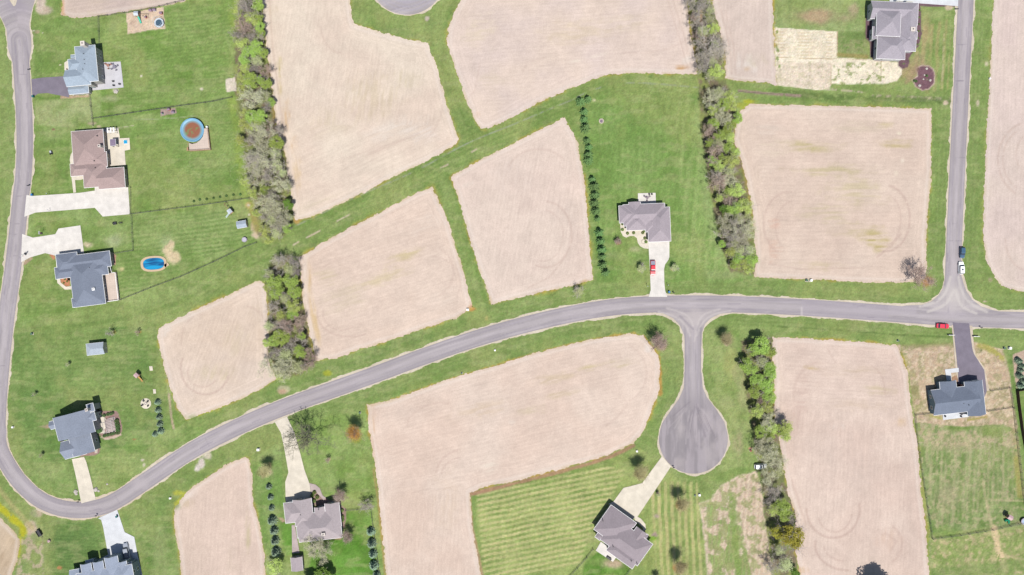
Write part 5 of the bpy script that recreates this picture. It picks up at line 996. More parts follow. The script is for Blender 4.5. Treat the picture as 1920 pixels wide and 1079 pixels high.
B_ = [(526,490,15,'bare'),(545,506,13,'pale'),(551,492,12,'bare'),(558,510,9,'bare'),(508,514,11,'pale'),(515,528,16,'green'),(546,526,15,'green'),(501,540,9,'lime'),(520,549,14,'green'),(553,548,14,'green'),(536,560,12,'pale'),(513,578,14,'bare'),(550,574,15,'lime'),(530,592,13,'lime'),(548,590,12,'green'),(504,612,11,'pale'),(527,610,14,'bare'),(550,607,17,'brownbare'),(567,600,9,'brownbare'),(529,632,17,'green'),(515,640,12,'green'),(565,630,9,'green'),(571,640,7,'bare'),(501,642,10,'lime'),(546,646,13,'bare'),(562,660,13,'green'),(514,660,11,'bare'),(536,666,16,'pale'),(580,670,13,'brownbare'),(513,686,17,'palebare'),(535,690,17,'palebare'),(559,688,14,'pale'),(576,688,9,'brownbare'),(527,706,11,'lime')]
tree_belt(B_, 'in the short clump above the road', 'trees of the short clump above the curved road')
C1 = [(1297,3,13,'bare'),(1322,6,12,'bare'),(1308,20,14,'bare'),(1331,20,10,'pale'),(1300,34,9,'brownbare'),(1310,44,13,'bare'),(1329,38,10,'pale'),(1317,60,13,'pale'),(1336,54,13,'lime'),(1305,66,8,'brownbare'),(1312,80,14,'bare'),(1340,84,10,'green'),(1333,92,23,'bare'),(1352,84,13,'bare'),(1356,102,12,'bare'),(1318,108,14,'bare'),(1320,126,14,'bare'),(1336,116,11,'pale'),(1343,134,16,'lime'),(1330,142,11,'pale')]
tree_belt(C1, 'in the upper middle tree strip', 'trees of the upper middle tree strip')
C2 = [(1347,176,14,'pale'),(1332,184,14,'palebare'),(1366,183,14,'lime'),(1356,197,14,'green'),(1337,206,12,'lime'),(1372,200,11,'lime'),(1360,220,15,'palebare'),(1382,222,11,'green'),(1337,233,12,'green'),(1345,218,10,'palebare'),(1367,240,13,'green'),(1331,250,13,'brownbare'),(1349,254,12,'green'),(1368,260,12,'lime'),(1346,271,14,'pale'),(1366,278,12,'green'),(1330,268,9,'green'),(1342,292,14,'brownbare'),(1379,286,10,'lime'),(1334,302,10,'green'),(1371,304,16,'lime'),(1356,296,9,'green'),(1348,313,13,'lime'),(1366,322,13,'pale'),(1342,330,13,'bare'),
      (1347,344,17,'brownbare'),(1369,338,12,'palebare'),(1381,358,17,'lime'),(1364,362,11,'green'),(1349,371,9,'lime'),(1364,375,11,'brownbare'),(1384,374,9,'brownbare'),(1396,388,17,'lime'),(1377,390,15,'green'),(1357,392,9,'deep'),(1383,408,14,'pale'),(1365,420,16,'palebare'),(1400,408,10,'pale'),(1394,428,18,'palebare'),(1373,443,20,'bare'),(1392,448,14,'palebare'),(1354,458,8,'green'),(1378,458,12,'pale'),(1370,474,12,'lime'),(1386,470,14,'pale'),(1404,470,13,'pale'),(1408,488,14,'green'),(1384,484,12,'green'),(1376,496,9,'green'),(1393,496,12,'lime'),(1404,504,11,'lime')]
tree_belt(C2, 'in the belt beside the middle lawn', 'trees of the belt right of the middle lawn')
D_ = [(1427,649,18,'green'),(1443,658,13,'green'),(1412,656,12,'green'),(1398,683,13,'green'),(1408,694,13,'green'),(1429,678,13,'pale'),(1443,690,12,'green'),(1443,702,13,'green'),(1419,714,15,'green'),(1437,722,16,'green'),(1416,734,14,'green'),(1441,745,14,'green'),(1426,750,9,'brownbare'),(1420,770,14,'lime'),(1438,763,13,'lime'),(1454,774,8,'bare'),(1436,788,13,'palebare'),(1446,801,14,'lime'),(1474,800,14,'lime'),(1461,806,12,'green'),(1473,818,12,'lime'),(1427,810,14,'green'),(1442,818,12,'green'),(1431,834,15,'palebare'),(1450,838,12,'pale'),(1436,852,15,'palebare'),(1453,864,15,'palebare'),(1438,890,14,'palebare'),(1458,884,12,'pale'),(1424,878,0,'x'),(1452,925,17,'bare'),(1465,950,17,'green'),(1472,965,14,'green'),(1449,957,13,'lime'),(1481,975,10,'bare'),(1485,1008,25,'yellow'),(1458,998,14,'yellow'),(1460,1032,13,'pale'),(1447,1062,14,'bare'),(1472,1058,17,'pale'),(1490,1074,10,'deep')]
tree_belt([t for t in D_ if t[2]], 'in the belt by the cul-de-sac', 'trees of the belt right of the cul-de-sac')
# solitary trees (ground position of the trunk)
def solo(x, y, kind, r, H, label, grp=None, var=None, name='tree'):
    s = r/4.0; return plant(name, kind, tuple(G(x, y)), (s, s, H/8.6), label, 'tree', grp, var)
solo(1230, 639, 'red', 3.8, 9, 'bare brown tree at the corner of the field left of the cul-de-sac neck', var=0)
solo(1356, 635, 'orange', 3.0, 8, 'small thin-leaved tree just right of the cul-de-sac neck', var=1)
solo(1715, 522, 'brownbare', 4.4, 8.5, 'lone rusty-brown bare tree at the lower right corner of the big right field', var=1)
solo(1197, 880, 'orange', 3.5, 10, 'dark budding tree left of the cream driveway by the cul-de-sac')
solo(1272, 938, 'orange', 3.3, 10, 'budding tree with orange tinge just below the cul-de-sac')
solo(1268, 1052, 'orange', 3.3, 10, 'orange-budding tree right of the angled brown-grey house')
solo(1230, 1081, 'pale', 1.9, 5, 'little grey-green tree at the lower edge, right of the angled house')
solo(670, 806, 'amber', 3.8, 10, 'amber-yellow budding tree above the tan-grey house, near the field edge')
solo(579, 816, 'wide', 6.6, 12, 'very wide bare tree spreading over the cream driveway beside the road', var=0)
solo(505, 878, 'orange', 3.1, 8, 'pale budding tree left of the cream driveway of the tan-grey house')
solo(617, 861, 'brownbare', 1.1, 3, 'tiny bare tree in a mulch ring right of the long cream driveway')
solo(643, 925, 'red', 2.9, 6.5, 'reddish-brown tree at the upper right corner of the tan-grey house')
solo(655, 1001, 'red', 2.6, 6, 'reddish-brown tree at the lower right corner of the tan-grey house')
solo(690, 945, 'bare', 2.6, 5, 'small bare tree by the corner of the back-yard fence')
solo(600, 1024, 'palebare', 4.6, 8, 'olive-grey budding tree overhanging the lower side of the tan-grey house', var=1)
solo(612, 1078, 'deep', 4.6, 7, 'dark green dense tree at the lower edge near the taupe shed')
solo(585, 1088, 'deep', 3.6, 6, 'smaller dark green tree at the lower edge right of the taupe shed', var=1)
solo(522, 1056, 'lime', 3.6, 6, 'bushy yellow-green tree at the foot of the evergreen row left of the tan-grey house')
solo(1157, 454, 'red', 1.5, 3.6, 'small orange-leaved tree left of the taupe hip-roofed house')
solo(1200, 504, 'pale', 1.9, 4.5, 'small pale tree on the lawn left of the red pickup')
solo(1262, 502, 'pale', 1.7, 4.2, 'small pale tree on the lawn right of the white driveway')
solo(1084, 548, 'pale', 2.4, 4, 'pale green bushy tree in the verge left of the white driveway')
solo(1640, 1103, 'deep', 7.0, 11, 'large round tree casting a dark shadow on the field at the lower edge', var=0)
solo(214, 624, 'bare', 1.4, 4, 'small bare tree above the lone cream shed')
solo(262, 624, 'brownbare', .9, 3, 'thin brown sapling right of the lone cream shed')
for (x, y, l) in [(132, 683, 'tiny bare sapling left of the colourful play set'), (70, 738, 'tiny bare sapling between the road and the grey gabled house'), (82, 852, 'small dark sapling left of the short cream driveway'), (102, 790, 'small leafy sapling at the left gable of the dormered house'), (1233, 926, 'young tree in a mulch ring right of the cream driveway'), (443, 958, None)]:
    if l: solo(x, y, 'pale', .9, 2.6, l)
# rows of evergreens
ROWH = [(1085,187),(1099,182),(1093,206),(1093,220),(1094,236),(1097,260),(1102,272),(1101,286),(1101,297),(1108,332),(1111,345),(1112,361),(1112,376),(1115,391),(1117,405),(1121,431),(1122,447),(1126,463),(1127,476),(1127,491),(1133,505),(1129,508)]
for i, (x, y) in enumerate(ROWH[:-1]):
    s = (1.02 if i not in (14,) else .7)*rnd.uniform(.82, 1.12); x += rnd.uniform(-1, 1)
    plant('conifer_tree', 'conifer', tuple(G(x+2, y+6)), (s*1.0, s*1.0, s*.85), f'{ordn(i+1)} dark conifer from the top in the row beside the middle lawn', 'conifer', 'conifers in the row along the middle lawn')
def ball_row(lst, txt, grp, kind='spruce', s=.6):
    for i, (x, y, r) in enumerate(lst):
        plant('evergreen_shrub', kind, tuple(G(x, y)), (r*K/2.2, r*K/2.2, r*K/2.3), f'{ordn(i+1)} round evergreen from the top {txt}', 'evergreen', grp)
ball_row([(505,912,6.5),(508,932,6.5),(510,952,6.5),(512,975,10),(515,994,9),(517,1013,9),(519,1034,10)], 'in the row left of the tan-grey house', 'round evergreens left of the tan-grey house')
ball_row([(696,996,9),(698,1018,10),(700,1038,9),(702,1059,10),(707,1077,8)], 'in the row right of the tan-grey house', 'round evergreens right of the tan-grey house')
ball_row([(297,754,6.5),(298,769,6.5),(300,782,6.5),(301,795,6.5),(303,808,7)], 'in the row beside the round stone fire pit', 'round evergreens by the fire pit')
ball_row([(292,814,6)], 'column beside the fire-pit row, standing alone', 'round evergreens by the fire pit')
ball_row([(1907,676,7),(1913,686,7),(1911,694,6),(1909,704,7),(1916,714,7),(1911,723,7)], 'in the mulch bed at the right edge', 'round evergreens at the right edge')
for i, (x, y) in enumerate([(364,378),(375,375),(388,374),(401,372),(413,370),(425,368),(438,366),(451,365)]):
    plant('shrub', 'shrubdark', tuple(G(x, y)), (.5, .5, .5), f'{ordn(i+1)} small clipped shrub from the left along the back-yard fence', 'shrub', 'clipped shrubs along the fence')
def shrubs(lst, txt, grp, kind='shrub', s=.7):
    for i, (x, y) in enumerate(lst): plant('shrub', kind, tuple(G(x, y)), (s, s, s), f'{ordn(i+1)} {"dark" if kind == "shrubdark" else "rounded"} shrub from the {txt}', 'shrub', grp)
shrubs([(1167,420),(1167,431),(1176.5,438),(1188,437),(1205,437),(1208,433),(1209,447),(1211,454)], 'left in the bed before the taupe house', 'shrubs before the taupe house', s=.62)
shrubs([(220,789),(221,795),(222,800),(222.5,806),(222,811)], 'top along the right side of the paver patio', 'shrubs along the paver patio', 'shrubdark', .85)
shrubs([(197,817),(203,815.5),(209,814),(214,812.5)], 'left along the lower edge of the paver patio', 'shrubs below the paver patio', 'shrubdark', .7)
shrubs([(189,776),(196,779),(203,777),(208,776),(212,774.5)], 'left along the upper edge of the paver patio', 'shrubs above the paver patio', 'shrubdark', .65)
shrubs([(187,808),(190,806)], 'left in the dark pair between house and paver patio', 'shrubs beside the dormered house', 'shrubdark', .9)
shrubs([(590,923),(595,932),(589,939),(586,929)], 'top in the bed beside the lavender walk', 'shrubs beside the lavender walk', s=.8)
shrubs([(641,957),(642,969),(642,975)], 'top along the right wall of the tan-grey house', 'shrubs by the tan-grey house', s=.8)
shrubs([(122,524),(120,531),(126,528)], 'left in the orange mulch bed', 'shrubs in the orange mulch bed', s=.35)
shrubs([(1724,20),(1723,33),(1723,46),(1722,59),(1721,72),(1720,84)], 'top in the brown mulch right of the white house', 'shrubs in the brown mulch', s=.35)
shrubs([(1714,152),(1717,153),(1737,143)], 'left in the kidney-shaped mulch island', 'shrubs in the kidney-shaped mulch island', 'shrubdark', .5)
shrubs([(202,296),(202.5,302),(203,309)], 'top beside the patio of the mauve-brown house', 'shrubs beside the mauve-brown house', s=.5)
# ---------------------------------------------------------------- FENCES
M_FN = simple_mat('fence_dark', (.075, .075, .075), .7, .15); M_FB = simple_mat('fence_brown', hexc('#6b5048'), .85, .15); M_WOOD = simple_mat('cedar', hexc('#c79f7c'), .85, .15, 5)
def fence(pts, label, mat=None, h=1.25, solid=False, name='fence', grp='yard fences'):
    mat = mat or M_FN; P = [G(*p) for p in pts]; b = P[0].copy(); root = empty(name, b, 0, label, 'fence', grp)
    pn = MB(); posts = []
    for a, c in zip(P, P[1:]):
        L = (c-a).length; n = max(1, int(L/3.0)); th = math.atan2(c.y-a.y, c.x-a.x); d = (c-a)/n; m = (a+c)/2-b
        if solid: pn.box((m.x, m.y, h/2), (L, .07, h-.1), th)
        else:
            for zz in (.15, h*.5, h-.1): pn.box((m.x, m.y, zz), (L, .04, .05), th)
            k = int(L/.45)
            for i in range(k): q = a+(c-a)*((i+.5)/k)-b; pn.box((q.x, q.y, h/2), (.05, .03, h-.1), th)
        for i in range(n+1): posts.append((a+d*i-b, th))
    pn.build('fence_panel', mat, root)
    pm = MB(); pm.box((0, 0, h/2+.04), (.12, .12, h+.08)); pm.box((0, 0, h+.11), (.17, .17, .06)); me = pm.mesh('post', mat); seen = []
    for q, th in posts[:100]:
        if any((q-s).length < .4 for s in seen): continue
        seen.append(q); o = bpy.data.objects.new('post', me); link(o, root); o.location = (q.x, q.y, 0); o.rotation_euler.z = th
fence([(375,-6),(300,13),(250,23),(186,32),(187,60),(188,88)], 'thin dark fence around the top left yard, above the sand play area')
fence([(170,178),(172,200),(175,223),(250,212),(340,199),(400,191),(436,183)], 'thin dark fence between the blue-roofed and the brown-roofed yards')
fence([(175,223),(176,236)], 'short dark fence stub above the mauve-brown house')
fence([(240,350),(246,352),(246,402),(300,395),(380,385),(468,372)], 'dark fence below the row of small clipped shrubs')
fence([(248,404),(251,470),(214,476)], 'dark fence right of the slate-roofed house, with a square corner')
fence([(482,455),(460,463),(400,492),(340,519),(283,540),(228,562)], 'long dark diagonal fence below the oval pool')
fence([(1746,775),(1715,778),(1718,815),(1727,880),(1738,950),(1747,1010),(1800,1003),(1860,993),(1925,978)], 'dark fence along the right field enclosing the new-sown yard')
fence([(1850,771),(1898,764)], 'lower short dark fence right of the slate-blue house')
fence([(1856,733),(1893,727),(1899,765),(1904,810),(1911,870),(1918,930),(1924,975)], 'dark fence running down the right side of the new-sown yard')
fence([(1940,728),(1905,733),(1908,760),(1914,805),(1922,850)], 'solid dark brown board fence at the right edge', M_FB, 1.8, True)
fence([(1112,1029),(1100,1045),(1082,1065),(1066,1082)], 'thin fence left of the angled brown-grey house')
fence([(1182,1066),(1172,1080),(1165,1092)], 'short thin fence below the angled brown-grey house')
fence([(648,957),(670,955),(696,954),(700,985),(706,1030),(713,1082)], 'dark fence around the back yard right of the tan-grey house')
# ---------------------------------------------------------------- VEHICLES
def paint(name, col, rough=.3): return simple_mat(name, col, rough, .02, spec=.6)
M_TY = simple_mat('tyre', (.02, .02, .02), .9, .1); M_RIM = simple_mat('rim', (.4, .4, .42), .3, .1, metal=.8); M_LT = simple_mat('headlight_glass', (.75, .78, .8), .2, .05); M_TL = simple_mat('tail_light', (.35, .02, .02), .3, .05); M_BLK = simple_mat('black_plastic', (.03, .03, .035), .6, .1)
def loft(mb, secs, mi=0):
    """sections (x, half width, z low, z high, top half width) along the length"""
    vs = []; fs = []
    for (x, w, z0, z1, tw) in secs: vs += [(x, -w, z0), (x, -w, (z0+z1)/2+.05), (x, -tw, z1), (x, tw, z1), (x, w, (z0+z1)/2+.05), (x, w, z0)]
    for i in range(len(secs)-1):
        for j in range(6): a = i*6+j; b = i*6+(j+1) % 6; fs.append((a, b, b+6, a+6))
    fs += [tuple(range(6))[::-1], tuple(range((len(secs)-1)*6, len(secs)*6))]; mb.add(vs, fs, mi)
def vehicle(name, px, py, heading, kind, mat, label, cat, extra=None, L=4.7, Wd=1.85, Ht=1.65):
    p = G(px, py); root = empty(name, p, math.radians(heading), label, cat); w = Wd/2; h = L/2
    b = MB()
    loft(b, [(-h, w*.84, .42, .82, w*.78), (-h+.18, w*.97, .3, .98, w*.9), (-h+.8, w, .26, 1.02, w*.93), (-.2, w, .26, 1.0, w*.93), (h-1.35, w, .26, .98, w*.92), (h-.5, w*.97, .28, .9, w*.88), (h-.1, w*.86, .36, .78, w*.78), (h, w*.7, .42, .7, w*.62)])
    if kind == 'pickup':   # open bed behind the cab
        for sg in (-1, 1): b.box((-h+.85, sg*(w-.09), 1.14), (1.55, .12, .34))
        b.box((-h+.1, 0, 1.14), (.1, Wd-.2, .34))
    b.build('body', mat, root)
    c0, c1, c2, c3 = {'suv': (-h+.12, -h+.55, h-2.0, h-1.15), 'car': (-h+.55, -h+1.15, h-2.1, h-1.3), 'pickup': (-h+1.75, -h+1.95, h-2.15, h-1.5), 'van': (-h+.08, -h+.35, h-1.7, h-.95)}[kind]
    gl = MB(); loft(gl, [(c0, w*.86, .98, 1.0, w*.84), (c1, w*.86, .98, Ht-.06, w*.7), (c2, w*.86, .98, Ht-.05, w*.7), (c3, w*.84, .97, 1.0, w*.82)]); gl.build('window_glass', M_GLASS, root)
    rf = MB(); loft(rf, [(c1-.12, w*.74, Ht-.14, Ht-.04, w*.68), (c1+.2, w*.82, Ht-.14, Ht, w*.76), (c2-.15, w*.82, Ht-.14, Ht, w*.76), (c2+.14, w*.76, Ht-.15, Ht-.05, w*.7)])
    for sg in (-1, 1):
        rf.tube((c1, sg*w*.72, Ht-.1), (c0, sg*w*.86, 1.0), .045, n=4); rf.tube((c2, sg*w*.72, Ht-.1), (c3, sg*w*.86, 1.0), .045, n=4); rf.tube(((c1+c2)/2, sg*w*.74, Ht-.08), ((c1+c2)/2, sg*w*.88, .99), .05, n=4)
    ro = rf.build('roof', mat, root)
    if extra == 'sunroof': s = MB(); s.box(((c1+c2)/2+.1, 0, Ht+.01), (.8, .7, .03)); s.build('sunroof', M_GLASS, ro)
    if extra == 'rack':
        for sg in (-1, 1):
            s = MB(); s.tube((c1+.2, sg*w*.6, Ht+.07), (c2-.1, sg*w*.6, Ht+.07), .03, n=5)
            for xx in (c1+.25, (c1+c2)/2, c2-.2): s.box((xx, sg*w*.6, Ht+.03), (.06, .05, .08))
            s.build('roof_rail', M_BLK, ro)
        s = MB(); s.box((c2-.45, 0, Ht+.01), (.45, .75, .03)); s.build('sunroof', M_GLASS, ro)
    if extra == 'cover': s = MB(); s.box((-h+.93, 0, 1.29), (1.5, Wd-.32, .04)); s.build('bed_cover', simple_mat('bed_cover', (.16, .17, .22), .7, .1), root)
    if extra == 'bed': s = MB(); s.box((-h+.93, 0, 1.03), (1.5, Wd-.32, .03)); s.build('bed_floor', simple_mat('bed_liner', (.3, .29, .3), .8, .15), root)
    for sx, sy in ((h-.85, 1), (h-.85, -1), (-h+.85, 1), (-h+.85, -1)):
        t = MB(); t.tube((0, -.11, 0), (0, .11, 0), .34, n=16); to = t.build('wheel', M_TY, root, (sx, sy*(w-.1), .34)); r_ = MB(); r_.tube((0, sy*.08, 0), (0, sy*.125, 0), .2, n=10); r_.build('rim', M_RIM, to)
    for sy in (-1, 1):
        o = MB(); o.box((h-.1, sy*w*.66, .68), (.16, .3, .14)); o.build('headlight', M_LT, root); o = MB(); o.box((-h+.04, sy*w*.78, .85), (.1, .16, .26)); o.build('tail_light', M_TL, root)
        o = MB(); o.box((c3-.1, sy*(w+.1), 1.02), (.16, .2, .14)); o.build('mirror', mat, root)
    bm = MB(); bm.box((h-.02, 0, .45), (.14, Wd*.8, .18)); bm.box((-h+.0, 0, .45), (.14, Wd*.85, .18)); 
    return root
RED = paint('car_paint_red', (.45, .02, .035)); RED2 = paint('car_paint_crimson', (.45, .025, .05)); WHT = paint('car_paint_white', (.78, .78, .77)); NVY = paint('car_paint_navy', (.03, .07, .12)); GRY = paint('car_paint_grey', (.22, .24, .28))
vehicle('pickup_truck', 1223.5, 503, -90, 'pickup', RED, 'red pickup truck with a dark bed cover on the white driveway', 'pickup truck', 'cover', 5.7, 1.95, 1.8)
vehicle('parked_car', 1802, 474, -90, 'suv', NVY, 'dark navy car parked on the edge of the right-hand road', 'car', None, 4.4, 1.85, 1.6)
vehicle('parked_suv', 1800, 503, 90, 'suv', WHT, 'white vehicle with a sunroof parked behind the dark navy car', 'suv', 'sunroof', 4.9, 1.95, 1.75)
vehicle('parked_car', 1765.5, 611.5, -3, 'car', RED2, 'red car parked on the verge beside the asphalt driveway entrance', 'car', None, 4.9, 1.85, 1.5)
vehicle('parked_suv', 1425, 874, 3, 'suv', WHT, 'white suv with roof rails parked beside the tree belt right of the cul-de-sac', 'suv', 'rack', 4.8, 1.9, 1.75)
vehicle('pickup_truck', 239, 1031, 102, 'pickup', GRY, 'grey pickup truck with open bed on the driveway at the lower left', 'pickup truck', 'bed', 5.8, 2.0, 1.85)
# ---------------------------------------------------------------- POOLS AND DECKS
M_PB = simple_mat('pool_liner_blue', hexc('#8cc4e6'), .5, .06, 1.2); M_PR = simple_mat('pool_rim', (.62, .72, .8), .5, .05); 
def cover_mat():
    m = bpy.data.materials.new('pool_cover'); m.use_nodes = True; n = m.node_tree.nodes; l = m.node_tree.links; b = n['Principled BSDF']; b.inputs['Roughness'].default_value = .45
    tc = n.new('ShaderNodeTexCoord'); nz = n.new('ShaderNodeTexNoise'); nz.inputs['Scale'].default_value = .45; nz.inputs['Detail'].default_value = 3; nz.inputs['Distortion'].default_value = .6; l.new(tc.outputs['Object'], nz.inputs['Vector'])
    gr = n.new('ShaderNodeVectorMath'); gr.operation = 'LENGTH'; l.new(tc.outputs['Object'], gr.inputs[0])
    cr = n.new('ShaderNodeValToRGB'); e = cr.color_ramp.elements; e[0].position = .34; e[0].color = (*hexc('#7f9a5a'), 1); e[1].position = .46; e[1].color = (*hexc('#a4684a'), 1); l.new(nz.outputs['Fac'], cr.inputs[0])
    r = n.new('ShaderNodeMapRange'); r.inputs[1].default_value = 2.9; r.inputs[2].default_value = 3.8; l.new(gr.outputs['Value'], r.inputs[0])
    mx = n.new('ShaderNodeMix'); mx.data_type = 'RGBA'; l.new(r.outputs[0], mx.inputs[0]); l.new(cr.outputs[0], mx.inputs[6]); mx.inputs[7].default_value = (*hexc('#8db9c4'), 1); l.new(mx.outputs[2], b.inputs['Base Color']); return m
p = G(363, 245.5); root = empty('round_pool', p, 0, 'round above-ground pool with a brown and green leaf-stained cover', 'pool')
mb = MB(); mb.lathe((0, 0, 0), [(4.45, 0), (4.45, 1.3), (4.62, 1.3), (4.62, 1.38), (4.3, 1.38), (4.3, .9)], 40, 0, False); mb.build('pool_wall', M_PB, root)
mb = MB(); n_ = 40; vs = [(4.32*math.cos(6.2832*i/n_), 4.32*math.sin(6.2832*i/n_), 1.24) for i in range(n_)]+[(3.75*math.cos(6.2832*i/n_), 3.75*math.sin(6.2832*i/n_), 1.0) for i in range(n_)]; mb.add(vs, [(i, (i+1) % n_, n_+(i+1) % n_, n_+i) for i in range(n_)], 0); mb.add(vs[n_:], [tuple(range(n_))], 1)
mb.build('pool_cover', [M_PB, cover_mat()], root)
p = G(377, 270); root = empty('pool_deck', p, math.radians(4), 'cream wooden deck with railing below the round pool', 'deck')
mb = MB(); D_ = lambda x, y: ((x-377)*K, (270-y)*K)
pts = [D_(*q) for q in [(356,268),(363,270.5),(371,269),(378,264.5),(383.5,258),(386,250),(384,243),(394,243),(396,283),(357,283)]]; mb.prism(pts, 1.0, 1.15); mb.build('deck_floor', C_WD, root)
mb = MB()
for a, b in (((356.5,268.5),(356.5,283)), ((356.5,283),(396,283)), ((396,283),(394,243))):
    A, B = Vector((*D_(*a), 0)), Vector((*D_(*b), 0)); th = math.atan2(B.y-A.y, B.x-A.x); m = (A+B)/2; L = (B-A).length; mb.box((m.x, m.y, 2.1), (L, .12, .07), th); mb.box((m.x, m.y, .5), (L, .05, 1.0), th)
    for i in range(int(L/.5)+1): q = A+(B-A)*(i/max(1, int(L/.5))); mb.box((q.x, q.y, 1.6), (.05, .05, 1.0), th)
mb.build('railing', M_WOOD, root); mb = MB()
for k in range(4): mb.box((D_(353.5-k*.9, 280)[0], D_(354, 279)[1], 1.0-k*.24), (.3, 1.3, .08))
mb.build('steps', M_WOOD, root)
p = G(389.5, 239); root = empty('pool_filter', p, 0, 'white pool filter beside the round pool, on the deck corner', 'filter'); mb = MB(); mb.lathe((0, 0, 0), [(.35, 0), (.42, .3), (.42, 1.0), (.25, 1.25), (.05, 1.3)], 12); mb.build('tank', M_TR, root); mb = MB(); mb.box((.1, -.7, .3), (.5, .4, .5)); mb.build('pump', M_BLK, root)
p = G(288.5, 495); root = empty('oval_pool', p, math.radians(4), 'small oval in-ground pool with bright blue water and sandy rim', 'pool')
def oval(rx, ry, n=36, pw=.75):
    o = []
    for i in range(n):
        t = 6.2832*i/n; c, s = math.cos(t), math.sin(t); o.append((rx*math.copysign(abs(c)**pw, c), ry*math.copysign(abs(s)**pw, s)))
    return o
a_, b_ = oval(4.15, 2.3), oval(5.1, 3.05); mb = MB(); m_ = len(a_)
mb.add([(x, y, .22) for x, y in a_]+[(x, y, .22) for x, y in b_]+[(x, y, 0) for x, y in b_]+[(x, y, -.0) for x, y in a_], [(i, (i+1) % m_, m_+(i+1) % m_, m_+i) for i in range(m_)]+[(m_+i, m_+(i+1) % m_, 2*m_+(i+1) % m_, 2*m_+i) for i in range(m_)]+[(3*m_+i, 3*m_+(i+1) % m_, (i+1) % m_, i) for i in range(m_)]); mb.box((5.0, -.8, .12), (1.8, 1.2, .2), .5); mb.build('pool_rim', simple_mat('pool_sand_rim', hexc('#e3c8a6'), .95, .1), root)
def water_mat():
    m = bpy.data.materials.new('pool_water'); m.use_nodes = True; n = m.node_tree.nodes; l = m.node_tree.links; b = n['Principled BSDF']; b.inputs['Roughness'].default_value = .25
    tc = n.new('ShaderNodeTexCoord'); mp = n.new('ShaderNodeMapping'); mp.inputs['Rotation'].default_value = (0, 0, .45); mp.inputs['Scale'].default_value = (.12, .6, 1); l.new(tc.outputs['Object'], mp.inputs[0])
    nz = n.new('ShaderNodeTexNoise'); nz.inputs['Scale'].default_value = 1.0; nz.inputs['Detail'].default_value = 2; nz.inputs['Distortion'].default_value = .5; l.new(mp.outputs[0], nz.inputs['Vector'])
    cr = n.new('ShaderNodeValToRGB'); e = cr.color_ramp.elements; e[0].position = .42; e[0].color = (*hexc('#1c5f98'), 1); e[1].position = .6; e[1].color = (*hexc('#27aee8'), 1); l.new(nz.outputs['Fac'], cr.inputs[0]); l.new(cr.outputs[0], b.inputs['Base Color']); return m
mb = MB(); mb.add([(x, y, .12) for x, y in oval(4.14, 2.29)], [tuple(range(36))]); mb.build('water', water_mat(), root)
p = G(236.5, 267); root = empty('hot_tub', p, math.radians(4), 'square hot tub with a bright cyan lid on the small white terrace', 'hot tub'); mb = MB(); mb.box((0, 0, .22), (1.5, 1.5, .44)); mb.build('tub_shell', M_TR, root); mb = MB(); mb.box((0, 0, .48), (1.3, 1.3, .1)); mb.build('lid', simple_mat('cyan_lid', hexc('#1fb4ea'), .5, .05), root)
# wooden deck of the slate-roofed house
p = G(208, 541); root = empty('wood_deck', p, 0, 'long wooden deck with white railing on the slate-roofed house', 'deck'); DD = lambda x, y: ((x-208)*K, (541-y)*K)
mb = MB(); mb.prism([DD(*q) for q in [(188,515),(220,511),(226,563),(190,567)]], .6, .78); mb.build('deck_floor', C_WD, root); mb = MB()
for a, b in (((210,497),(214,512)), ((214,512),(220,511.5)), ((220,511.5),(226,563)), ((226,563),(198,567))):
    A, B = Vector((*DD(*a), 0)), Vector((*DD(*b), 0)); th = math.atan2(B.y-A.y, B.x-A.x); m = (A+B)/2; L = (B-A).length; mb.box((m.x, m.y, 1.72), (L, .16, .08), th)
    for i in range(int(L/.6)+1): q = A+(B-A)*(i/max(1, int(L/.6))); mb.box((q.x, q.y, .86), (.09, .09, 1.7), th)
mb.build('railing', M_TR, root)
# pergola
p = G(208, 799); root = empty('pergola', p, math.radians(12), 'slatted wooden pergola on the paver patio of the dormered house', 'pergola')
for sx in (-1.7, 1.7):
    for sy in (-2, 2): mb = MB(); mb.box((0, 0, 1.2), (.16, .16, 2.4)); mb.build('post', M_TR, root, (sx, sy, 0))
mb = MB()
for sx in (-1.7, 1.7): mb.box((sx, 0, 2.45), (.12, 4.6, .18))
for i in range(8): mb.box((0, -2.0+i*.57, 2.6), (4.2, .06, .12))
mb.build('rafters', simple_mat('pergola_grey', hexc('#e2d9d4')*1.2, .8, .1), root)
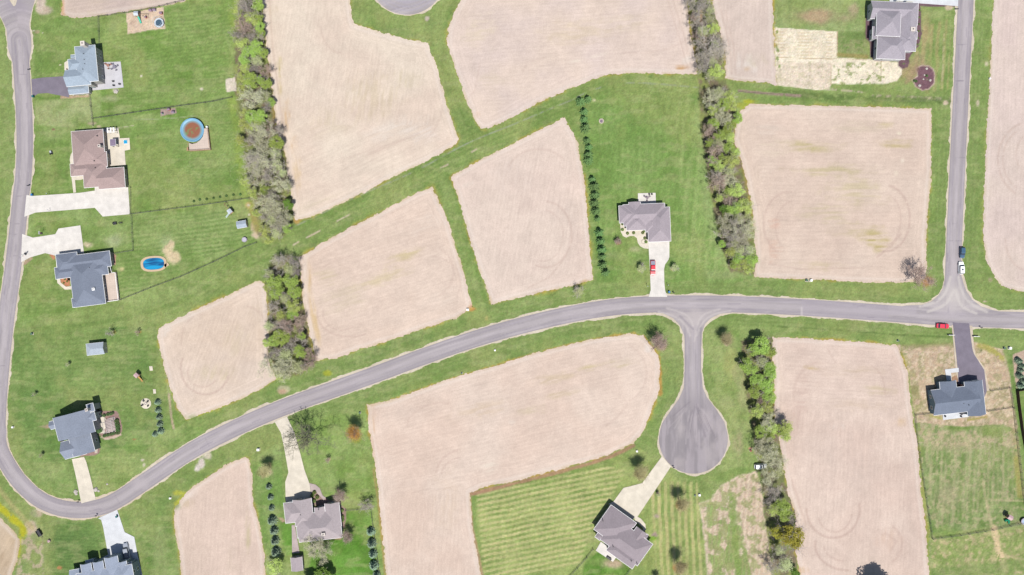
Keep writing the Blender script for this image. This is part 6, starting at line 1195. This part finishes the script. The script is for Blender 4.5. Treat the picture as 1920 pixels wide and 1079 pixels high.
# ---------------------------------------------------------------- PLAY EQUIPMENT
M_TEAL = simple_mat('slide_teal', hexc('#43d3b4'), .5, .05); M_GRN = simple_mat('plastic_green', hexc('#149a72'), .5, .05); M_YEL = simple_mat('plastic_yellow', hexc('#e3b35c'), .5, .05); M_WHP = simple_mat('awning_white', hexc('#dfe8f2'), .7, .05); M_REDP = simple_mat('plastic_red', hexc('#d8624e'), .5, .05); M_PNK = simple_mat('awning_pink', hexc('#e7c3c6'), .7, .05)
def playset(px, py, rz, label, awn, slide, swing=True, s=1.0, slide_dir=0):
    root = empty('play_set', G(px, py), math.radians(rz), label, 'play set'); root.scale = (s, s, s)
    for sx in (-.7, .7):
        for sy in (-.7, .7): mb = MB(); mb.box((0, 0, 1.3), (.11, .11, 2.6)); mb.build('post', M_WOOD, root, (sx, sy, 0))
    mb = MB(); mb.box((0, 0, 1.3), (1.6, 1.6, .1)); mb.build('platform', M_WOOD, root)
    mb = MB(); mb.add([(-.9, -.9, 2.55), (.9, -.9, 2.55), (.9, .9, 2.55), (-.9, .9, 2.55), (-.9, 0, 3.05), (.9, 0, 3.05)], [(0, 1, 5, 4), (2, 3, 4, 5), (3, 0, 4), (1, 2, 5), (3, 2, 1, 0)]); mb.build('awning', awn, root)
    mb = MB(); sd = math.radians(slide_dir); c, n = math.cos(sd), math.sin(sd); pr = [(.8, 1.35), (1.5, .95), (2.2, .55), (2.9, .25), (3.3, .2)]
    for (u0, z0), (u1, z1) in zip(pr, pr[1:]):
        for off, hh in ((0, .04), (-.32, .2), (.32, .2)):
            wv = .3 if off == 0 else .03
            vs = [(u*c-(off+q)*n, u*n+(off+q)*c, z+dz) for u, z in ((u0, z0), (u1, z1)) for q, dz in ((-wv, 0), (wv, 0), (wv, hh), (-wv, hh))]
            mb.add(vs, [(0, 1, 5, 4), (1, 2, 6, 5), (2, 3, 7, 6), (3, 0, 4, 7), (0, 3, 2, 1), (4, 5, 6, 7)])
    mb.build('slide', slide, root)
    if swing:
        mb = MB(); mb.tube((-.7, .2, 2.3), (-4.0, .2, 2.3), .07); mb.tube((-4.0, .2, 2.3), (-4.0, 1.2, 0), .06); mb.tube((-4.0, .2, 2.3), (-4.0, -.8, 0), .06); mb.build('swing_beam', M_WOOD, root)
        for u in (-1.7, -2.9): mb = MB(); mb.box((u, .2, .5), (.45, .2, .05)); mb.tube((u-.2, .2, .5), (u-.2, .2, 2.3), .015, n=4); mb.tube((u+.2, .2, .5), (u+.2, .2, 2.3), .015, n=4); mb.build('swing_seat', M_BLK, root)
    return root
playset(261, 30, 180, 'play set with white awning and teal slide on the sand rectangle', M_WHP, M_TEAL, True, .95, 105)
playset(435, 398, -52, 'play set with pale slide above the small garden shed', M_WHP, simple_mat('slide_pale', hexc('#cfe0d8'), .5), True, .95, -85)
playset(261, 703, 138, 'play set with pink and yellow awnings above the round fire pit', M_PNK, M_YEL, True, .9, 160)
playset(1886, 967, 150, 'play set with bright green slides at the lower right corner', M_PNK, M_GRN, False, 1.0, 140)
# green tunnel piece by the last play set
o = MB(); o.tube((0, 0, .5), (1.6, .5, .4), .45, n=12); o = o.build('play_tunnel', M_GRN, None, tuple(G(1882, 976))); tag(o, 'short bright green play tunnel below the green-slide play set', 'play tunnel')
def trampoline(px, py, R, label, mat, net=True):
    root = empty('trampoline', G(px, py), 0, label, 'trampoline'); n = 28
    mb = MB(); mb.lathe((0, 0, 0), [(R*.7, .88), (R, .9), (R*1.02, .82), (R*.7, .8)], n, 0, False); mb.build('pad', M_WHP if net else simple_mat('pad_grey', hexc('#bdb6c4'), .7), root)
    mb = MB(); mb.lathe((0, 0, 0), [(R*.7, .80), (R*.7, .86)], n); mb.build('jumping_mat', mat, root)
    for i in range(6): a = 6.283*i/6; mb = MB(); mb.tube((R*math.cos(a), R*math.sin(a), 0), (R*math.cos(a), R*math.sin(a), 2.5 if net else .85), .035); mb.build('pole', M_TEAL if net else M_MET, root)
    if net: mb = MB(); mb.lathe((0, 0, 0), [(R*1.0, 2.44), (R*1.0, 2.5), (R*.97, 2.5), (R*.97, 2.44)], n, 0, False); mb.build('net_ring', M_WHP, root)
trampoline(300, 44.5, 1.85, 'round trampoline with dark mat on the sand rectangle', simple_mat('tramp_mat', (.03, .06, .09), .7))
trampoline(459.5, 450, 1.0, 'small round pale trampoline below the small garden shed', simple_mat('tramp_pale', hexc('#d5cfe2'), .7), False)
trampoline(1918, 977, 1.3, 'round pale blue trampoline cut by the right edge', simple_mat('tramp_blue', hexc('#bcd4ee'), .7), False)
def toy(px, py, mat, label, sc=1.0, rz=0):
    """low playhouse/ride-on toy with pitched lid"""
    root = empty('toy_house', G(px, py), math.radians(rz), label, 'toy house'); mb = MB(); mb.box((0, 0, .5), (1.0*sc, .8*sc, 1.0)); mb.build('wall', mat, root)
    mb = MB(); a, b = .6*sc, .5*sc; mb.add([(-a, -b, 1), (a, -b, 1), (a, b, 1), (-a, b, 1), (-a, 0, 1.35), (a, 0, 1.35)], [(0, 1, 5, 4), (2, 3, 4, 5), (3, 0, 4), (1, 2, 5), (3, 2, 1, 0)]); mb.build('roof', simple_mat('toy_roof', hexc('#a58aa0'), .6), root)
toy(284, 21, M_PNK, 'left of two small playhouses at the top of the sand rectangle'); toy(291, 20, M_WHP, 'right of two small playhouses at the top of the sand rectangle'); toy(303.5, 26, M_REDP, 'dark pink toy house at the right of the sand rectangle', .9)
toy(318, 206, M_REDP, 'red toy house on the small pavers patch along the fence', .9, 8); toy(326, 211, M_WHP, 'white toy house on the small pavers patch along the fence', .9); toy(305.5, 213.5, M_TEAL, 'teal toy house on the small pavers patch', .6); toy(275, 34, M_REDP, 'orange-red toy house beside the teal slide', .6)
# ---------------------------------------------------------------- STREETSIDE AND YARD PIECES
def mailbox(px, py, label, rz=0, col=None):
    root = empty('mailbox', G(px, py), math.radians(rz), label, 'mailbox', 'roadside mailboxes'); mb = MB(); mb.box((0, 0, .5), (.14, .14, 1.0)); mb.build('post', M_TR, root)
    mb = MB(); mb.box((0, 0, 1.1), (.7, .34, .24)); mb.tube((-.35, 0, 1.22), (.35, 0, 1.22), .17, n=10); mb.build('box', col or M_BLK, root)
for (x, y, l, c) in [(57,132,'dark mailbox at the road above the short asphalt driveway',None),(56,349,'mailbox on the verge above the wide white driveway of the brown house',None),(149,940,'mailbox left of the short cream driveway in the road bend',None),(183,966,'mailbox left of the lower left white driveway',None),(1262,876,'mailbox where the cream driveway meets the cul-de-sac',None),(1792,19,'mailbox at the top right beside the road',None),(1837,614,'mailbox right of the asphalt driveway entrance',None),(1262,549,'thin dark mailbox at the road right of the blue bin',None),(57,570,'mailbox by the left road below the slate-roofed house',None)]:
    if l.startswith('mailbox by the left road'): continue
    mailbox(x, y, l, 0, c)
def bin_(px, py, mat, label, rz=0):
    root = empty('wheelie_bin', G(px, py), math.radians(rz), label, 'bin', 'roadside bins'); mb = MB(); mb.box((0, 0, .5), (.55, .6, .9), 0, 0, 1.15); mb.build('body', mat, root); mb = MB(); mb.box((0, 0, 1.02), (.7, .78, .09)); mb.build('lid', mat, root)
    for sy in (-.25, .25): mb = MB(); mb.tube((-.3, sy, .12), (-.3, sy+.06, .12), .12, n=10); mb.build('wheel', M_TY, root)
M_BLU = simple_mat('bin_blue', hexc('#2f86cf'), .5, .05); M_TLB = simple_mat('bin_teal', hexc('#2b7a80'), .5, .05)
bin_(64, 182, M_TLB, 'teal bin at the lower corner of the short asphalt driveway'); bin_(62, 366, M_BLU, 'blue bin at the mouth of the wide white driveway'); bin_(1254, 548, M_BLU, 'blue bin right of the white driveway mouth'); bin_(220.5, 968, M_TLB, 'teal bin at the upper right of the lower left driveway', 20)
def hoop(px, py, rz, label):
    root = empty('basketball_hoop', G(px, py), math.radians(rz), label, 'basketball hoop', 'basketball hoops'); mb = MB(); mb.box((-.5, 0, .15), (1.0, .7, .3)); mb.build('base', M_BLK, root)
    mb = MB(); mb.tube((-.3, 0, .3), (.1, 0, 2.9), .06); mb.tube((.1, 0, 2.9), (.7, 0, 3.1), .05); mb.build('pole', M_BLK, root); mb = MB(); mb.box((.75, 0, 3.2), (.05, 1.3, .85)); mb.build('backboard', M_TR, root)
    mb = MB(); 
    for i in range(10): a = 6.283*i/10; b = 6.283*(i+1)/10; mb.tube((1.05+.23*math.cos(a), .23*math.sin(a), 2.98), (1.05+.23*math.cos(b), .23*math.sin(b), 2.98), .02, n=4)
    mb.build('rim', M_REDP, root)
hoop(50, 478, -40, 'basketball hoop on the white driveway of the slate-roofed house'); hoop(80, 438, 0, 'basketball hoop on the grass above the same white driveway')
def lamp_post(px, py, label):
    root = empty('driveway_lamp', G(px, py), 0, label, 'lamp', 'driveway lamps'); mb = MB(); mb.tube((0, 0, 0), (0, 0, 1.8), .05); mb.build('post', M_BLK, root); mb = MB(); mb.lathe((0, 0, 1.8), [(.1, 0), (.17, .25), (.05, .4)], 8); mb.build('lamp_head', M_WHP, root)
for (x, y, l) in [(93,364,'lamp on the upper side of the wide white driveway'),(95,395,'lamp on the lower side of the wide white driveway'),(1213,537,'small lamp left of the white driveway mouth'),(1251,535,'small lamp right of the white driveway mouth'),(1101,847,None)]:
    if l: lamp_post(x, y, l)
def rail(px, py, label, rz):
    root = empty('entrance_fence', G(px, py), math.radians(rz), label, 'fence', 'white entrance fences'); mb = MB()
    for z in (.3, .7, 1.05): mb.box((0, 0, z), (2.2, .16, .12))
    mb.build('rails', M_TR, root)
    for x in (-1.1, 0, 1.1): mb = MB(); mb.box((x, 0, .6), (.18, .18, 1.25)); mb.build('post', M_TR, root)
rail(1781.5, 628.5, 'short white entrance fence left of the asphalt driveway', 0); rail(1828, 631, 'short white entrance fence right of the asphalt driveway', -2)
def utility(px, py, label, mat, s=1.0, rz=0):
    root = empty('utility_box', G(px, py), math.radians(rz), label, 'utility box', 'green and white utility boxes'); mb = MB(); mb.box((0, 0, .05), (1.2*s, 1.2*s, .1)); mb.build('pad', C_CR, root); mb = MB(); mb.box((0, 0, .5*s), (.9*s, .8*s, .85*s)); mb.box((0, -.03, .95*s), (.96*s, .9*s, .07)); mb.build('cabinet', mat, root)
M_UT = simple_mat('utility_green', hexc('#5d7f6c'), .6, .05)
for (x, y, l, m, s) in [(1512,526,'left utility box at the lower edge of the big right field',M_UT,.9),(1520,526,'right white utility box at the lower edge of the big right field',M_TR,.9),(1303,929,'small dark utility box below the cul-de-sac',M_UT,.6),(1311,928,'white utility box below the cul-de-sac',M_TR,.8),(1892,653,'white utility box by the right edge below the road',M_TR,1.0),(1882,653,'small green utility box by the right edge below the road',M_UT,.8),(1683,639,'dark utility box at the corner of the right-hand fields',M_UT,.7),(877,581,'pale utility box at the corner of the field above the road',M_TR,.9),(866,700,'tiny utility box on the orange rim of the lower middle field',M_UT,.6),(485,843,'white utility box left of the cream driveway of the tan house',M_TR,1.0),(25,1043-19,None,M_TR,1),(25,801,'white utility box beside the left road',M_TR,.7),(61,626,'green utility box at the left end of the grassy swale',M_UT,.8),(1196,846,None,M_TR,1),(1194,846,'small white utility box above the budding tree by the cul-de-sac',M_TR,.7),(320,934,'small white utility box at the corner of the lower left field',M_TR,.7),(675,774,'small dark utility box left of the lower middle field corner',M_UT,.7),(1855,148,'small blue-white utility box on the right field edge',M_TR,.6),(928,657,'small white utility box in the verge below the curved road',M_TR,.6),(1407,845,'reddish utility box by the belt right of the cul-de-sac',simple_mat('util_red', hexc('#b06a5c'), .7),.7)]:
    if l: utility(x, y, l, m, s)
# boulders and stone edging
def boulder(px, py, s, label, mat=None):
    r = random.Random(int(px*3+py)); mb = MB(); pr = []
    for k, (rr, z) in enumerate([(1, 0), (1.05, .3), (.8, .6), (.35, .75)]): pr.append((rr, z))
    mb.lathe((0, 0, 0), pr, 9); v2 = [(x*s*r.uniform(.75, 1.2), y*s*r.uniform(.7, 1.1), z*s*r.uniform(.8, 1.1)) for x, y, z in mb.v]; mb.v = v2
    o = mb.build('boulder', mat or simple_mat('boulder', hexc('#d9d0c8'), .9, .2, 3), None, tuple(G(px, py))); tag(o, label, 'boulder', 'landscape boulders')
for i, (x, y, s, l) in enumerate([(142,922,.8,'pale boulder left of the short cream driveway'),(143,926,.6,'smaller pale boulder left of the short cream driveway'),(180,918,.9,'large pale boulder right of the short cream driveway'),(185,921,.5,'small pale boulder right of the short cream driveway'),(201,908,.4,'pale stone along the grass right of the short cream driveway'),(218,172,.9,'white boulder below the grey concrete patio'),(1709,94,.5,'white boulder in the mulch below the white house'),(1737,129,.5,'topmost pale boulder in the kidney-shaped mulch island'),(1744,151,.5,'rightmost pale boulder in the kidney-shaped mulch island'),(1724,161,.6,'lowest pale boulder in the kidney-shaped mulch island'),(1733,141,.35,'small pale stone left of centre in the kidney-shaped island'),(1731,149,.35,'small pale stone low in the kidney-shaped island')]): boulder(x, y, s, l)
# fire pit with chairs
def chair(px, py, rz, label, grp, mat=None, s=1.0):
    mat = mat or M_BLK; root = empty('patio_chair', G(px, py), math.radians(rz), label, 'chair', grp); root.scale = (s, s, s)
    mb = MB(); mb.box((0, 0, .42), (.6, .6, .07)); mb.build('seat', mat, root); mb = MB(); mb.box((-.29, 0, .75), (.07, .6, .62)); mb.build('backrest', mat, root)
    for sx in (-.25, .25):
        for sy in (-.25, .25): mb = MB(); mb.box((sx, sy, .2), (.05, .05, .4)); mb.build('leg', mat, root)
p = G(273.5, 757); root = empty('fire_pit', p, 0, 'round cream stone terrace with a fire ring on the left lawn', 'fire pit'); mb = MB(); mb.lathe((0, 0, 0), [(2.05, 0), (2.05, .06)], 28); mb.build('terrace', C_CR, root)
mb = MB(); mb.lathe((0, 0, .06), [(.55, 0), (.55, .35), (.38, .35), (.38, .05)], 14); mb.build('fire_ring', M_BR, root)
for i, (dx, dy, l) in enumerate([(-3.5,-5,'upper left'),(4,-4,'upper right'),(-5.5,2.5,'lower left'),(4.5,4,'lower right')]): chair(273.5+dx, 757+dy, math.degrees(math.atan2(dy, -dx)), l+' dark chair around the round fire pit', 'fire pit chairs')
def ringpit(px, py, label):
    root = empty('fire_pit', G(px, py), 0, label, 'fire pit'); mb = MB(); mb.lathe((0, 0, 0), [(1.0, 0), (1.0, .25), (.75, .28), (.72, .05)], 16); mb.build('stone_ring', simple_mat('pale_stone', hexc('#ddd0c0'), .9, .15), root); mb = MB(); mb.lathe((0, 0, .02), [(.7, 0), (.5, .05)], 12); mb.build('ash', simple_mat('ash', hexc('#8f8090'), .95, .2), root)
ringpit(1127.5, 227.5, 'round stone fire ring on the upper middle lawn near the conifers'); ringpit(1207, 454, 'round stone ring at the foot of the bed before the taupe house'); 
def patio_set(px, py, n, R, label, grp, m=None):
    root = empty('patio_table', G(px, py), 0, 'small round table of the '+label+' set', 'table', grp); mb = MB(); mb.lathe((0, 0, 0), [(.04, 0), (.04, .7), (R, .72), (R, .76)], 16); mb.build('tabletop', m or M_BLK, root); mb = MB(); mb.lathe((0, 0, 0), [(.3, 0), (.28, .05)], 10); mb.build('base', M_BLK, root)
    for i in range(n): a = 360*i/n+30; chair(px+(R+.5)/K*math.cos(math.radians(a)), py-(R+.5)/K*math.sin(math.radians(a)), a+180, f'{ordn(i+1)} chair, going round from the right, at the {label} table', grp, m)
patio_set(216, 127, 4, .7, 'grey-patio', 'dining set on the grey patio', simple_mat('furn_grey', hexc('#9a95a6'), .7)); patio_set(204.5, 124, 3, .6, 'rust-coloured grey-patio', 'rust-coloured set on the grey patio', simple_mat('furn_rust', hexc('#b98a7c'), .7))
patio_set(1213, 371.5, 3, .55, 'middle-lawn patio', 'set on the patio of the taupe house', simple_mat('furn_taupe', hexc('#a0909a'), .7)); patio_set(1801, 775.5, 3, .55, 'slate-blue house patio', 'set on the patio of the slate-blue house')
for (x, y, rz, l, g2) in [(193,123.5,0,'dark lounge chair at the upper left of the grey patio','chairs on the grey patio'),(214,153,20,'upper of two dark chairs on the lower grey patio','chairs on the grey patio'),(215,161,0,'lower of two dark chairs on the lower grey patio','chairs on the grey patio'),(226,158.5,0,'dark chair at the lower right corner of the grey patio','chairs on the grey patio'),(1217,364.5,90,'left of two chairs at the top edge of the white patio','chairs on the white patio'),(1222,364.5,90,'right of two chairs at the top edge of the white patio','chairs on the white patio'),(1771.5,780.5,0,'lone dark chair at the left end of the slate-blue house patio','chairs on the slate-blue patio'),(1148.5,1036.5,0,'left dark chair by the wall of the angled house patio','chairs on the angled patio'),(1154,1037.5,0,'right dark chair by the wall of the angled house patio','chairs on the angled patio')]: chair(x, y, rz, l, g2)
def bench(px, py, rz, label, L=1.6, cat='sofa', nm='patio_sofa', m=None):
    root = empty(nm, G(px, py), math.radians(rz), label, cat); m = m or M_BLK; mb = MB(); mb.box((0, 0, .38), (L, .75, .3)); mb.build('seat', m, root); mb = MB(); mb.box((0, .36, .65), (L, .14, .6)); mb.build('backrest', m, root)
    for sx in (-L/2, L/2): mb = MB(); mb.box((sx, 0, .5), (.12, .75, .5)); mb.build('armrest', m, root)
bench(195, 145, 90, 'upper dark sofa by the wall on the grey patio'); bench(195.5, 152.5, 90, 'lower dark sofa by the wall on the grey patio'); bench(1141.5, 1046.5, -35, 'dark sofa on the lower edge of the angled house patio', 1.9); bench(1809, 774.5, 0, 'dark grill bench at the right end of the slate-blue patio', 1.3, 'grill', 'grill_cart')
bench(177, 163.5, 0, 'teal sofa at the lower left of the grey patio', 1.2, m=M_TLB)
bench(204, 243, 0, 'dark bench on the white terrace above the gazebo', 1.6); bench(389, 250, 0, 'dark lounger on the round pool deck near the filter', 1.2); bench(382, 278.5, 0, 'small dark sofa on the lower edge of the round pool deck', .8); bench(392.5, 277, 90, 'dark sofa in the lower right corner of the round pool deck', 1.2)
slab('terrace', [(197,240),(206,240),(206,248),(197,249)], .16, C_WH, 4)
# slatted arbour right of the mauve-brown house
root = empty('arbour', G(214.5, 247), math.radians(3), 'white slatted arbour above the gazebo of the mauve-brown house', 'arbour'); mb = MB()
for sx in (-1.2, 0, 1.2): mb.box((sx, 0, 2.6), (.45, 1.9, .12))
mb.box((0, .8, 2.48), (3.0, .14, .14)); mb.box((0, -.8, 2.48), (3.0, .14, .14)); mb.build('slats', M_TR, root)
for sx in (-1.3, 1.3):
    for sy in (-.8, .8): mb = MB(); mb.box((sx, sy, 1.25), (.15, .15, 2.4)); mb.build('post', M_TR, root)
# utility trailer in the grass, lower left
root = empty('trailer', G(75, 999), math.radians(-58), 'dark utility trailer parked on the grass at the lower left', 'trailer'); mb = MB(); mb.box((0, 0, .55), (2.6, 1.4, .12))
for sy in (-.68, .68): mb.box((0, sy, .8), (2.6, .06, .4))
mb.box((-1.28, 0, .8), (.06, 1.3, .4)); mb.build('bed', M_BLK, root); mb = MB(); mb.tube((1.3, -.4, .5), (2.4, 0, .5), .05); mb.tube((1.3, .4, .5), (2.4, 0, .5), .05); mb.build('drawbar', M_MET, root)
for sy in (-.8, .8): mb = MB(); mb.tube((-.1, sy-.08, .32), (-.1, sy+.08, .32), .32, n=14); mb.build('wheel', M_TY, root)
root = empty('propane_tank', G(93, 1014), 0, 'pale round tank in the grass right of the dark trailer', 'tank'); mb = MB(); mb.lathe((0, 0, 0), [(.3, 0), (.55, .2), (.55, .7), (.3, .9), (.05, .95)], 14); mb.build('body', M_PNK, root); mb = MB(); mb.lathe((0, 0, .9), [(.12, 0), (.12, .15)], 8); mb.build('cap', M_BLK, root)
def mower(px, py, rz, label, m):
    root = empty('ride_on_mower', G(px, py), math.radians(rz), label, 'mower'); mb = MB(); mb.box((.35, 0, .55), (.8, .6, .4), 0, 0, .85); mb.build('hood', m, root); mb = MB(); mb.box((-.1, 0, .25), (1.0, 1.15, .18)); mb.build('deck', M_BLK, root); mb = MB(); mb.box((-.4, 0, .62), (.4, .45, .1)); mb.box((-.6, 0, .8), (.08, .45, .4)); mb.build('seat', M_BLK, root)
    for sx, r_ in ((.6, .2), (-.5, .3)):
        for sy in (-.42, .42): mb = MB(); mb.tube((sx, sy-.08, r_), (sx, sy+.08, r_), r_, n=12); mb.build('wheel', M_TY, root)
mower(216, 419, 10, 'dark ride-on mower on the grass above the slate-roofed house', M_BLK); mower(96.5, 287, 100, 'small white-blue ride-on mower on the lawn left of the brown house', M_WHP)
root = empty('swing_frame', G(227.5, 418.5), 0, 'small grey metal frame right of the dark mower', 'frame'); mb = MB(); mb.tube((-.7, -.3, 0), (-.7, 0, 1.3), .05); mb.tube((.7, -.3, 0), (.7, 0, 1.3), .05); mb.tube((-.7, 0, 1.3), (.7, 0, 1.3), .05); mb.tube((-.7, .3, 0), (-.7, 0, 1.3), .05); mb.tube((.7, .3, 0), (.7, 0, 1.3), .05); mb.build('frame', M_MET, root); mb = MB(); mb.box((0, 0, .4), (.9, .35, .05)); mb.build('seat', M_BLK, root)
